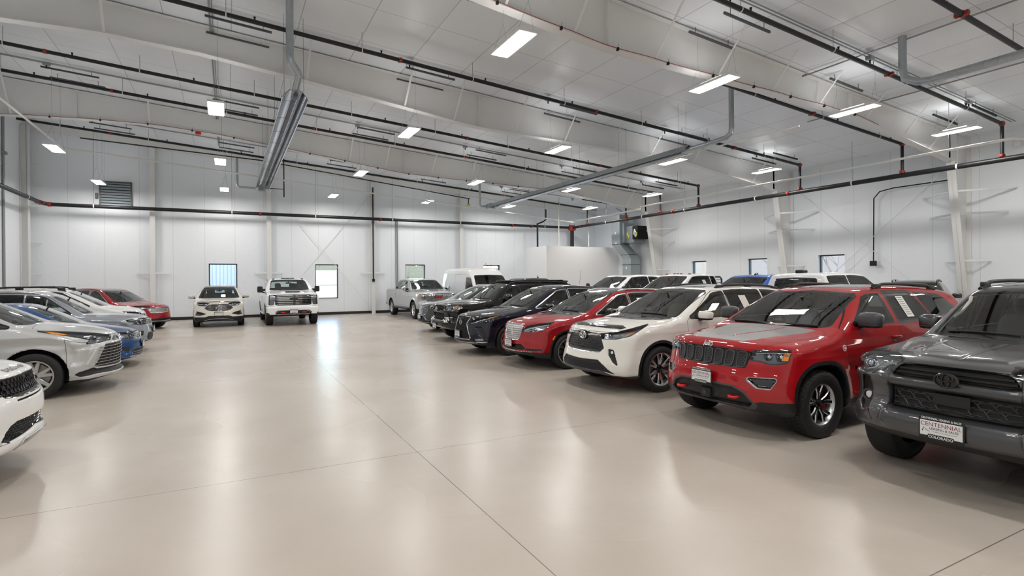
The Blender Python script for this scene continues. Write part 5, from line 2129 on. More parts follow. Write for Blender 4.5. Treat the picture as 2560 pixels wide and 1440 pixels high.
def lexus():
    GRP = [(0, .945), (.39, .935), (.31, .79), (.33, .74), (.50, .45), (.48, .42), (0, .41)]
    GR = FY(GRP, .004)
    HL = FP([(.50, .79), (.56, .765), (1.0, .815), (1.30, .90), (1.55, .99), (1.2, .955), (.85, .90)], .003)
    DU = FY([(.60, .70), (.74, .71), (.84, .50), (.80, .48), (.72, .53)], .004)
    S = dict(L=4.89, W=.945, h=.024, paint='navy_paint',
             sil=[(.6, .23), (.2, .27), (.03, .31), (-.02, .345), (.0, .40), (.0, .52), (.05, .75), (.10, .93), (.17, .985), (.3, 1.02), (.7, 1.075), (1.1, 1.115), (1.32, 1.135), (1.42, 1.16), (1.9, 1.41), (2.3, 1.60), (2.5, 1.66), (2.9, 1.705), (3.3, 1.70), (3.9, 1.645), (4.4, 1.55), (4.55, 1.5), (4.75, 1.15), (4.84, .95), (4.89, .7), (4.85, .42), (4.6, .29), (4.35, .23)],
             bow=[(0, .48), (.5, .42), (1.1, .32), (1.45, .25), (2.3, .12)], bow_p=2.5, bowr=[(0, .25), (.8, .25), (1.6, .12)],
             crown=[(0, .02), (.15, .05), (.6, .07), (1.2, .05), (1.45, .0), (2.3, .02), (3, .06), (4.5, .06)],
             sec=[(.23, .90), (.33, .95), (.5, .975), (.7, .965), (.85, .985), (.95, 1.0), (1.06, .975), (1.13, .945), (1.22, .91), (1.56, .735), (1.66, .68), (1.76, .62)],
             taper=[(0, .94), (.5, .98), (1.2, 1.0), (3.7, 1.0), (4.4, .97), (4.9, .91)],
             wx=(1.0, 3.79), R=.375, rr=.265, Ra=.415, fl=.02, tw=.235, yw=.82,
             ops=[recess(GR, .02, .01), recess(DU, .03, .008)],
             cabin=(1.55, 4.5, .88), dash=(1.66, .99), seats=(2.4, 3.3), seat_z=.6, rv=(2.12, 1.48),
             rim=RIM_SPORT, mir=(2.02, 1.05, 1.175, .075, .12, .07, 'gloss_black'), handles=((2.7, .98), (3.6, 1.0)),
             wipers=((-.55, .0, 1.5, 1.46),), plate=(-.035, .0, .52, 0), door_t=(2.36, 1.65), fin=(4.2, 'navy_paint'))
    S['regions'] = glasshouse(S, 1.42, 1.145, 2.30, 1.60, .75, .63, [(1.5, 1.14), (3.8, 1.19), (4.3, 1.25)], [(2.78, 2.86), (3.66, 3.74), (4.3, 4, .3)], ('glass', 'glass_privacy', 'glass_privacy'), .02, 'satin_chrome', .11, rear=(.58, 1.2, .5, 1.46)) + [
        ('tail_light', 'tail_red', TAIL(4.89, .9, 1.06), dict(mirror='split')),
        ('headlight', 'lens', HL, dict(mirror='split', lamp='lamp_dark')),
        ('grille', 'grille_black', GR, dict(trim=(.014, 'satin_chrome'), trim_name='grille_surround')),
        ('corner_duct', 'black_plastic', DU, dict(mirror='split')),
        ('fog_light', 'lens', FP([(.74, .42), (.80, .375), (1.14, .395), (1.10, .44)], .003), dict(mirror='split', lamp='lamp_chrome', deep=.02)),
        ('lower_chrome', 'satin_chrome', FP([(-.2, .335), (.78, .345), (1.28, .37), (1.28, .35), (.7, .315), (-.2, .315)], 0, .6), {}),
        ('lower_lip', 'black_plastic', FP([(-.2, .1), (-.2, .405), (.62, .395), (.75, .345), (1.55, .34), (1.55, .1)], 0, .6), {}),
        arch_trim(S, .035), ('sill_trim', 'gloss_black', SILL(.33, 1.0, 3.8), {}),
        ('hood', 'navy_paint', TX([(-.1, 0), (-.1, .42), (.3, .62), (.7, .76), (1.38, .83), (1.39, .6), (1.43, 0)], 0, .955), dict(seam=True)),
        ('roof_glass', 'gloss_black', TX([(2.55, 0), (2.55, .40), (3.4, .40), (3.4, 0)], .03, 1.5), {}),
    ] + doors(S, (1.64, 2.84, 3.74), .38, 1.12)

    def extra(B, root):
        grille_net(B, root, GRP, .05, .8, .0042, 'dark_chrome', kind='hex')
        emblem(B, root, 0, .80, .07, .055, MATS['chrome'], 'ell', off=.02, r=.007)
        line_pair(B, root, [(.38, .945), (.315, .79), (.335, .74), (.505, .44)], .009, 'satin_chrome', 'grille_edge', .006)
        line_pair(B, root, [(.46, .785), (.62, .835), (.78, .895), (.84, .92)], .006, 'lamp_white', 'running_light', -.006)
        for yy, zz in ((.58, .845), (.65, .865), (.72, .885)):
            projector(B, root, yy, zz, .02)
        patch_pair(B, root, [(.80, .895), (.87, .935), (.91, .985), (.86, .965), (.82, .935)], 'amber', 'turn_signal')
        sheet(B, root, 3.05, 3.25, 1.28, 1.48, -1)
        sheet(B, root, 2.2, 2.3, 1.3, 1.5, 1)
    S['extra'] = extra
    return S


def runner(col, fancy):
    """tall boxy SUV; fancy: the bright bumper piece of the black one"""
    UG = FY([(0, 1.072), (.36, 1.065), (.40, 1.04), (.445, .975), (.40, .965), (0, .965)], .003)
    LGP = [(0, .872), (.455, .868), (.465, .70), (.44, .685), (0, .682)]
    LG = FY(LGP, .003)
    HL = FP([(.53, 1.085), (.62, 1.0), (.76, .95), (.95, .95), (1.32, .985), (1.44, 1.08), (1.32, 1.12), (.9, 1.135), (.62, 1.118)], .004)
    VENT = FY([(.66, .905), (.76, .905), (.785, .84), (.785, .68), (.74, .60), (.66, .65)], .008)
    FANG = FY([(.46, 1.06), (.60, .99), (.655, .93), (.645, .62), (.60, .53), (.50, .56), (.49, .66), (.475, .96)], .012)
    S = dict(L=4.83, W=.962, h=.018 if not fancy else .026, paint=col,
             sil=[(.75, .30), (.35, .34), (.10, .43), (.03, .47), (.005, .52), (.0, .60), (.025, .66), (.07, .685), (.09, .78), (.075, .875), (.045, .90), (.045, .95), (.075, .975), (.09, 1.04), (.11, 1.085), (.17, 1.12), (.35, 1.15), (.7, 1.175), (1.05, 1.195), (1.32, 1.212), (1.42, 1.235), (1.76, 1.48), (2.06, 1.68), (2.2, 1.735), (2.55, 1.775), (3.2, 1.785), (4.2, 1.76), (4.5, 1.74), (4.6, 1.70), (4.72, 1.25), (4.76, .9), (4.83, .75), (4.8, .5), (4.5, .36), (4.3, .30)],
             bow=[(0, .36), (.5, .33), (1.0, .27), (1.42, .2), (2.3, .1)], bow_p=3.4, bowr=[(0, .2), (.8, .2), (1.6, .1)],
             crown=[(0, .0), (.15, .015), (.6, .03), (1.1, .03), (1.3, .0), (2.1, .02), (3, .05), (4.5, .05)],
             sec=[(.30, .92), (.40, .96), (.55, .975), (.72, .965), (.9, .985), (1.0, .99), (1.12, .965), (1.2, .935), (1.3, .90), (1.66, .75), (1.75, .70), (1.85, .64)],
             taper=[(0, .935), (.5, .965), (1.2, 1.0), (3.8, 1.0), (4.4, .985), (4.83, .95)],
             wx=(.91, 3.70), R=.39, rr=.225, Ra=.47, fl=.03, fls=.1, arch_n=2.3, tw=.265, yw=.81, wd=2,
             ops=[recess(UG, .045, .006), recess(LG, .05, .006), recess(VENT, .04, .012), recess(FANG, -.028, .014),
                  recess(TX([(.25, 0), (.30, .30), (.6, .42), (1.2, .5), (1.2, 0)], 0, 1.0), -.014, .03),
                  recess(FY([(0, .66), (.49, .66), (.52, .55), (.46, .50), (0, .49)], .01), -.035, .02)],
             cabin=(1.54, 4.55, .98), dash=(1.6, 1.10), seats=(2.3, 3.2), seat_z=.70, rv=(1.96, 1.58),
             rim=RIM_SPORT if not fancy else RIM_FIVE,
             mir=(1.98, 1.0, 1.33, .085, .11, .08, 'magnetic_grey' if not fancy else 'gloss_black'), handles=((2.5, 1.08), (3.4, 1.1)),
             rails=(2.2, 4.4, .62, 'black_plastic', .05), wipers=((-.6, .0, 1.49, 1.45), (.02, .62, 1.45, 1.49)),
             plate=(-.05, .01, .585 if not fancy else .47, 0), door_t=(2.1, 1.73))
    S['regions'] = glasshouse(S, 1.42, 1.225, 2.06, 1.68, .77, .68, [(1.5, 1.225), (3.5, 1.26), (4.3, 1.28)], [(2.54, 2.64), (3.36, 3.46), (4.32, 4.3, .1)], ('glass', 'glass_dim', 'glass_privacy') if not fancy else ('glass', 'glass_privacy', 'glass_privacy'), .03, rear=(.62, 1.2, .58, 1.6), ws='glass') + [
        ('tail_light', 'tail_red', TAIL(4.83, .9, 1.2), dict(mirror='split')),
        ('headlight', 'lens', HL, dict(mirror='split', lamp='lamp_chrome' if fancy else 'lamp_chrome', trim=(.012, 'gloss_black'), trim_name='lamp_surround')),
        ('upper_grille', 'grille_black', UG, {}),
        ('lower_grille', 'grille_black', LG, {}),
    ]
    if not fancy:
        S['regions'] += [('corner_vent', 'grille_black', VENT, dict(mirror='split')), ('lower_bumper', 'black_plastic', LOWX(.475, 1.6), {})]
    else:
        S['regions'] += [('bumper_chrome', 'chrome', FP([(-.2, .755), (.98, .755), (1.02, .61), (.62, .60), (.55, .655), (-.2, .665)], 0, .6), {}),
                         ('lower_bumper', 'gloss_black', LOWX(.42, 1.6), {})]
    S['regions'] += [
        arch_trim(S, .04, col if not fancy else col), ('sill_trim', 'black_plastic', SILL(.42, .9, 3.7), {}),
        ('hood', col, TX([(-.1, 0), (-.1, .38), (.12, .44), (.30, .60), (.7, .74), (1.32, .80), (1.36, .6), (1.40, 0)], 0, 1.085), dict(seam=True)),
    ] + doors(S, (1.55, 2.6, 3.42), .46, 1.2)

    def extra(B, root):
        bars(B, root, (1.0, 1.035), lambda z: .42 - (z - 1.0) * .6, .018, 'black_plastic', 'grille_bar', .03, .02)
        emblem(B, root, 0, .985, .082, .056, MATS['gloss_black' if not fancy else 'chrome'], 'rings', off=.055, r=.008, back=MATS['black_plastic'])
        if not fancy:
            grille_net(B, root, [(0, .868), (.45, .864), (.46, .70), (0, .688)], .115, .52, .0042, 'grey_plastic', kind='cell', off=.03)
            b = MB()
            x = float(B.front_x(np.array([0.0]), np.array([.80]))[0])
            b.box((x - .035, -.13, .765), (x + .01, .13, .855), MATS['black_plastic'])
            b.build('sensor_cover', None, root)
            for sg in (-1, 1):
                b = MB()
                x = float(B.front_x(np.array([.725]), np.array([.72]))[0])
                b.lathe([(.062, .02), (.06, -.012), (.045, -.012), (.04, .02)], (x - .01, sg * .725, .72), 'x', 20, MATS['gloss_black'])
                b.ellipsoid((x + .0, sg * .725, .72), (.015, .04, .04), 1, 16, 8, MATS['lamp_white'])
                b.build('fog_light', None, root, smooth=1)
        else:
            for sg in (-1, 1):
                b = MB()
                x = B.front_x(np.array([.52, .78, .80, .53]), np.array([.73, .73, .635, .63]), off=.012)
                b.add(np.stack([x, sg * np.array([.52, .78, .80, .53]), np.array([.73, .73, .635, .63])], 1), [(0, 1, 2, 3)], MATS['black_plastic'])
                b.ellipsoid((float(x.mean()) - .01, sg * .72, .68), (.02, .035, .035), 1, 12, 8, MATS['lamp_white'])
                b.build('fog_light', None, root, fix=False)
            bars(B, root, (.71, .75, .79, .83), .44, .012, 'dark_chrome', 'lower_bar', .03)
            patch_pair(B, root, [(.80, .99), (.865, 1.0), (.875, 1.085), (.80, 1.09)], 'amber', 'turn_signal')
            b = MB()
            z = float(B.top_z(np.array([3.4]), np.array([.3]))[0])
            b.rbox((3.3, 0, z + .045), (1.0, .54, .02), .015, MATS['dark_chrome'])
            b.rbox((4.35, 0, z + .01), (.12, .56, .03), .02, MATS['gloss_black'])
            b.build('roof_rack', None, root, smooth=.6)
        projector(B, root, .70, 1.02, .04)
        line_pair(B, root, [(.55, 1.06), (.62, 1.0), (.72, .97)], .008, 'lamp_white', 'running_light', -.01)
        wind_sticker(B, root, -.56, 1.62)
        if not fancy:
            for sg in (-1, 1):
                b = MB()
                b.tube([(1.75, sg * .68, 1.40), (1.81, sg * .63, 1.46), (1.93, sg * .60, 1.58), (1.99, sg * .62, 1.62)], .018, 8, MATS['interior_light'])
                b.build('grab_handle', None, root, smooth=1)
    S['extra'] = extra
    return S


def dark_crossover():
    GRP = [(0, .95), (.30, .945), (.42, .86), (.44, .78), (.36, .66), (.26, .62), (0, .61)]
    GR = FY(GRP, .006)
    HL = FP([(.62, .93), (.66, .89), (1.1, .92), (1.35, .98), (1.0, .965)], .003)
    S = dict(L=4.75, W=.93, h=.03, paint='dark_grey',
             sil=[(.6, .24), (.2, .28), (.04, .33), (.0, .40), (.0, .5), (.05, .7), (.09, .9), (.15, .98), (.3, 1.02), (.7, 1.08), (1.1, 1.12), (1.3, 1.15), (1.75, 1.38), (2.18, 1.58), (2.4, 1.64), (2.8, 1.68), (3.3, 1.68), (3.9, 1.62), (4.3, 1.54), (4.6, 1.12), (4.7, .9), (4.75, .68), (4.7, .4), (4.4, .27)],
             bow=[(0, .42), (.5, .38), (1.1, .30), (1.4, .22), (2.2, .12)], bow_p=2.6, bowr=[(0, .25), (1.6, .12)],
             crown=[(0, .02), (.15, .05), (.6, .07), (1.1, .05), (1.3, .0), (2.2, .02), (3, .06), (4.5, .06)],
             sec=[(.24, .90), (.33, .95), (.5, .975), (.85, .985), (.95, 1.0), (1.06, .975), (1.14, .945), (1.24, .905), (1.56, .74), (1.7, .66)],
             taper=[(0, .95), (.5, .98), (1.2, 1.0), (3.6, 1.0), (4.3, .97), (4.75, .91)],
             wx=(.95, 3.72), R=.37, rr=.25, Ra=.42, fl=.02, tw=.235, yw=.80, ops=[recess(GR, .02, .01)],
             cabin=(1.45, 4.4, .9), dash=(1.55, 1.0), seats=(2.3, 3.2), seat_z=.6, rim=RIM_FIVE, mir=(1.9, 1.03, 1.2, .07, .12, .07, 'gloss_black'),
             rails=(2.4, 4.0, .58, 'satin_chrome', .03), plate=(-.03, .0, .55, 0), door_t=(2.24, 1.62))
    S['regions'] = glasshouse(S, 1.3, 1.14, 2.18, 1.58, .74, .64, [(1.4, 1.14), (3.7, 1.18), (4.2, 1.25)], [(2.62, 2.7), (3.5, 3.58), (4.15, 4, .25)]) + [
        ('headlight', 'lens', HL, dict(mirror='split', lamp='lamp_dark')),
        ('grille', 'gloss_black', GR, dict(trim=(.018, 'satin_chrome'), trim_name='grille_surround')),
        ('lower_chrome', 'satin_chrome', FP([(.45, .56), (.55, .47), (1.0, .47), (1.0, .445), (.5, .44), (.40, .54)], 0, .7), {}),
        ('lower_intake', 'black_plastic', FP([(-.2, .53), (.42, .53), (.52, .44), (1.0, .44), (.9, .36), (-.2, .36)], 0, .7), {}),
        ('lower_lip', 'satin_chrome', FP([(-.2, .36), (.75, .37), (.75, .345), (-.2, .335)], 0, .6), {}),
        ('lower_bumper', 'black_plastic', LOWX(.335), {}), arch_trim(S, .04), ('sill_trim', 'black_plastic', SILL(.36, .9, 3.7), {}),
        ('hood', 'dark_grey', TX([(-.1, 0), (-.1, .42), (.3, .6), (.7, .74), (1.26, .81), (1.31, 0)], 0, .96), dict(seam=True))] + doors(S, (1.54, 2.68, 3.56), .4, 1.12)

    def extra(B, root):
        grille_net(B, root, GRP, .075, .5, .009, 'chrome', kind='dash')
        line_pair(B, root, [(.52, .92), (.66, .935), (.80, .955)], .006, 'lamp_white', 'running_light', 0)
    S['extra'] = extra
    return S


make_vehicle(runner('magnetic_grey', False), 'sport_utility_vehicle', (5.2, 2.27), PI, 'dark metallic grey boxy SUV nearest the viewer, cut off by the right edge', 'car')
make_vehicle(highlander(), 'sport_utility_vehicle', (5.22, 7.57), PI, 'pearl white three-row SUV with tan seats and a black hood deflector', 'car')
make_vehicle(corsair(), 'crossover', (5.28, 10.2), PI, 'red crossover with a black roof and a silver mesh grille behind the white SUV', 'car')
make_vehicle(lexus(), 'crossover', (5.10, 12.6), PI, 'dark navy crossover with a black hourglass grille', 'car')
make_vehicle(runner('black_paint', True), 'sport_utility_vehicle', (5.62, 15.7), PI, 'black boxy SUV with a chrome bumper bar and a roof rack', 'car')
make_vehicle(dark_crossover(), 'crossover', (6.15, 18.9), PI, 'dark grey crossover with a rounded chrome mesh grille beside the silver pickup', 'car')
# ----------------------------------------------------------------- the left-hand row
def base_crossover(col, L, W, H, wx, R, cowl, wtop, belt, hood, nose, tail, h=.03, **kw):
    """the common outline: hood = [(x, z)...] from the lip to the cowl, nose from the floor up to the lip, tail down the back"""
    xc, zc = cowl
    xt, zt = wtop
    S = dict(L=L, W=W, h=h, paint=col,
             sil=[(.62, .235)] + nose + hood + [(xc - .06, zc - .015), (xc, zc), ((xc + xt) / 2, (zc + zt) / 2 + .01), (xt, zt), (xt + .22, (zt + H) / 2 + .02), (xt + .65, H - .005), (xt + 1.1, H)] + tail + [(L - .55, .235)],
             bow=[(0, .42), (.5, .38), (1.1, .30), (xc + .08, .23), (xt + .1, .12)], bow_p=2.6, bowr=[(0, .25), (.8, .25), (1.6, .12)],
             crown=[(0, .02), (.15, .045), (.6, .065), (xc - .15, .05), (xc + .05, .0), (xt, .02), (xt + .8, .06), (L, .06)],
             sec=[(.23, .90), (.33, .95), (.5, .975), (.7, .966), (zc - .32, .985), (zc - .2, 1.0), (zc - .09, .975), (zc, .945), (zc + .09, .908), (zt - .01, .745), (H - .04, .685), (H + .06, .62)],
             taper=[(0, .95), (.5, .98), (1.2, 1.0), (L - 1.1, 1.0), (L - .4, .97), (L, .91)],
             wx=wx, R=R, rr=R - .115, Ra=R + .05, fl=.02, tw=.235, yw=W - .125,
             cabin=(xc + .14, L - .35, zc - .25), dash=(xc + .24, zc - .17), seats=(xc + 1.0, xc + 1.9), seat_z=zc - .55, rv=(xt - .14, zt - .11),
             rim=RIM_TEN, mir=(xc + .62, W + .10, zc + .055, .072, .122, .07, col), handles=((xc + 1.28, zc - .15), (xc + 2.2, zc - .13)),
             door_t=(xt + .04, H - .06), ops=[])
    S.update(kw)
    return S


def hood_panel(S, xc, y0, ymid, zmin):
    return ('hood', S['paint'], TX([(-.1, 0), (-.1, y0), (.3, (y0 + ymid) / 2 + .04), (.7, ymid), (xc - .06, ymid + .05), (xc - .03, ymid - .2), (xc, 0)], 0, zmin), dict(seam=True))


def discovery():
    GRP = [(0, .965), (.44, .955), (.50, .90), (.47, .815), (.30, .80), (0, .80)]
    GR = FY(GRP, .003)
    HL = FP([(.56, .945), (.56, .84), (.80, .83), (1.3, .90), (1.42, 1.0), (1.0, .975)], .004)
    LGP = [(0, .565), (.40, .565), (.47, .54), (.56, .43), (.50, .41), (0, .46)]
    LG = FY(LGP, .004)
    SI = FY([(.62, .68), (.70, .70), (.80, .66), (.80, .47), (.72, .48)], .006)
    SL = FY([(0, .762), (.36, .762), (.37, .748), (0, .745)])
    S = base_crossover('white_paint', 4.6, .95, 1.72, (.87, 3.61), .375, (1.22, 1.16), (1.95, 1.58), None, [(.16, 1.02), (.3, 1.07), (.6, 1.11), (1.0, 1.14)], [(.25, .27), (.05, .30), (-.01, .36), (.0, .42), (.01, .5), (.0, .6), (.0, .7), (.02, .78), (.055, .82), (.09, .95), (.10, .99)], [(4.1, 1.66), (4.25, 1.6), (4.42, 1.2), (4.52, .9), (4.6, .68), (4.55, .42)], h=.018, wd=2)
    S['bow'] = [(0, .40), (.5, .36), (1.1, .28), (1.3, .2), (2, .1)]
    S['bow_p'] = 2.5
    S['ops'] = [recess(GR, .02, .006), recess(LG, .04, .008), recess(SI, .04, .01), recess(SL, .03, .006)]
    S['rim'] = RIM_FIVE
    S['regions'] = glasshouse(S, 1.22, 1.15, 1.95, 1.58, .76, .66, [(1.3, 1.15), (3.5, 1.22), (4.1, 1.26)], [(2.45, 2.53), (3.35, 3.43), (4.1, 4, .15)]) + [
        ('headlight', 'lens', HL, dict(mirror='split', lamp='lamp_dark', trim=(.012, 'gloss_black'), trim_name='lamp_surround')),
        ('grille', 'grille_black', GR, dict(trim=(.014, 'gloss_black'), trim_name='grille_surround')),
        ('slot', 'panel_gap', SL, {}),
        ('lower_grille', 'black_plastic', LG, {}), ('side_intake', 'mesh_black', SI, dict(mirror='split')),
        ('skid_plate', 'gloss_black', FY([(0, .385), (.34, .375), (.42, .30), (.40, .2), (0, .2)], .002), {}),
        ('underside_lip', 'black_plastic', LOWX(.265), {}), arch_trim(S, .03, 'black_plastic'), ('sill_trim', 'black_plastic', SILL(.34, .9, 3.6), {}),
        hood_panel(S, 1.22, .52, .76, .975)] + doors(S, (1.46, 2.5, 3.4), .38, 1.13)

    def extra(B, root):
        grille_net(B, root, GRP, .058, .78, .0055, 'dark_chrome', kind='hex', off=.006)
        grille_net(B, root, LGP, .042, .55, .0045, 'dark_chrome', kind='wave', off=.012)
        hood_text(B, 'DISCOVERY', .075, .165, MATS['gloss_black'], root, .002, 1.05, 1.3)
        b = MB()
        t = np.linspace(0, 2 * PI, 25)[:-1]
        yy, zz = -.30 + .05 * np.cos(t), .87 + .028 * np.sin(t)
        x = B.front_x(yy, zz, off=.014)
        b.add(np.stack([x, yy, zz], 1), [tuple(range(24))], MATS['lamp_chrome'])
        b.build('badge', None, root, fix=False)
        line_pair(B, root, [(.60, .94), (.70, .945), (.80, .955)], .008, 'lamp_white', 'running_light', -.006)
        line_pair(B, root, [(0, .40), (.33, .392), (.42, .315)], .008, 'satin_chrome', 'skid_edge', .004)
        patch_pair(B, root, [(.47, .44), (.57, .44), (.60, .40), (.50, .40)], 'gloss_black', 'tow_cover', .004)
    S['extra'] = extra
    return S


def sienna():
    GR = FP([(-.3, .80), (.70, .79), (.79, .70), (.90, .56), (1.01, .455), (.9, .44), (-.3, .40)], .003, .5)
    HL = FP([(.42, .93), (.50, .865), (.85, .845), (1.18, .845), (1.05, .90), (1.87, 1.085), (1.3, 1.04), (.8, .985)], .003)
    LV = FP([(.93, .40), (1.02, .43), (1.36, .385), (1.42, .355), (1.33, .315), (.95, .335), (-.3, .30), (-.3, .385)], .003, .7)
    S = base_crossover('light_silver', 5.17, .995, 1.75, (1.0, 4.06), .37, (1.10, 1.185), (2.02, 1.63), None, [(.18, 1.0), (.34, 1.06), (.6, 1.115), (.9, 1.155)], [(.2, .23), (.03, .26), (-.02, .30), (-.015, .345), (.02, .40), (.02, .5), (.0, .68), (.0, .80), (.035, .83), (.05, .88), (.09, .95)], [(3.8, 1.74), (4.6, 1.69), (4.8, 1.63), (5.0, 1.2), (5.1, .9), (5.17, .68), (5.1, .42)], h=.02, wd=2)
    S['bow'] = [(0, .52), (.5, .46), (.9, .34), (1.15, .26), (2.1, .12)]
    S['bow_p'] = 2.3
    S['ops'] = [recess(GR, .03, .008), recess(LV, .035, .008), recess(SX([(.55, .88), (.62, .90), (1.8, .95), (1.8, .8), (.6, .82)]), .012, .05),
                recess(FP([(.72, .82), (.95, .50), (1.10, .44), (1.20, .50), (.95, .78)], 0, .8), -.02, .03), recess(FP([(1.05, .80), (1.2, .55), (1.5, .50), (1.5, .82)], 0, .7), .02, .05)]
    S['rim'] = dict(m1='rim_silver', n=5, dbl=.24, dbl0=.05, w=(.07, .05), hub=.075, dish=.02)
    S['rr'] = .245
    S['Ra'] = .435
    S['regions'] = glasshouse(S, 1.10, 1.18, 2.02, 1.63, .80, .70, [(1.2, 1.16), (3.6, 1.2), (4.6, 1.24)], [(1.62, 1.70), (2.7, 2.8), (4.75, 4, .15)], ('glass', 'glass_dim', 'glass_privacy'), front=(1.32, 1.6)) + [
        ('headlight', 'lens', HL, dict(mirror='split', lamp='lamp_chrome', trim=(.01, 'gloss_black'), trim_name='lamp_surround')),
        ('nose_badge_strip', 'gloss_black', FY([(0, .925), (.20, .925), (.34, .86), (.30, .845), (0, .84)], .003), dict(trim=(.012, 'satin_chrome'), trim_name='badge_surround')),
        ('grille', 'black_plastic', GR, {}), ('lower_vent', 'black_plastic', LV, {}),
        ('lower_chrome', 'light_silver', FP([(-.3, .30), (.95, .332), (.95, .30), (-.3, .26)], 0, .6), {}),
        ('underside_lip', 'black_plastic', LOWX(.265, 1.7), {}), ('sill_trim', 'light_silver', SILL(.30, 1.0, 4.06), {}),
        ('bumper', 'light_silver', SX([(-.2, .1), (-.2, .85), (.42, .865), (.62, .93), (.60, .85), (.56, .1)], 0, .3), dict(seam=True)),
        hood_panel(S, 1.10, .55, .80, .945)] + doors(S, (1.62, 2.75, 3.9), .36, 1.15)

    def extra(B, root):
        for z in (.46, .51, .56, .61, .66, .71, .76):
            h = .74 + (.62 - z) * .28
            b = MB()
            yy = np.linspace(-h, h, 31)
            front_ribbon(B, [(y, z) for y in yy], .011, .02, b, MATS['satin_chrome'], .02, .05)
            b.build('grille_bar', None, root, smooth=.7)
        for y in np.linspace(-.45, .45, 9):
            b = MB()
            zz = np.linspace(.44, .76, 6)
            x = B.front_x(np.full(6, y), zz, off=.004)
            b.tube(np.stack([x, np.full(6, y), zz], 1), .006, 4, MATS['black_plastic'])
            b.build('grille_upright', None, root)
        emblem(B, root, 0, .88, .08, .05, MATS['chrome'], 'rings', off=.015, r=.007)
        for yy in (.62, .72):
            projector(B, root, yy, .915, .034)
        P = np.array([(.90, 1.083), (.74, 1.05), (.60, 1.012), (.64, 1.008), (.76, 1.03)])
        for sg in (-1, 1):
            y = B.side_y(P[:, 0], P[:, 1], off=.004)
            b = MB()
            b.add(np.stack([P[:, 0], sg * y, P[:, 1]], 1), [tuple(range(5))], MATS['amber'])
            b.build('turn_signal', None, root, fix=False)
    S['extra'] = extra
    return S


def jetta():
    S = base_crossover('blue_paint', 4.70, .90, 1.455, (.88, 3.57), .325, (1.12, 1.0), (1.86, 1.38), None, [(.17, .80), (.4, .86), (.8, .935), (1.02, .97)], [(.15, .2), (.0, .23), (-.02, .28), (.0, .36), (.02, .5), (.03, .62), (.07, .75)], [(3.3, 1.40), (3.7, 1.25), (3.98, 1.12), (4.3, 1.08), (4.56, 1.05), (4.66, .92), (4.70, .62), (4.62, .36)], h=.028)
    S['sil'][0] = (.6, .18)
    S['sil'][-1] = (4.1, .18)
    GR = FY([(0, .76), (.48, .755), (.46, .64), (.40, .60), (0, .60)], .004)
    HL = FP([(.50, .755), (.50, .655), (.8, .64), (1.15, .67), (1.33, .77), (.9, .775)], .003)
    LI = FP([(-.2, .37), (.55, .40), (.70, .34), (.62, .27), (-.2, .26)], .003, .7)
    S['ops'] = [recess(GR, .02, .008), recess(LI, .03, .01)]
    S['regions'] = glasshouse(S, 1.12, .985, 1.86, 1.38, .72, .60, [(1.2, .98), (3.4, 1.02), (3.8, 1.06)], [(2.35, 2.43), (3.3, 3.36), (3.75, 3.7, .3)], ('glass', 'glass', 'glass'), drop=.09) + [
        ('headlight', 'lens', HL, dict(mirror='split', lamp='lamp_chrome', trim=(.008, 'gloss_black'), trim_name='lamp_surround')),
        ('grille', 'gloss_black', GR, {}), ('lower_intake', 'black_plastic', LI, {}), ('corner_intake', 'black_plastic', FP([(.75, .46), (1.1, .48), (.98, .38), (.80, .36)], .004, .7), dict(mirror='split')),
        ('lower_chrome', 'satin_chrome', FP([(-.2, .25), (.8, .26), (.8, .235), (-.2, .225)], 0, .6), {}),
        ('lower_bumper', 'black_plastic', LOWX(.225), {}), hood_panel(S, 1.12, .5, .70, .775)] + doors(S, (1.35, 2.4, 3.3), .3, .96)

    def extra(B, root):
        bars(B, root, (.625, .66, .695, .73), .45, .01, 'chrome', 'grille_bar', .012, .012)
        bars(B, root, (.29, .33), .5, .008, 'satin_chrome', 'lower_bar', .012, .012)
        emblem(B, root, 0, .68, .06, .06, MATS['chrome'], 'vee', off=.02, r=.006)
        plate(root, float(B.front_x(np.array([0.]), np.array([.47]))[0]) - .03, 0, .46, 0, False)
    S['extra'] = extra
    return S


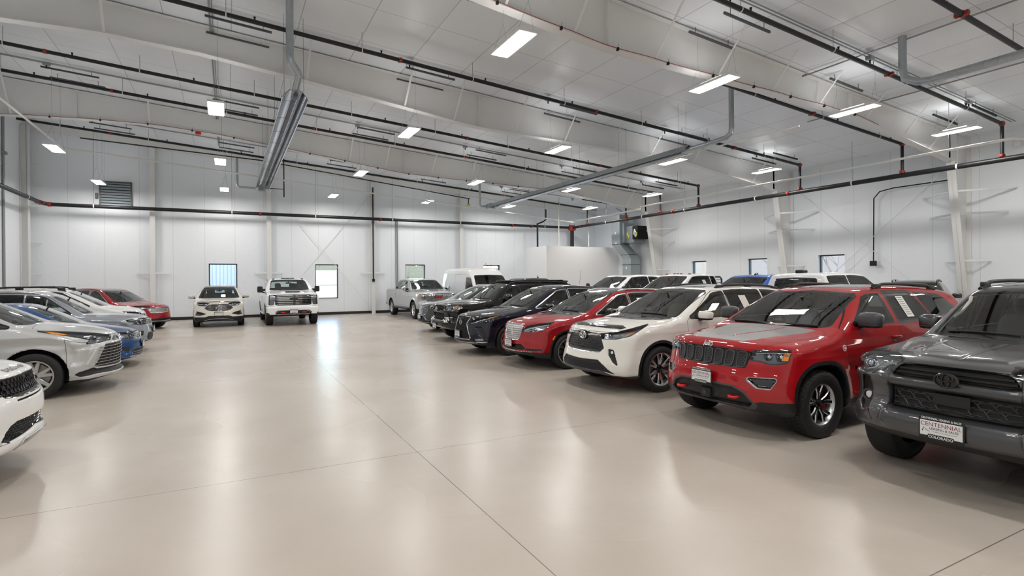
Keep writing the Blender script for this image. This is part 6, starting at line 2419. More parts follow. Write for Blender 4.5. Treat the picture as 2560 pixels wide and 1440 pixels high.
def tiguan():
    S = base_crossover('steel_silver', 4.70, .92, 1.655, (.87, 3.66), .36, (1.28, 1.09), (1.98, 1.52), None, [(.15, .93), (.3, .985), (.7, 1.04), (1.1, 1.07)], [(.2, .27), (.03, .31), (-.01, .36), (.0, .5), (.03, .66), (.05, .78), (.08, .88)], [(3.9, 1.60), (4.2, 1.53), (4.5, 1.1), (4.62, .9), (4.7, .68), (4.63, .4)], h=.026)
    GR = FY([(0, .90), (.48, .895), (.46, .76), (0, .745)], .004)
    HL = FP([(.50, .90), (.50, .765), (.85, .75), (1.2, .78), (1.38, .885), (.9, .90)], .003)
    LI = FP([(-.2, .50), (.48, .52), (.60, .42), (.56, .34), (-.2, .33)], .003, .7)
    S['ops'] = [recess(GR, .02, .008), recess(LI, .03, .01)]
    S['rails'] = (2.25, 4.0, .58, 'satin_chrome', .03)
    S['regions'] = glasshouse(S, 1.28, 1.08, 1.98, 1.52, .73, .62, [(1.36, 1.075), (3.6, 1.12), (4.1, 1.18)], [(2.5, 2.58), (3.4, 3.48), (4.1, 4, .25)], drop=.10) + [
        ('headlight', 'lens', HL, dict(mirror='split', lamp='lamp_chrome', trim=(.008, 'gloss_black'), trim_name='lamp_surround')),
        ('grille', 'gloss_black', GR, {}), ('lower_intake', 'black_plastic', LI, {}), ('corner_intake', 'black_plastic', FP([(.75, .58), (1.15, .60), (1.05, .47), (.80, .47)], .004, .7), dict(mirror='split')),
        ('lower_bumper', 'black_plastic', LOWX(.33), {}), arch_trim(S, .04), ('sill_trim', 'black_plastic', SILL(.34, .9, 3.6), {}), hood_panel(S, 1.28, .52, .72, .915),
        ('roof_glass', 'gloss_black', TX([(2.1, 0), (2.1, .45), (3.6, .45), (3.6, 0)], .03, 1.4), {})] + doors(S, (1.5, 2.54, 3.45), .36, 1.06)

    def extra(B, root):
        bars(B, root, (.775, .82, .865), .46, .012, 'chrome', 'grille_bar', .012, .012)
        emblem(B, root, 0, .82, .065, .065, MATS['chrome'], 'vee', off=.02, r=.006)
        line_pair(B, root, [(.50, .875), (.70, .88), (.84, .87)], .006, 'lamp_white', 'running_light', -.004)
        projector(B, root, .58, .82, .035)
        projector(B, root, .70, .82, .035)
        plate(root, float(B.front_x(np.array([0.]), np.array([.58]))[0]) - .03, 0, .6, 0, False)
    S['extra'] = extra
    return S


def railed():
    S = base_crossover('white_paint', 4.9, .96, 1.72, (.92, 3.78), .37, (1.02, 1.17), (1.86, 1.60), None, [(.15, .98), (.3, 1.05), (.6, 1.11), (.9, 1.145)], [(.2, .27), (.03, .32), (-.01, .40), (.0, .55), (.03, .75), (.07, .9)], [(4.1, 1.67), (4.45, 1.6), (4.7, 1.15), (4.83, .9), (4.9, .68), (4.83, .4)], h=.032)
    HL = FP([(.55, .90), (.62, .83), (1.0, .84), (1.2, .89), (1.42, .975), (.9, .945)], .003)
    S['rails'] = (1.95, 4.3, .60, 'black_plastic', .07)
    S['rail_feet'] = (2.05, 3.0, 3.8, 4.2)
    S['regions'] = glasshouse(S, 1.02, 1.165, 1.86, 1.60, .76, .65, [(1.1, 1.16), (3.6, 1.2), (4.3, 1.26)], [(2.3, 2.38), (3.3, 3.38), (4.35, 4, .2)]) + [
        ('headlight', 'lens', HL, dict(mirror='split', lamp='lamp_chrome', trim=(.008, 'gloss_black'), trim_name='lamp_surround')),
        ('grille', 'gloss_black', FY([(0, .88), (.45, .87), (.42, .66), (0, .64)], .01), dict(trim=(.015, 'chrome'), trim_name='grille_surround')),
        ('lower_bumper', 'black_plastic', LOWX(.42), {}), arch_trim(S, .04), ('sill_trim', 'black_plastic', SILL(.36, .9, 3.7), {}), hood_panel(S, 1.02, .52, .76, .96)] + doors(S, (1.3, 2.34, 3.34), .38, 1.14)

    def extra(B, root):
        for xx in (2.5, 3.3):
            z = float(B.top_z(np.array([xx]), np.array([.6]))[0]) + .085
            b = MB()
            b.rbox((xx, 0, z), (.03, .62, .014), .01, MATS['black_plastic'])
            b.build('cross_bar', None, root)
    S['extra'] = extra
    return S


def escape():
    GRP = [(0, .86), (.44, .85), (.50, .79), (.44, .69), (0, .67)]
    S = base_crossover('escape_red', 4.585, .935, 1.67, (.90, 3.61), .35, (1.25, 1.10), (1.98, 1.53), None, [(.15, .95), (.3, 1.0), (.7, 1.05), (1.1, 1.08)], [(.2, .26), (.02, .31), (-.01, .37), (.0, .5), (.03, .66), (.07, .88)], [(3.8, 1.59), (4.1, 1.5), (4.38, 1.1), (4.5, .9), (4.585, .66), (4.52, .4)], h=.03)
    S['ops'] = [recess(FY(GRP), .02, .01)]
    S['fin'] = (3.95, 'gloss_black')
    S['regions'] = glasshouse(S, 1.25, 1.09, 1.98, 1.53, .74, .63, [(1.33, 1.085), (3.5, 1.13), (3.95, 1.19)], [(2.45, 2.53), (3.3, 3.38), (3.95, 4, .25)], ('glass', 'glass_privacy', 'glass_privacy'), .02, 'satin_chrome', .10) + [
        ('headlight', 'lens', FP([(.58, .90), (.62, .84), (1.0, .86), (1.35, .95), (1.0, .945)], .006), dict(mirror='split', lamp='lamp_chrome', trim=(.008, 'gloss_black'), trim_name='lamp_surround')),
        ('grille', 'mesh_chrome', FY(GRP, .006), dict(trim=(.016, 'satin_chrome'), trim_name='grille_surround')),
        ('lower_trim', 'satin_chrome', FP([(-.2, .34), (.75, .36), (.8, .32), (-.2, .30)], 0, .7), {}),
        ('lower_bumper', 'black_plastic', LOWX(.44), {}), arch_trim(S, .04), ('sill_trim', 'black_plastic', SILL(.36, .9, 3.6), {}), hood_panel(S, 1.25, .5, .72, .93),
        ('roof_glass', 'gloss_black', TX([(2.05, 0), (2.05, .50), (3.6, .50), (3.6, 0)], .03, 1.4), {})] + doors(S, (1.46, 2.49, 3.35), .38, 1.06)

    def extra(B, root):
        emblem(B, root, 0, .935, .085, .034, MATS['chrome'], 'script', off=.012, r=.006)
        patch_pair(B, root, [(.40, .83), (.46, .81), (.48, .77), (.44, .74)], 'lamp_white', 'fog_light', .008)
    S['extra'] = extra
    return S


make_vehicle(discovery(), 'sport_utility_vehicle', (-1.68, 6.95), 0, 'white SUV at the left edge with its black hood lettering and honeycomb grille', 'car')
make_vehicle(sienna(), 'minivan', (-1.72, 12.0), 0, 'silver minivan with a wide grille of thin horizontal bars at the left', 'minivan')
make_vehicle(jetta(), 'sedan', (-1.74, 14.9), 0, 'blue low sedan whose nose shows past the silver minivan', 'car')
make_vehicle(tiguan(), 'crossover', (-1.82, 17.7), 0, 'silver-grey crossover with a silver mirror behind the blue sedan', 'car')
make_vehicle(railed(), 'sport_utility_vehicle', (-2.3, 20.9), 0, 'white SUV with black roof rails and cross bars on the left', 'car')
make_vehicle(escape(), 'crossover', (-2.35, 25.6), -math.radians(35), 'dark red crossover parked askew near the far left wall', 'car')
# ----------------------------------------------------------------- along the far wall and behind
def edge():
    GRP = [(0, .945), (.36, .93), (.47, .84), (.52, .795), (.42, .715), (.30, .685), (0, .67)]
    S = base_crossover('bone_paint', 4.78, .95, 1.725, (.97, 3.82), .37, (1.22, 1.18), (1.98, 1.58), None, [(.16, 1.03), (.3, 1.075), (.7, 1.125), (1.08, 1.16)], [(.2, .25), (.03, .29), (-.01, .34), (.0, .46), (.02, .6), (.05, .75), (.09, .95)], [(4.0, 1.66), (4.3, 1.56), (4.56, 1.15), (4.7, .92), (4.78, .68), (4.7, .4)], h=.024)
    HL = FP([(.50, .985), (.60, .88), (.95, .89), (1.25, .99), (1.28, 1.03), (1.0, 1.01), (.72, 1.0)], .003)
    FOG = FY([(.48, .56), (.62, .615), (.80, .655), (.83, .52), (.70, .50)], .006)
    DF = FY([(0, 1.035), (.5, 1.02), (.74, 1.035), (.74, 1.065), (.5, 1.055), (0, 1.07)], 0, .8)
    S['ops'] = [recess(FY(GRP), .02, .01), recess(FOG, .03, .01), recess(DF, -.016, .008)]
    S['sec'] = [(q, v * 1.0) for q, v in S['sec']]
    S['regions'] = glasshouse(S, 1.22, 1.17, 1.98, 1.58, .78, .66, [(1.3, 1.165), (3.6, 1.2), (4.15, 1.26)], [(2.45, 2.53), (3.4, 3.48), (4.15, 4, .25)], rear=(.62, 1.2, .56, 1.52), tints=('glass', 'glass', 'glass')) + [
        ('headlight', 'lens', HL, dict(mirror='split', lamp='lamp_dark', trim=(.01, 'gloss_black'), trim_name='lamp_surround')),
        ('fog_surround', 'black_plastic', FOG, dict(mirror='split', trim=(.014, 'satin_chrome'), trim_name='fog_bezel')),
        ('grille', 'gloss_black', FY(GRP, .004), {}), ('hood_deflector', 'gloss_black', DF, {}),
        ('lower_bumper', 'black_plastic', FP([(-.2, .1), (-.2, .485), (.40, .48), (.58, .43), (1.5, .43), (1.5, .1)], 0, .7), {}),
        arch_trim(S, .03, 'bone_paint'), ('sill_trim', 'black_plastic', SILL(.36, .9, 3.8), {}), hood_panel(S, 1.22, .55, .78, .99),
        ('roof_glass', 'gloss_black', TX([(2.0, 0), (2.0, .58), (3.6, .56), (3.6, 0)], .03, 1.45), {})] + doors(S, (1.5, 2.5, 3.45), .38, 1.15)
    for i, q in enumerate(S['regions']):
        if q[0] == 'rear_window':
            S['regions'][i] = (q[0], 'glass') + q[2:]

    def extra(B, root):
        bars(B, root, (.71, .755, .80, .845, .89), lambda z: .50 - abs(z - .8) * 1.1, .016, 'chrome', 'grille_bar', .014, .014)
        emblem(B, root, 0, .80, .11, .05, MATS['chrome'], 'script', off=.03, r=.01)
        bars(B, root, (.36,), .52, .022, 'satin_chrome', 'skid_strip', .012, .014, -.06)
        line_pair(B, root, [(.56, .955), (.68, .935), (.80, .96)], .008, 'lamp_white', 'running_light', -.004)
        line_pair(B, root, [(.79, .64), (.80, .55), (.68, .525)], .008, 'chrome', 'fog_strip', .008)
        plate(root, float(B.front_x(np.array([0.]), np.array([.53]))[0]) - .03, 0, .55, 0, False)
    S['extra'] = extra
    return S


def pickup(col, L=6.2, W=1.02, H=2.0, hoodz=1.30, h=.036, wx=(1.0, 4.95), R=.42, xc=1.66, xt=2.36, rear=4.30, **kw):
    k = H - 2.0
    S = dict(L=L, W=W, h=h, paint=col,
             sil=[(.75, .46), (.3, .46), (.04, .47), (.0, .52), (.0, .77), (.02, .82), (.06, .86), (.06, 1.0), (.06, hoodz - .10), (.09, hoodz - .02), (.2, hoodz + .015), (.7, hoodz + .07), (1.2, hoodz + .11), (xc - .07, hoodz + .14), (xc, hoodz + .16), ((xc + xt) / 2, (hoodz + .16 + 1.91 + k) / 2 + .01), (xt - .06, 1.865 + k), (xt + .04, 1.93 + k), (xt + .2, 1.978 + k), (xt + .6, 2.0 + k), (rear - .5, 1.995 + k), (rear - .2, 1.985 + k), (rear - .08, 1.96 + k), (rear - .04, 1.92 + k), (rear - .01, 1.6), (rear, 1.45), (rear + .02, 1.42), (rear + .03, 1.42), (L - .16, 1.42), (L - .11, 1.42), (L - .09, 1.38), (L - .07, .85), (L, .78), (L, .58), (L - .3, .50), (L - .6, .46)],
             bow=[(0, .16), (.5, .16), (1.2, .16), (xc + .05, .14), (xt + .1, .08)], bow_p=3.2, bowr=[(0, .08), (1.2, .04), (1.6, .08)],
             crown=[(0, .02), (.3, .03), (1.3, .03), (xc + .05, .0), (xt, .02), (xt + .5, .05), (rear - .1, .05), (rear + .1, 0), (L, 0)],
             sec=[(.44, .95), (.55, .975), (.8, .985), (1.1, 1.0), (1.3, .985), (1.45, .955), (1.53, .93), (1.88 + k, .77), (1.96 + k, .73), (2.05 + k, .68)],
             taper=[(0, .985), (.5, 1.0), (L - .4, 1.0), (L, .985)], k=[(.3, .05), (1.3, .06), (1.6, .08), (2.0, .09)],
             wx=wx, R=R, rr=.245, Ra=R + .075, fl=.025, tw=.28, yw=W - .15,
             cabin=(xc + .14, rear - .08, 1.12), dash=(xc + .25, 1.24), seats=(xc + 1.0, xc + 1.95), seat_z=.86, rv=(xt - .16, 1.76 + k), cab_rear=rear,
             rim=RIM_TRUCK, mir=(xc + .22, W + .22, 1.50, .05, .115, .125, 'black_plastic'), mir_base=False, handles=((xc + 1.45, 1.18), (xc + 2.4, 1.18)),
             door_t=(xt + .06, 1.93 + k), ops=[])

    def bed(P, d):
        bx = np.maximum(np.maximum(rear + .12 - P[:, 0], P[:, 0] - (L - .17)), np.maximum(np.abs(P[:, 1]) - (W - .11), .85 - P[:, 2]))
        return np.maximum(d, -bx)
    S['ops'].append(bed)
    S.update(kw)
    zc = hoodz + .15
    S['glass'] = glasshouse(S, xc, zc, xt, 1.90 + k, .83, .73, [(xc + .1, zc), (rear, zc + .02)], [(xc + 1.62, xc + 1.72), (rear - .13, 0, .05)], ('glass', 'glass', 'glass'), .024, rear=(.62, zc + .08, .56, 1.80 + k))
    for i, q in enumerate(S['glass']):
        if q[0] == 'rear_window':
            S['glass'][i] = (q[0], 'glass') + q[2:]
    S['tail'] = [hood_panel(S, xc, .70, .84, hoodz - .04)] + doors(S, (xc + .06, xc + 1.68, rear - .1), .62, zc - .03) + [
        ('bed_lining', 'black_plastic', lambda P: np.maximum(np.maximum(rear + .10 - P[:, 0], P[:, 0] - (L - .155)), np.maximum(np.abs(P[:, 1]) - (W - .095), P[:, 2] - 1.40)), {}),
        ('tail_light', 'tail_red', lambda P: np.maximum(poly_sd([(L - .25, 1.0), (L - .25, 1.34), (L + .1, 1.34), (L + .1, 1.0)], P[:, 0], P[:, 2]), (W - .14) - np.abs(P[:, 1])), {})]
    S['regions'] = S['glass'] + S['tail']
    return S


def running_boards(B, root, x0, x1, m='black_plastic'):
    for sg in (-1, 1):
        b = MB()
        b.rbox(((x0 + x1) / 2, sg * (B.W - .02), .46), ((x1 - x0) / 2, .09, .035), .03, MATS[m])
        for x in np.linspace(x0 + .3, x1 - .3, 4):
            b.cyl((x, sg * (B.W - .1), .47), (x, sg * (B.W - .4), .6), .025, 6, MATS['black_plastic'])
        b.build('running_board', None, root)


def tow_arms(B, root, S):
    mx, my, mz = S['mir'][:3]
    for sg in (-1, 1):
        b = MB()
        b.rbox((mx + .02, sg * (B.W + .02), mz - .03), (.03, .14, .05), .02, MATS['black_plastic'])
        b.build('mirror_arm', None, root)


def silverado():
    S = pickup('truck_white', 6.35, 1.04, 2.03, 1.33, .026, (1.02, 5.06), .425, 1.66, 2.5, 4.35)
    GR = FY([(0, 1.30), (.66, 1.29), (.72, 1.10), (.70, .90), (.62, .87), (0, .87)], .003)
    HL = FY([(.68, 1.29), (.93, 1.28), (.945, .90), (.86, .885), (.77, .90), (.74, 1.10)], .006)
    IN = FY([(0, .65), (.62, .65), (.70, .58), (.68, .47), (.60, .46), (0, .46)], .003)
    S['ops'] += [recess(GR, .05, .01), recess(IN, .04, .01), recess(TX([(.5, 0), (.5, .40), (1.5, .40), (1.5, 0)], .05, 1.1), -.05, .05), recess(FY([(0, .82), (.60, .82), (.70, .76), (1.1, .78), (1.1, .83), (.72, .83), (.60, .87), (0, .87)]), .012, .01)]
    S['regions'] = S['glass'] + [
        ('headlight', 'lens', HL, dict(mirror='split', lamp='lamp_chrome', trim=(.008, 'gloss_black'), trim_name='lamp_surround')),
        ('grille', 'gloss_black', GR, {}), ('bumper_insert', 'black_plastic', IN, {}),
        ('hood_scoop', 'gloss_black', FY([(0, 1.445), (.27, 1.445), (.29, 1.405), (.25, 1.395), (0, 1.395)], .0, 1.0), dict(trim=(.012, 'satin_chrome'), trim_name='scoop_edge')),
        ('lower_bumper', 'black_plastic', FP([(-.2, .1), (-.2, .455), (1.0, .47), (1.08, .56), (1.6, .56), (1.6, .1)], 0, .6), {}), arch_trim(S, .035)] + S['tail']

    def extra(B, root):
        for z, h in ((1.27, .66), (1.205, .69), (1.06, .70), (.985, .70), (.915, .66)):
            bars(B, root, (z,), h, .030, 'chrome', 'grille_bar', .05, .02)
        b = MB()
        front_ribbon(B, [(y, 1.135) for y in np.linspace(-.92, .92, 25)], .055, .06, b, MATS['chrome'], .03)
        b.build('grille_bar', None, root, smooth=.6)
        b = MB()
        x = float(B.front_x(np.array([0.]), np.array([1.135]))[0]) - .10
        b.prism([(-.17, 1.11), (-.06, 1.11), (-.05, 1.085), (.06, 1.085), (.07, 1.11), (.15, 1.11), (.17, 1.16), (.06, 1.16), (.05, 1.185), (-.06, 1.185), (-.07, 1.16), (-.15, 1.16)], x, x + .05, 'x', MATS['gloss_black'])
        b.build('emblem', None, root)
        patch_pair(B, root, [(.34, .60), (.50, .60), (.50, .55), (.34, .55)], 'red_plastic', 'tow_hook', .02, 'red tow hook')
        patch_pair(B, root, [(.52, .63), (.62, .63), (.68, .57), (.66, .49), (.52, .49)], 'lamp_chrome', 'fog_light', .012)
        bars(B, root, (.485,), .64, .045, 'satin_chrome', 'skid_strip', .012, .014)
        line_pair(B, root, [(.78, 1.27), (.90, 1.265)], .012, 'lamp_white', 'running_light', -.004)
        plate(root, float(B.front_x(np.array([0.]), np.array([.60]))[0]) - .04, 0, .61, 0, False)
        running_boards(B, root, 1.8, 4.4, 'chrome')
        for y in (-.72, .72, -.22, 0, .22):
            b = MB()
            xx = 2.68 if abs(y) < .5 else 2.62
            z = float(B.top_z(np.array([xx]), np.array([abs(y) * .85]))[0])
            b.rbox((xx, y * .85, z + .005), (.05, .05 if abs(y) > .5 else .09, .02), .012, MATS['gloss_black'])
            b.build('roof_marker', None, root)
        tow_arms(B, root, S)
    S['extra'] = extra
    S['mir'] = (1.95, 1.19, 1.52, .05, .11, .135, 'black_plastic')
    S['mir_e'] = .35
    return S


def gmc():
    S = pickup('silver_paint', 6.1, 1.01, 1.97, 1.27, .026, (1.0, 4.90), .42, 1.60, 2.4, 3.85 + .35)
    GRP = [(0, 1.22), (.60, 1.21), (.64, 1.05), (.60, .86), (0, .85)]
    HL = FY([(.66, 1.20), (.95, 1.19), (.95, 1.02), (.90, .96), (.68, .96)], .006)
    S['ops'] += [recess(FY(GRP), .03, .01), recess(TX([(.8, 0), (.8, .32), (1.45, .32), (1.45, 0)], .03, 1.1), -.04, .04)]
    S['regions'] = S['glass'] + [
        ('headlight', 'lens', HL, dict(mirror='split', lamp='lamp_chrome', trim=(.012, 'chrome'), trim_name='lamp_surround')),
        ('grille', 'mesh_chrome', FY(GRP, .004), dict(trim=(.03, 'chrome'), trim_name='grille_surround')),
        ('hood_scoop', 'gloss_black', FY([(0, 1.40), (.22, 1.40), (.24, 1.365), (0, 1.365)], 0, 1.2), {}),
        ('bumper_opening', 'black_plastic', FP([(.72, .62), (.95, .66), (1.02, .60), (.95, .52), (.75, .52)], .01, .5), {}),
        ('lower_bumper', 'black_plastic', FP([(-.2, .1), (-.2, .50), (1.6, .52), (1.6, .1)], 0, .6), {}), arch_trim(S, .045)] + S['tail']

    def extra(B, root):
        for y in np.linspace(-.56, .56, 15):
            if abs(y) < .2:
                continue
            b = MB()
            zz = np.linspace(.87, 1.2, 6)
            x = B.front_x(np.full(6, y), zz, off=.02)
            b.tube(np.stack([x, np.full(6, y), zz], 1), .012, 6, MATS['chrome'])
            b.build('grille_bar', None, root)
        bars(B, root, (.93, 1.03, 1.13), .58, .018, 'chrome', 'grille_bar', .03, .015)
        proj_text(B, 'GMC', .17, 0, 1.06, MATS['letter_red'], root, 'lettering', .010, 0, .05, 1.15)
        patch_pair(B, root, [(.82, 1.17), (.93, 1.165), (.93, 1.03), (.86, 1.03)], 'amber', 'turn_signal', .004)
        for yy in (.72, .78):
            projector(B, root, yy, 1.08, .045)
        running_boards(B, root, 1.7, 4.3)
        b = MB()
        b.rbox((6.15, 0, .62), (.09, .95, .09), .03, MATS['gloss_black'])
        b.build('rear_bumper', None, root)
        tow_arms(B, root, S)
    S['extra'] = extra
    S['mir'] = (1.86, 1.20, 1.46, .05, .10, .12, 'chrome')
    return S


def van():
    S = dict(L=5.5, W=1.03, h=.036, paint='truck_white',
             sil=[(.6, .32), (.15, .36), (.0, .42), (.0, .6), (.04, .95), (.12, 1.12), (.25, 1.2), (.55, 1.30), (.62, 1.34), (.68, 1.40), (1.0, 1.78), (1.28, 2.06), (1.5, 2.25), (1.75, 2.40), (2.0, 2.47), (2.6, 2.52), (4.6, 2.52), (5.2, 2.49), (5.36, 2.40), (5.42, 2.0), (5.48, 1.0), (5.5, .5), (5.1, .36)],
             bow=[(0, .28), (.6, .26), (1.3, .18), (2.2, .12), (3, .05)], bow_p=3.0, bowr=[(0, .06), (2, .06)],
             crown=[(0, .03), (.5, .05), (.7, 0), (1.5, .02), (2.5, .06), (5, .06)],
             sec=[(.3, .95), (.5, .98), (1.0, 1.0), (1.4, .985), (1.8, .95), (2.2, .90), (2.45, .84), (2.6, .8)],
             taper=[(0, .95), (.7, .98), (1.3, 1.0), (5.5, 1.0)], k=[(.3, .06), (1.4, .08), (2.5, .2)],
             wx=(1.0, 4.4), R=.35, rr=.21, Ra=.41, tw=.235, yw=.88, fl=.015,
             cabin=(.85, 2.4, 1.1), dash=(1.0, 1.22), seats=(1.75,), seat_z=.95, rim=dict(m1='steel', n=8, w=(.05, .05), hub=.09, dish=.01),
             mir=(1.0, 1.22, 1.5, .06, .10, .17, 'black_plastic'), door_t=(1.55, 2.1), ops=[])
    S['regions'] = [
        ('windshield', 'glass', FY([(0, 1.44), (.72, 1.42), (.86, 1.45), (.78, 2.0), (.74, 2.06), (0, 2.08)], .012, 1.9), dict(trim=(.03, 'gloss_black'))),
        ('side_window', 'glass', SX([(1.05, 1.42), (1.38, 1.85), (1.5, 1.95), (1.95, 1.97), (1.98, 1.42)], .01), dict(mirror='split', trim=(.03, 'gloss_black'))),
        ('headlight', 'lens', FP([(.70, 1.10), (.75, .92), (1.05, .92), (1.3, 1.15), (1.1, 1.2)], .004), dict(mirror='split', lamp='lamp_chrome')),
        ('grille', 'black_plastic', FY([(0, 1.02), (.55, 1.0), (.5, .72), (0, .7)], .01), {}),
        ('lower_bumper', 'black_plastic', LOWX(.6), {}),
        ('front_door', 'truck_white', SX([(.92, .5), (.92, 1.35), (1.4, 1.98), (1.55, 2.06), (2.05, 2.08), (2.05, .5)]), dict(mirror='split', seam=True)),
        ('side_door', 'truck_white', SX([(2.15, .5), (2.15, 2.15), (3.5, 2.15), (3.5, .5)]), dict(mirror='split', seam=True)),
        ('side_panel', 'truck_white', SX([(2.6, 1.40), (2.6, 2.0), (3.4, 2.0), (3.4, 1.40)], .04), dict(mirror='split', seam=True)),
    ]

    def extra(B, root):
        b = MB()
        b.box((2.35, -.9, .5), (2.4, .9, 2.3), MATS['interior_black'])
        b.build('bulkhead', None, root)
        for y in (-.5, -.25, 0, .25, .5):
            b = MB()
            z = float(B.top_z(np.array([2.05]), np.array([abs(y)]))[0])
            b.rbox((2.05, y, z + .006), (.035, .02, .012), .006, MATS['amber'])
            b.build('roof_marker', None, root)
        b = MB()
        z = float(B.top_z(np.array([1.75]), np.array([.0]))[0])
        b.cyl((1.78, -.05, z - .03), (1.80, -.05, z + .34), .008, 6, MATS['strut_black'])
        b.build('antenna', None, root)
    S['extra'] = extra
    return S


def plain_truck(col, **kw):
    S = pickup(col, **kw)
    S['regions'] = S['glass'] + [
        ('headlight', 'lens', FY([(.68, 1.20), (.94, 1.19), (.94, .98), (.70, .98)], .006), dict(mirror='split', lamp='lamp_chrome')),
        ('grille', 'gloss_black', FY([(0, 1.22), (.64, 1.21), (.62, .90), (0, .88)], .004), dict(trim=(.03, 'chrome'), trim_name='grille_surround')),
        ('bumper', 'chrome', FP([(-.2, .78), (1.15, .78), (1.15, .52), (-.2, .52)], 0, .5), {}), ('lower_bumper', 'black_plastic', LOWX(.5, 1.6), {}), arch_trim(S, .03)] + S['tail']
    return S


def super_duty():
    S = plain_truck('truck_white', H=2.03, hoodz=1.36, L=6.3)
    S['mir'] = (1.9, 1.25, 1.55, .05, .10, .14, 'black_plastic')

    def extra(B, root):
        tow_arms(B, root, S)
        b = MB()
        b.cyl((1.2, .9, 1.42), (1.32, .9, 2.2), .006, 5, MATS['strut_grey'])
        b.build('antenna', None, root)
        sheet(B, root, 3.5, 3.7, 1.62, 1.8, -1)
    S['extra'] = extra
    return S


def ram():
    S = plain_truck('truck_white', H=2.03, hoodz=1.34, L=6.2, rear=3.7)
    S['mir'] = (1.85, 1.25, 1.52, .05, .10, .14, 'black_plastic')

    def extra(B, root):
        tow_arms(B, root, S)
        for y in (-.55, -.16, 0, .16, .55):
            b = MB()
            z = float(B.top_z(np.array([2.62]), np.array([abs(y)]))[0])
            b.rbox((2.62, y, z + .012), (.05, .03, .022), .012, MATS['tail_red'])
            b.build('roof_marker', None, root)
        b = MB()
        x = 3.86
        b.tube([(x, -.85, 1.3), (x, -.85, 1.82), (x, -.78, 1.9), (x, .78, 1.9), (x, .85, 1.82), (x, .85, 1.3)], .03, 8, MATS['black_plastic'])
        for z in (1.5, 1.6, 1.7, 1.8):
            b.cyl((x, -.85, z), (x, .85, z), .012, 6, MATS['black_plastic'])
        for y in (-.4, 0, .4):
            b.cyl((x, y, 1.3), (x, y, 1.9), .012, 6, MATS['black_plastic'])
        b.build('cab_guard', None, root, smooth=.8)
        sheet(B, root, 2.9, 3.05, 1.58, 1.8, -1)
    S['extra'] = extra
    return S


def blue_truck():
    S = plain_truck('truck_blue', H=1.97, hoodz=1.28, L=5.9)
    S['fin'] = (2.75, 'gloss_black')
    S['mir'] = (1.9, 1.18, 1.45, .06, .12, .09, 'truck_blue')
    return S


def crew_truck():
    S = plain_truck('truck_white', H=1.99, hoodz=1.26, L=5.9)

    def extra(B, root):
        b = MB()
        z = float(B.top_z(np.array([4.0]), np.array([0.]))[0])
        b.rbox((4.0, 0, z + .03), (.12, .12, .05), .03, MATS['black_plastic'])
        b.build('roof_lamp', None, root)
    S['extra'] = extra
    return S


def dark_truck():
    S = plain_truck('dark_grey', H=1.97, hoodz=1.27, L=5.9)

    def extra(B, root):
        b = MB()
        z = float(B.top_z(np.array([2.9]), np.array([0.]))[0])
        b.cyl((3.0, -.4, z - .02), (3.03, -.4, z + .14), .012, 6, MATS['strut_black'])
        b.rbox((3.0, -.4, z + .03), (.05, .03, .03), .01, MATS['strut_black'])
        b.build('antenna', None, root)
    S['extra'] = extra
    return S


def black_suv():
    S = base_crossover('black_paint', 4.5, .95, 1.74, (.95, 3.6), .37, (1.25, 1.17), (2.0, 1.60), None, [(.15, 1.02), (.3, 1.06), (.7, 1.11), (1.1, 1.15)], [(.2, .27), (.03, .32), (.0, .45), (.02, .65), (.08, .95)], [(3.8, 1.68), (4.1, 1.6), (4.34, 1.15), (4.44, .9), (4.5, .65), (4.42, .4)], h=.038)
    S['rails'] = (2.1, 3.9, .60, 'gloss_black', .07)
    S['mir'] = (1.8, 1.12, 1.25, .07, .13, .075, 'gloss_black')
    S['regions'] = glasshouse(S, 1.25, 1.16, 2.0, 1.60, .76, .66, [(1.33, 1.16), (3.6, 1.2), (4.15, 1.26)], [(2.5, 2.58), (3.4, 3.48), (4.2, 4, .2)]) + [
        ('headlight', 'lens', FP([(.6, .98), (.65, .88), (1.2, .93), (1.35, 1.0)], .004), dict(mirror='split', lamp='lamp_chrome')), ('grille', 'gloss_black', FY([(0, .95), (.45, .94), (.42, .7), (0, .68)], .01), dict(trim=(.02, 'chrome'), trim_name='grille_surround')),
        ('lower_bumper', 'black_plastic', LOWX(.4), {}), arch_trim(S, .04), hood_panel(S, 1.25, .55, .76, .99)] + doors(S, (1.5, 2.54, 3.45), .38, 1.14)

    def extra(B, root):
        wind_sticker(B, root, -.56, 1.53, .05, .016)
    S['extra'] = extra
    return S


make_vehicle(edge(), 'crossover', (-.34, 25.1), -PI / 2, 'cream white crossover with a dark hood deflector facing the viewer before the far wall', 'car')
make_vehicle(silverado(), 'pickup_truck', (2.43, 24.2), -PI / 2, 'tall white pickup with towing mirrors and a hood scoop facing the viewer', 'pickup truck')
make_vehicle(gmc(), 'pickup_truck', (8.92, 24.4), -PI / 2, 'silver pickup with a chrome grille and red letters near the far wall', 'pickup truck')
make_vehicle(van(), 'cargo_van', (11.6, 23.2), -PI / 2, 'white high-roofed cargo van beside the silver pickup', 'van')
make_vehicle(dark_truck(), 'pickup_truck', (14.9, 23.0), -PI / 2, 'dark grey pickup whose roof shows behind the black boxy SUV', 'pickup truck')
make_vehicle(super_duty(), 'pickup_truck', (11.3, 17.1), PI, 'white crew-cab pickup before the air duct, left of the one with roof markers', 'pickup truck')
make_vehicle(ram(), 'pickup_truck', (11.7, 14.4), PI, 'white pickup with red roof markers and a black cab guard', 'pickup truck')
make_vehicle(blue_truck(), 'pickup_truck', (12.4, 11.8), PI, 'bright blue pickup behind the white three-row SUV', 'pickup truck')
make_vehicle(crew_truck(), 'pickup_truck', (17.75, 9.3), 0, 'white crew-cab pickup facing right behind the red SUV', 'pickup truck')
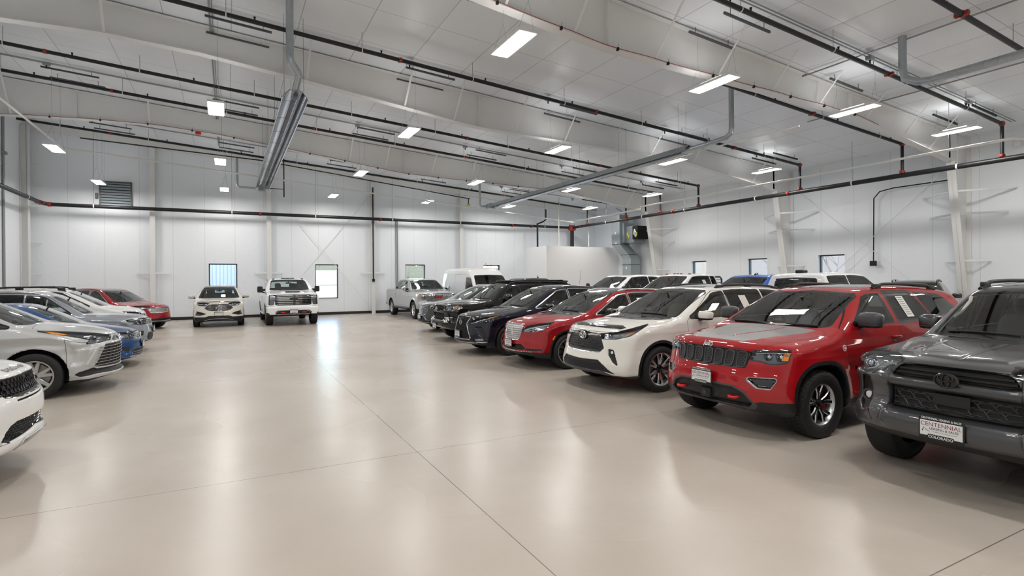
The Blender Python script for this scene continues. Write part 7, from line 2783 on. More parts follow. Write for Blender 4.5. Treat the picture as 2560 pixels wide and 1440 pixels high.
make_vehicle(black_suv(), 'sport_utility_vehicle', (18.2, 8.95), PI + math.radians(20), 'black SUV with raised roof rails behind the rear of the red SUV', 'car')
# ----------------------------------------------------------------- lamps and what hangs under the roof
def make_lamp():
    root = empty('ceiling_light', (0, 0, 0))
    b = MB()
    b.box((-.19, -.60, .0), (.19, .60, .055), MATS['lamp_white_case'])
    b.box((-.10, -.3, .055), (.10, .3, .10), MATS['lamp_white_case'])
    b.build('housing', None, root)
    b = MB()
    b.add([(-.165, -.565, -.004), (.165, -.565, -.004), (.165, .565, -.004), (-.165, .565, -.004)], [(3, 2, 1, 0)], MATS['diffuser'])
    b.build('diffuser', None, root, fix=False)
    b = MB()
    for sg in (-1, 1):
        b.add([(sg * .115, -.56, .058), (sg * .175, -.56, .058), (sg * .175, .56, .058), (sg * .115, .56, .058)], [(0, 1, 2, 3) if sg > 0 else (3, 2, 1, 0)], MATS['added_uplight'])
    b.build('added_glow_strip', None, root, fix=False)  # glowing strips added on top of the housing to brighten the ceiling
    for y in (-.5, .5):
        for sg in (-1, 1):
            b = MB()
            b.cyl((sg * .16, y, .05), (.05, y, .62), .003, 4, MATS['conduit'])
            b.build('cable', None, root)
    for y in (-.5, .5):
        b = MB()
        b.cyl((.05, y, .62), (.05, y, 1.0), .003, 4, MATS['conduit'])
        b.build('drop_cable', None, root)
    return root


LAMP_Z = 6.25
LAMPS = [
    (-.24, 8.95, 'hanging white light panel cut by the top edge above the left aisle'),
    (4.76, 8.93, 'large hanging light panel over the middle of the aisle near the top of the view'),
    (9.80, 8.72, 'hanging light panel in front of the long rafter, right of the top middle one'),
    (14.72, 8.43, 'hanging light panel under the long near rafter above the red SUV'),
    (19.62, 8.23, 'hanging light panel at the right wall over the near column head'),
    (-.24, 15.65, 'square looking hanging light panel beside the long sloping conduit'),
    (4.80, 15.66, 'hanging light panel right of the silver tube heater under the middle rafter'),
    (9.94, 15.50, 'hanging light panel under the middle rafter, left of the long tube heater'),
    (14.87, 15.19, 'hanging light panel just right of the long thin tube heater'),
    (19.68, 14.81, 'hanging light panel at the head of the middle right-hand column'),
    (-4.99, 22.56, 'hanging light panel nearest the far left corner, above the louvre'),
    (-.22, 22.45, 'small hanging light panel left of the lower end of the silver heater'),
    (4.84, 22.42, 'hanging light panel before the third rafter, right of the silver heater'),
    (9.94, 22.32, 'hanging light panel over the silver pickup, before the third rafter'),
    (14.96, 22.13, 'hanging light panel right of the far end of the long tube heater'),
    (19.78, 21.69, 'hanging light panel beside the drop pipe left of the right wall'),
    (-4.98, 29.26, 'small hanging light panel in front of the louvre on the far wall'),
    (-.12, 29.06, 'small hanging light panel above the white crossover on the far wall'),
    (4.83, 28.90, 'small hanging light panel above the second window of the far wall'),
    (9.92, 28.92, 'small hanging light panel above the third window of the far wall'),
    (14.97, 28.79, 'small hanging light panel under the burner end of the long tube heater'),
    (19.90, 27.36, 'small hanging light panel above the white room in the corner'),
]
STRUT = ['at the top edge', 'at the top middle', 'above the red SUV', 'left of the near column', 'at the near column head', 'beside the sloping conduit', 'right of the silver heater',
         'left of the long heater', 'right of the long heater', 'at the middle column head', 'in the far left corner', 'left of the silver heater', 'before the third rafter', 'over the silver pickup',
         'by the long heater burner', 'by the third column', 'at the louvre', 'over the white crossover', 'over the second far window', 'over the third far window', 'over the white van', 'over the corner room']
proto = make_lamp()
for i, (x, y, lab) in enumerate(LAMPS + [(xx, yy, None) for yy in (2.0, -4.8) for xx in (-4.9, -.24, 4.8, 9.9, 14.8, 19.6)] + [(-4.95, 15.7, None), (-4.95, 8.9, None)]):
    o = proto if i == 0 else copy_tree(proto)
    o.location = (x, y, LAMP_Z)
    tag(o, lab or 'hanging light panel outside the view', 'ceiling light', 'hanging light panels' if lab else 'hanging light panels outside the view')
    top = ceil_z(x) - LAMP_Z - .16
    for ch in o.children:
        if ch.name.startswith('drop_cable'):
            ch.scale = (1, 1, (top - .62) / .38)
            ch.location = (0, 0, .62 - .62 * (top - .62) / .38)
    if lab is None:
        continue
    dark = x > 19
    for k, dy in enumerate((-.5, .5)):
        b = MB()
        xs, xe = x - .22, x + 1.28
        if xe > X1 - .3:
            xs, xe = xs - 1.0, xe - 1.0
        V = []
        for xx in (xs, xe):
            for yy in (y + dy - .022, y + dy + .022):
                for d in (-.19, -.14):
                    V.append((xx, yy, ceil_z(xx) + d))
        b.add(V, [(0, 1, 3, 2), (4, 6, 7, 5), (0, 4, 5, 1), (2, 3, 7, 6), (0, 2, 6, 4), (1, 5, 7, 3)], MATS['strut_black' if dark else 'strut_grey'])
        for xx in (xs + .2, xe - .2):
            b.cyl((xx, y + dy, ceil_z(xx) - .15), (xx, y + dy, ceil_z(xx)), .008, 6, MATS['strut_grey'])
        tag(b.build('strut_channel'), '%s of the two strut bars over the light %s' % ('nearer' if dy < 0 else 'farther', STRUT[i]), 'strut', 'strut bars above the lights')

# ---- sprinkler main round the hall
PX, PY, PZ = 20.8, Y1 - .6, 5.38


def ring(parent, c, axis, r, w, m, name):
    b = MB()
    b.lathe([(r, -w), (r * 1.16, -w), (r * 1.16, w), (r, w)], c, axis, 16, MATS[m])
    if name == 'coupling':
        for sg in (-1, 1):
            q = np.array(c, float)
            q[2] += sg * 0
            off = np.zeros(3)
            off[1 if axis == 'x' else 0] = sg * r * 1.3
            if axis == 'z':
                off = np.array([sg * r * 1.3, 0, 0])
            b.rbox(q + off, np.array([w, w, w]) * .9, w * .2, MATS[m])
    return b.build(name, None, parent, smooth=.7)


def run_pipe(name, pts, r, m, label, cat, group=None):
    root = empty(name, pts[0], 0, label, cat, group)
    p0 = np.array(pts[0])
    b = MB()
    b.tube(np.array(pts) - p0, r, 14, MATS[m])
    b.build('pipe', None, root, smooth=.7)
    return root, p0


root, p0 = run_pipe('sprinkler_main', [(-6.95, PY, PZ - .02), (PX, PY, PZ)], .085, 'pipe_black', 'thick black sprinkler main running along the far wall', 'pipe', 'sprinkler mains')
for x in (-5.4, 0.2, 4.2, 8.4, 12.6, 18.6):
    b = MB()
    b.cyl((x - p0[0], 0, .06), (x - p0[0], 0, ceil_z(x) - p0[2]), .009, 6, MATS['conduit'])
    b.build('hanger_rod', None, root)
    ring(root, (x - p0[0], 0, 0), 'x', .086, .02, 'white_pipe', 'clamp')
for x in (1.5, 7.7, 16.2, 17.6):
    ring(root, (x - p0[0], 0, 0), 'x', .087, .045, 'coupling_red', 'coupling')
root, p0 = run_pipe('sprinkler_main', [(-6.95, PY, PZ - .02), (-7.2, PY - .25, PZ), (-7.2, Y0 + 1, PZ)], .085, 'pipe_black', 'thick black sprinkler main coming along the left wall into the far left corner', 'pipe', 'sprinkler mains')
ring(root, (-.02, 0, 0), 'x', .09, .06, 'coupling_red', 'coupling')
ring(root, (-.25, -.45, .02), 'y', .09, .06, 'coupling_red', 'coupling')
b = MB()
b.cyl((-.25, -2.2, .06), (-.25, -2.2, ceil_z(-7.2) - PZ), .009, 6, MATS['conduit'])
b.build('hanger_rod', None, root)
ring(root, (-.25, -2.2, .02), 'y', .086, .02, 'white_pipe', 'clamp')
root, p0 = run_pipe('sprinkler_main', [(PX, PY, PZ), (PX, Y0 + 1, PZ)], .085, 'pipe_black', 'thick black sprinkler main running along the right wall', 'pipe', 'sprinkler mains')
for y in (26.9, 23.6, 20.4, 16.2, 12.0, 8.7, 5.5):
    b = MB()
    b.cyl((0, y - p0[1], .06), (0, y - p0[1], ceil_z(PX) - PZ), .009, 6, MATS['conduit'])
    b.build('hanger_rod', None, root)
    ring(root, (0, y - p0[1], 0), 'y', .086, .022, 'white_pipe', 'clamp')
for y in (29.6, 21.2, 14.6, 24.9):
    ring(root, (0, y - p0[1], 0), 'y', .087, .045, 'coupling_red', 'coupling')
# the red tee and the riser down into the white room
b = MB()
b.ellipsoid((PX, PY, PZ - .03), (.27, .20, .21), .7, 16, 10, MATS['coupling_red'])
for sg in (-1, 1):
    b.cyl((PX + sg * .2, PY, PZ + .12), (PX + sg * .2, PY, PZ + .22), .03, 8, MATS['coupling_red'])
tag(b.build('pipe_tee', None, smooth=.8), 'big red tee fitting joining the sprinkler mains above the white corner room', 'pipe fitting')
b = MB()
b.cyl((PX, PY, 3.99), (PX, PY, PZ - .2), .13, 16, MATS['pipe_black'])
tag(b.build('sprinkler_riser', None, smooth=.7), 'thick black riser from the white corner room up to the red tee', 'pipe')
b = MB()
b.tube([(17.95, PY - .2, 3.97), (17.95, PY - .2, 5.55)], .06, 10, MATS['pipe_black'])
b.tube([(17.95, PY - .2, 5.5), (18.4, PY - .2, 5.68), (18.6, PY - .2, 5.82), (18.6, PY - .2, 6.5)], .05, 10, MATS['pipe_black'])
tag(b.build('drain_pipe', None, smooth=.7), 'thin black pipe with an offset standing at the left end of the white corner room', 'pipe')

BR = [(7.56, 'first'), (10.3, 'second'), (14.1, 'third'), (19.5, 'fourth'), (22.2, 'fifth'), (25.05, 'sixth'), (28.9, 'seventh')]
BRL = ['black sprinkler branch over the near right, dropping at the right wall beside the near column',
       'black sprinkler branch passing behind the near long rafter, dropping left of the near column',
       'black sprinkler branch crossing from the top left in front of the middle rafter',
       'black sprinkler branch from the left edge behind the square light, behind the middle rafter',
       'black sprinkler branch in front of the third rafter, starting at the left edge',
       'short black sprinkler branch hidden behind the third rafter near the duct',
       'black sprinkler branch nearest the far wall, high over the louvre']
for k, (y, w) in enumerate(BR):
    xs = -7.6 if k != 5 else 17.5
    z = lambda x: ceil_z(x) - .47
    xe = PX
    root, p0 = run_pipe('sprinkler_branch', [(xs, y, z(xs)), (xe, y, z(xe))], .052, 'pipe_black', BRL[k], 'pipe', 'sprinkler branches')
    b = MB()
    b.cyl((xe - xs, 0, z(xe) - z(xs) + .03), (xe - xs, 0, PZ + .05 - z(xs)), .05, 12, MATS['pipe_black'])
    b.build('drop', None, root, smooth=.7)
    b = MB()
    b.ellipsoid((xe - xs, 0, z(xe) - z(xs)), (.085, .075, .085), .8, 12, 8, MATS['coupling_red'])
    b.build('elbow', None, root, smooth=.8)
    ring(root, (xe - xs, 0, PZ + .12 - z(xs)), 'z', .055, .05, 'coupling_red', 'coupling')
    for i, x in enumerate(np.arange(-4.5 + (k % 3) * 1.1, xe - 1, 6.4)):
        if x > xs:
            ring(root, (x - xs, 0, z(x) - z(xs)), 'x', .054, .04, 'coupling_red', 'coupling')
    for i, x in enumerate(np.arange(-6.2 + (k % 2) * .8, xe, 3.1)):
        if x > xs:
            b = MB()
            b.cyl((x - xs, 0, z(x) - z(xs)), (x - xs, 0, ceil_z(x) - z(xs)), .007, 6, MATS['conduit'])
            b.build('hanger_rod', None, root)
            ring(root, (x - xs, 0, z(x) - z(xs)), 'x', .053, .012, 'white_pipe', 'clamp')
    for i, x in enumerate(np.arange(-5.4 + (k % 2) * 1.5, xe, 3.0)):
        if x > xs:
            b = MB()
            b.cyl((x - xs, 0, z(x) - z(xs) + .04), (x - xs, 0, z(x) - z(xs) + .11), .02, 8, MATS['strut_black'])
            b.cyl((x - xs, 0, z(x) - z(xs) + .11), (x - xs, 0, z(x) - z(xs) + .12), .03, 8, MATS['strut_black'])
            b.build('sprinkler_head', None, root)
root, p0 = run_pipe('sprinkler_branch', [(-7.6, 5.32, ceil_z(-7.6) - .47), (PX, 5.32, ceil_z(PX) - .47)], .055, 'pipe_black', 'black sprinkler branch cut off by the top right corner of the view', 'pipe', 'sprinkler branches')
ring(root, (12.95 + 7.6, 0, -.075 * 20.55), 'x', .06, .05, 'coupling_red', 'coupling')
for x in (13.0 - .6, 15.2):
    b = MB()
    b.cyl((x + 7.6, 0, -.075 * (x + 7.6)), (x + 7.6, 0, .47 - .075 * (x + 7.6)), .007, 6, MATS['conduit'])
    b.build('hanger_rod', None, root)

# ---- grey conduits with boxes
CL = ['pair of thin grey conduits above the nearest lights', 'pair of thin grey conduits under the roof along the second row of lights', 'pair of thin grey conduits under the roof along the third row of lights', 'pair of thin grey conduits along the lights by the far wall']
for k, y in enumerate((7.7, 14.85, 21.75, 28.2)):
    root = empty('conduit_run', (-7.5, y, ceil_z(-7.5) - .09), 0, CL[k], 'conduit', 'conduits under the roof')
    for j, dy in enumerate((0, .09)):
        b = MB()
        b.tube([(0, dy, 0), (29.6, dy, -.075 * 29.6)], .016, 8, MATS['conduit'])
        b.build('tube', None, root, smooth=.7)
    for x in (-5.0, 4.6, 9.2, 14.2, 19.2):
        b = MB()
        b.rbox((x + 7.5, .04, -.075 * (x + 7.5) - .04), (.09, .07, .05), .01, MATS['conduit'])
        b.cyl((x + 7.5, .04, -.075 * (x + 7.5) - .09), (x + 7.5, .04, -.075 * (x + 7.5) - .18), .02, 8, MATS['strut_black'])
        b.build('junction_box', None, root)
b = MB()
b.tube([(-.36, 6.0, 8.40), (-.36, 29.5, 8.40)], .022, 8, MATS['conduit'])
b.tube([(-.30, 6.0, 8.40), (-.30, 29.5, 8.40)], .014, 8, MATS['conduit'])
tag(b.build('conduit_run', None, smooth=.7), 'long grey conduit running toward the far wall past the square light', 'conduit')
for y, lab in ((1.9, 'thin grey conduit under the roof at the far right, in front of the flue'), (6.1, 'thin grey conduit under the roof at the right edge, behind the flue')):
    b = MB()
    b.tube([(14.0 + (y > 5) * 3.4, y + 8.0 - (y > 5) * 2.6, ceil_z(14.0) - .08 - (y > 5) * .25), (14.0 + (y > 5) * 3.4, -3.0, ceil_z(14.0) - .08 - (y > 5) * .25)], .02, 8, MATS['conduit'])
    tag(b.build('conduit_run', None, smooth=.7), lab, 'conduit', 'conduits under the roof')

# ---- thin white pipe round the hall, following the roof
b = MB()
b.tube([(-5.95, Y0 + 2, 7.3), (-5.95, 27.9, 7.38), (-5.9, 28.0, 7.38), (8, 28.0, 6.27), (19.1, 28.0, 5.40)], .038, 10, MATS['white_pipe'])
tag(b.build('air_pipe', None, smooth=.6), 'thin white pipe along the far wall, sloping down to the corner', 'pipe', 'white pipe loop')
b = MB()
b.tube([(19.1, 28.0, 5.40), (19.12, 27.9, 5.46), (19.12, 21.9, 5.50), (19.12, 21.85, 5.62), (19.12, 6.75, 5.63), (19.4, 6.6, 5.63), (22.9, 6.6, 5.63)], .038, 10, MATS['white_pipe'])
for y in (8.2, 14.0, 19.0, 25.6):
    b.cyl((19.12, y, 5.62), (19.12, y, ceil_z(19.12)), .009, 6, MATS['white_pipe'])
tag(b.build('air_pipe', None, smooth=.6), 'thin white pipe with a small step running along the right wall', 'pipe', 'white pipe loop')
for x, y, lab in ((18.9, 29.4, 'thin white upright pipe standing left on the white corner room'), (21.1, 29.2, 'thin white upright pipe standing in the middle of the white corner room')):
    b = MB()
    b.cyl((x, y, 3.97), (x, y, ceil_z(x)), .035, 10, MATS['white_pipe'])
    tag(b.build('vent_pipe', None, smooth=.6), lab, 'pipe')

# ---- tube heaters
def tube_heater(name, x, ya, yb, z, w, label):
    root = empty(name, (x, ya, z), 0, label, 'heater')
    L_ = yb - ya
    prof = [(-w / 2 - .02, -.11), (-w / 2, -.10), (-w / 2 + .03, -.03), (-w * .22, .10), (-w * .12, .07), (0, .12), (w * .12, .07), (w * .22, .10), (w / 2 - .03, -.03), (w / 2, -.10), (w / 2 + .02, -.11)]
    b = MB()
    V = [(px, y, pz) for y in (0, L_) for px, pz in prof]
    n = len(prof)
    b.add(V, [(i, i + 1, n + i + 1, n + i) for i in range(n - 1)], MATS['aluminium'])
    V = [(px * 1.01, y, pz + .012) for y in (0, L_) for px, pz in prof]
    b.add(V, [(i, n + i, n + i + 1, i + 1) for i in range(n - 1)], MATS['galvanised'])
    b.build('reflector', None, root, fix=False)
    b = MB()
    b.cyl((0, -.1, -.03), (0, L_ + .05, -.03), .052, 16, MATS['heater_tube'])
    b.build('burner_tube', None, root, smooth=.7)
    for k in range(int(L_ / 1.5) + 1):
        y = .3 + k * 1.5
        if y > L_:
            break
        b = MB()
        b.tube([(-w / 2, y, -.10), (-w * .2, y + .05, -.07), (-.06, y, -.10), (.06, y, -.10), (w * .2, y + .05, -.07), (w / 2, y, -.10)], .005, 5, MATS['strut_grey'])
        b.build('support_wire', None, root)
        if k % 2 == 0:
            for sg in (-1, 1):
                b = MB()
                b.cyl((sg * w * .4, y, -.05), (sg * w * .4, y, ceil_z(x) - z), .004, 4, MATS['strut_grey'])
                b.build('hanging_wire', None, root)
    b = MB()
    b.rbox((0, L_ + .3, .0), (.16, .3, .15), .02, MATS['galvanised'])
    b.build('burner_box', None, root)
    return root


h1 = tube_heater('tube_heater', 1.47, 13.95, 28.6, 6.36, .56, 'silver tube heater with a shiny open reflector hanging left of the middle')
b = MB()
b.tube([(-.16, -.45, ceil_z(1.3) - 6.36), (-.16, -.45, .72), (-.14, -.43, .62), (.02, -.25, .48), (.07, -.2, .4), (.02, -.05, .18), (0, .2, -.02)], .085, 16, MATS['galvanised'])
b.build('flue', None, h1, smooth=.5)
b = MB()
b.tube([(-.25, 14.9, .02), (-.95, 14.9, .02), (-1.05, 14.9, .1), (-1.05, 14.9, 1.4)], .06, 12, MATS['galvanised'])
b.build('air_intake', None, h1, smooth=.6)
b = MB()
b.tube([(.16, 14.9, .05), (1.0, 14.8, .05), (1.0, 14.8, -.35)], .018, 8, MATS['strut_black'])
b.cyl((1.0, 14.8, -.35), (1.0, 14.8, 1.55), .028, 8, MATS['pipe_black'])
b.build('gas_pipe', None, h1, smooth=.7)
h2 = tube_heater('tube_heater', 13.05, 12.6, 27.0, 5.98, .42, 'long thin tube heater slanting across the right half of the view')
b = MB()
b.tube([(0, .3, -.02), (0, -1.1, .0), (0, -1.45, .02), (.02, -1.6, .12), (.02, -1.62, .3), (.02, -1.62, ceil_z(13.05) - 5.98)], .075, 16, MATS['galvanised'])
b.build('flue', None, h2, smooth=.5)
b = MB()
b.tube([(-.1, 14.9, .02), (-.5, 14.9, .0), (-.58, 14.9, .08), (-.58, 14.9, 1.45)], .06, 12, MATS['galvanised'])
b.build('air_intake', None, h2, smooth=.6)
b = MB()
b.tube([(.1, -.3, -.12), (0.22, -3.6, -.16)], .02, 8, MATS['white_pipe'])
b.build('edge_strip', None, h2)
h3 = tube_heater('tube_heater', 14.0, -4.0, 3.2, 6.26, .5, 'tube heater with a spiral flue rising at the top right corner')
b = MB()
b.tube([(0, 7.0, 0), (0, 10.35, .0), (0, 10.6, .05), (-.02, 10.85, .2), (-.02, 10.9, .45), (-.02, 10.9, ceil_z(14) - 6.26)], .085, 16, MATS['galvanised'])
for q in np.arange(7.2, 10.4, .24):
    b.lathe([(.085, -.006), (.092, 0), (.085, .006)], (0, q, 0), 'y', 16, MATS['galvanised'])
b.build('flue', None, h3, smooth=.5)
b = MB()
b.tube([(-5.5, 28.7, 8.0), (1.4, 28.7, 7.72), (12.4, 28.7, 6.55)], .028, 8, MATS['pipe_black'])
b.tube([(12.3, 28.7, 6.58), (12.3, 28.7, 6.25)], .03, 8, MATS['pipe_black'])
b.rbox((12.3, 28.7, 6.2), (.09, .07, .07), .02, MATS['label_yellow'])
tag(b.build('gas_pipe', None, smooth=.6), 'thin black gas pipe along the far wall feeding both tube heaters', 'pipe')

# ---- furnace and duct beside the corner room
root = empty('wall_furnace', (22.0, 27.2, 0), 0, 'grey wall furnace with an open burner box high beside the corner room', 'furnace')
b = MB()
b.rbox((.35, -.15, 4.75), (.42, .42, .62), .015, MATS['duct_grey'])
b.build('blower_cabinet', None, root)
b = MB()
b.rbox((.50, -.92, 4.62), (.40, .36, .52), .015, MATS['galvanised'])
b.build('burner_cabinet', None, root)
b = MB()
b.box((.02, -1.75, 4.3), (.9, -1.28, 5.1), MATS['strut_black'])
b.ellipsoid((.0, -1.5, 4.72), (.06, .16, .2), 1, 14, 8, MATS['chrome'])
b.ellipsoid((-.02, -1.62, 4.5), (.06, .1, .1), 1, 14, 8, MATS['chrome'])
b.build('burner', None, root, smooth=.9)
for yy, zz in ((-.85, 4.5), (-.75, 4.65), (-1.7, 4.6)):
    b = MB()
    b.rbox((.09 if yy > -1.2 else -.02, yy, zz), (.012, .06, .1), .004, MATS['label_yellow'])
    b.build('warning_sticker', None, root)
d = empty('air_duct', (22.0, 26.85, 0), 0, 'square galvanised air duct with two elbows dropping from the furnace beside the corner room', 'duct')
b = MB()
sec = [((.1, .35), 5.9), ((.1, .35), 4.25), ((.1, .30), 4.0), ((.42, -.12), 3.35), ((.5, -.22), 3.1), ((.5, -.22), .02)]
V = []
for (cx, cy), z in sec:
    for sx_, sy_ in ((-1, -1), (1, -1), (1, 1), (-1, 1)):
        V.append((cx + sx_ * .36, cy + sy_ * .40, z))
F = []
for i in range(len(sec) - 1):
    for k in range(4):
        l = (k + 1) % 4
        F.append((4 * i + k, 4 * i + l, 4 * i + 4 + l, 4 * i + 4 + k))
b.add(V, F, MATS['duct_grey'])
b.build('duct', None, d)
for (cx, cy), z in (((.1, .30), 4.05), ((.42, -.12), 3.38), ((.5, -.22), 2.75), ((.5, -.22), 1.2)):
    b = MB()
    for q0, q1 in (((-.38, -.42), (.38, -.40)), ((-.38, .40), (.38, .42)), ((-.38, -.42), (-.36, .42)), ((.36, -.42), (.38, .42))):
        b.box((cx + q0[0], cy + q0[1], z - .02), (cx + q1[0], cy + q1[1], z + .02), MATS['strut_grey'])
    b.build('duct_flange', None, d)
for cx, cy, z in ((-.27, .35, 4.75), (-.27, .3, 4.1), (.135, -.2, 2.55)):
    b = MB()
    b.box((cx, cy - .05, z - .07), (cx - .006, cy + .05, z + .07), MATS['paper'])
    b.build('sticker', None, d)

# ---- alarm wires along the rafters
for Y, lab in ((COLS[2], 'thin red alarm cable with black clips along the third rafter'), (COLS[0], 'thin red alarm cable with black clips along the near rafter')):
    root = empty('alarm_cable', (0, Y, 0), 0, lab, 'cable', 'alarm cables')
    b = MB()
    pts = []
    for x in np.linspace(-7.8, 17.4, 60):
        z = float(np.interp(x, [p[0] for p in RAFT], [p[1] for p in RAFT]))
        pts.append((x, -.15, z + .03 - .02 * abs(math.sin(x * 1.5))))
    b.tube(pts, .008, 5, MATS['cable_red'])
    b.build('wire', None, root)
    for x in np.arange(-7, 17.4, 1.45):
        z = float(np.interp(x, [p[0] for p in RAFT], [p[1] for p in RAFT]))
        b = MB()
        b.rbox((x, -.14, z), (.025, .03, .035), .006, MATS['strut_black'])
        b.tube([(x, -.15, z + .03), (x, -.16, z + .09), (x + .02, -.15, z + .12)], .004, 4, MATS['strut_black'])
        b.build('clip', None, root)
for x, lab in ((-1.0, 'red alarm strobe under the third rafter near the square light'), (14.9, 'red alarm strobe under the third rafter near the corner room')):
    z = float(np.interp(x, [p[0] for p in RAFT], [p[1] for p in RAFT]))
    b = MB()
    b.lathe([(.001, z - .10), (.09, z - .09), (.11, z - .04), (.10, z)], (x, COLS[2] - .05, 0), 'z', 16, MATS['red_plastic'])
    tag(b.build('alarm_strobe', None, smooth=.9), lab, 'alarm')

# ---- on the walls
root = empty('wall_louvre', (-4.66, Y1, 6.04), 0, 'grey ventilation louvre with wide slats high on the far wall', 'vent')
b = MB()
w, h = .63, .60
for q in (((-w, -.09, -h), (-w + .05, 0, h)), ((w - .05, -.09, -h), (w, 0, h)), ((-w, -.09, -h), (w, 0, -h + .05)), ((-w, -.09, h - .05), (w, 0, h))):
    b.box(*q, MATS['strut_grey'])
b.build('louvre_frame', None, root)
for k in range(9):
    b = MB()
    z = -h + .10 + k * .128
    b.bar((-w + .05, -.055, z), (w - .05, -.055, z), .012, .105, MATS['duct_grey'], up=(0, .35, .94))
    b.build('slat', None, root)
b = MB()
b.box((-w, -.015, -h), (w, -.005, h), MATS['strut_black'])
b.build('backing', None, root)
b = MB()
b.rbox((-w - .09, -.06, -.12), (.05, .05, .13), .01, MATS['strut_grey'])
b.build('actuator_box', None, root)
b = MB()
b.tube([(22.98, 9.6, 5.32), (22.98, 11.7, 5.32), (22.98, 12.2, 5.25), (22.98, 12.42, 5.0), (22.98, 12.45, 2.5)], .022, 8, MATS['strut_black'])
b.rbox((22.96, 12.45, 2.40), (.06, .11, .1), .01, MATS['strut_black'])
tag(b.build('wall_conduit', None, smooth=.6), 'dark conduit bending down the right wall to a small black box', 'conduit')
b = MB()
b.cyl((7.36, Y1 - .29, 7.2), (7.36, Y1 - .29, 1.95), .035, 8, MATS['strut_black'])
b.rbox((7.36, Y1 - .30, 1.9), (.07, .05, .08), .01, MATS['strut_black'])
tag(b.build('wall_conduit', None, smooth=.6), 'dark conduit on the third far-wall column ending in a small black box', 'conduit')
b = MB()
b.cyl((8.75, Y1 - .04, 5.45), (8.75, Y1 - .04, .16), .025, 8, MATS['conduit'])
b.cyl((8.85, Y1 - .04, 5.45), (8.85, Y1 - .04, .16), .025, 8, MATS['conduit'])
b.rbox((8.80, Y1 - .05, 5.5), (.1, .05, .1), .01, MATS['lamp_white_case'])
tag(b.build('wall_conduit', None, smooth=.6), 'pair of grey conduits rising to a white box beside the third far window', 'conduit')
b = MB()
b.cyl((X0 + .05, 28.6, 9.0), (X0 + .05, 28.6, .2), .045, 8, MATS['conduit'])
b.rbox((X0 + .08, 28.6, 7.1), (.08, .1, .06), .01, MATS['conduit'])
tag(b.build('wall_conduit', None, smooth=.6), 'grey conduit with a box on the left wall at the left edge', 'conduit')
b = MB()
b.tube([(22.6, 28.2, ceil_z(22.6) - .3), (22.9, 28.2, ceil_z(22.6) - .4), (22.95, 27.6, 6.0), (22.95, 27.6, 4.1)], .025, 8, MATS['conduit'])
tag(b.build('wall_conduit', None, smooth=.6), 'thin grey conduit bending down behind the corner room beside the furnace', 'conduit')
for y, z, lab in ((7.3, 5.15, 'small white sensor box on the right wall at the right edge'), (8.0, 6.2, 'white emergency light on the right wall over the near column')):
    b = MB()
    b.rbox((X1 - .06, y, z), (.05, .1, .09), .015, MATS['lamp_white_case'])
    tag(b.build('wall_sensor', None, smooth=.6), lab, 'sensor')

# ---- outside the windows
mat('outdoor_concrete', lin((176, 172, 166)), 0.9, noise=0.1, nscale=2)
mat('building_beige', lin((206, 190, 168)), 0.8)
mat('building_white', lin((226, 228, 228)), 0.8)
mat('building_brown', lin((150, 138, 126)), 0.85)
mat('bark', lin((128, 112, 100)), 0.9)
mat('corrugated', lin((214, 212, 206)), 0.6)
mat('evergreen', lin((98, 100, 84)), 0.9)
b = MB()
b.box((-90, Y1 + .35, -.3), (160, 160, -.12), MATS['outdoor_concrete'])
b.box((X1 + .35, -60, -.3), (160, Y1 + .35, -.12), MATS['outdoor_concrete'])
tag(b.build('ground_outside'), kind='structure')
b = MB()
for k in range(26):
    x = -3.4 + k * .2
    b.box((x, 37.0, -.12), (x + .15, 37.04, 6), MATS['corrugated'])
    b.box((x + .15, 37.03, -.12), (x + .2, 37.07, 6), MATS['corrugated'])
b.box((-3.4, 37.08, -.12), (1.9, 37.3, 6), MATS['corrugated'])
tag(b.build('outbuilding', None), 'white ribbed metal building seen through the first far window', 'building')
b = MB()
for i in range(3):
    for j in range(2):
        b.rbox((6.2 + i * 4.0 - .5, 60, .75 + j * 1.5), (1.96, 3, .72), .05, MATS['building_white'])
tag(b.build('stacked_container', None), 'white stacked containers seen through the second far window', 'container')
b = MB()
b.box((-10, 120, 0), (60, 128, 4.8), MATS['evergreen'])
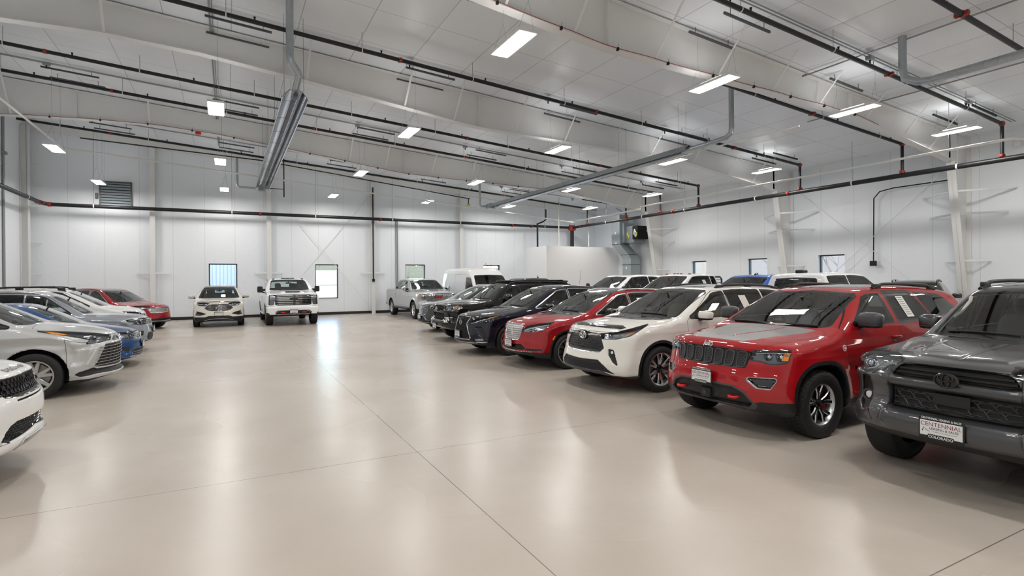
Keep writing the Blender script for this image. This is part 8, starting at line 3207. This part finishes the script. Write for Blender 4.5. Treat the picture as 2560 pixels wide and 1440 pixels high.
for k in range(60):
    b.ellipsoid((8 + k * .75, 118, 3.2 + random.random() * 1.6), (.9, .6, 1.8 + random.random()), 1, 7, 5, MATS['evergreen'])
tag(b.build('tree_line_foliage'), 'distant dull green tree line beyond the far windows', 'trees', kind='stuff')


def bare_tree(x, y, h, label):
    root = empty('bare_tree', (x, y, -.12), 0, label, 'tree', 'bare trees outside')
    b = MB()

    def grow_(p, d, ln, r, n):
        q = p + d * ln
        b.tube([p, (p + q) / 2 + np.array([random.uniform(-.03, .03) * ln, random.uniform(-.03, .03) * ln, 0]), q], [r, r * .85, r * .7], 5, MATS['bark'])
        if n == 0:
            return
        for k in range(3 if n > 1 else 4):
            a = random.uniform(0, 2 * PI)
            e = d + np.array([math.cos(a), math.sin(a), random.uniform(-.1, .5)]) * random.uniform(.45, .8)
            grow_(q, e / np.linalg.norm(e), ln * random.uniform(.6, .8), r * .62, n - 1)
    grow_(np.zeros(3), np.array([0, 0, 1.0]), h * .33, h * .012, 4)
    b.build('branches', None, root)


bare_tree(13.4, 40.5, 4.6, 'bare tree seen through the third far window')
bare_tree(18.6, 39.0, 5.0, 'bare tree seen through the fourth far window')
bare_tree(33.5, 29.5, 5.0, 'bare tree seen through the right-hand window beside the furnace')
bare_tree(35.0, 25.6, 5.6, 'bare tree seen through the middle right-hand window')
bare_tree(33.0, 20.0, 5.2, 'bare tree seen through the nearest right-hand window')
for (x, y0, y1, h, m, lab) in ((48, 40, 62, 4.6, 'building_beige', 'beige flat-roofed building seen through the window beside the furnace'), (48, 22, 38, 4.3, 'building_brown', 'brown flat-roofed building seen through the nearest right-hand window')):
    root = empty('warehouse', (x, (y0 + y1) / 2, 0), 0, lab, 'building', 'buildings outside')
    b = MB()
    b.box((0, -(y1 - y0) / 2, -.12), (10, (y1 - y0) / 2, h), MATS[m])
    b.build('wall_block', None, root)
    b = MB()
    b.box((-.3, -(y1 - y0) / 2 - .3, h), (10.3, (y1 - y0) / 2 + .3, h + .35), MATS['building_white'])
    b.build('roof_edge', None, root)
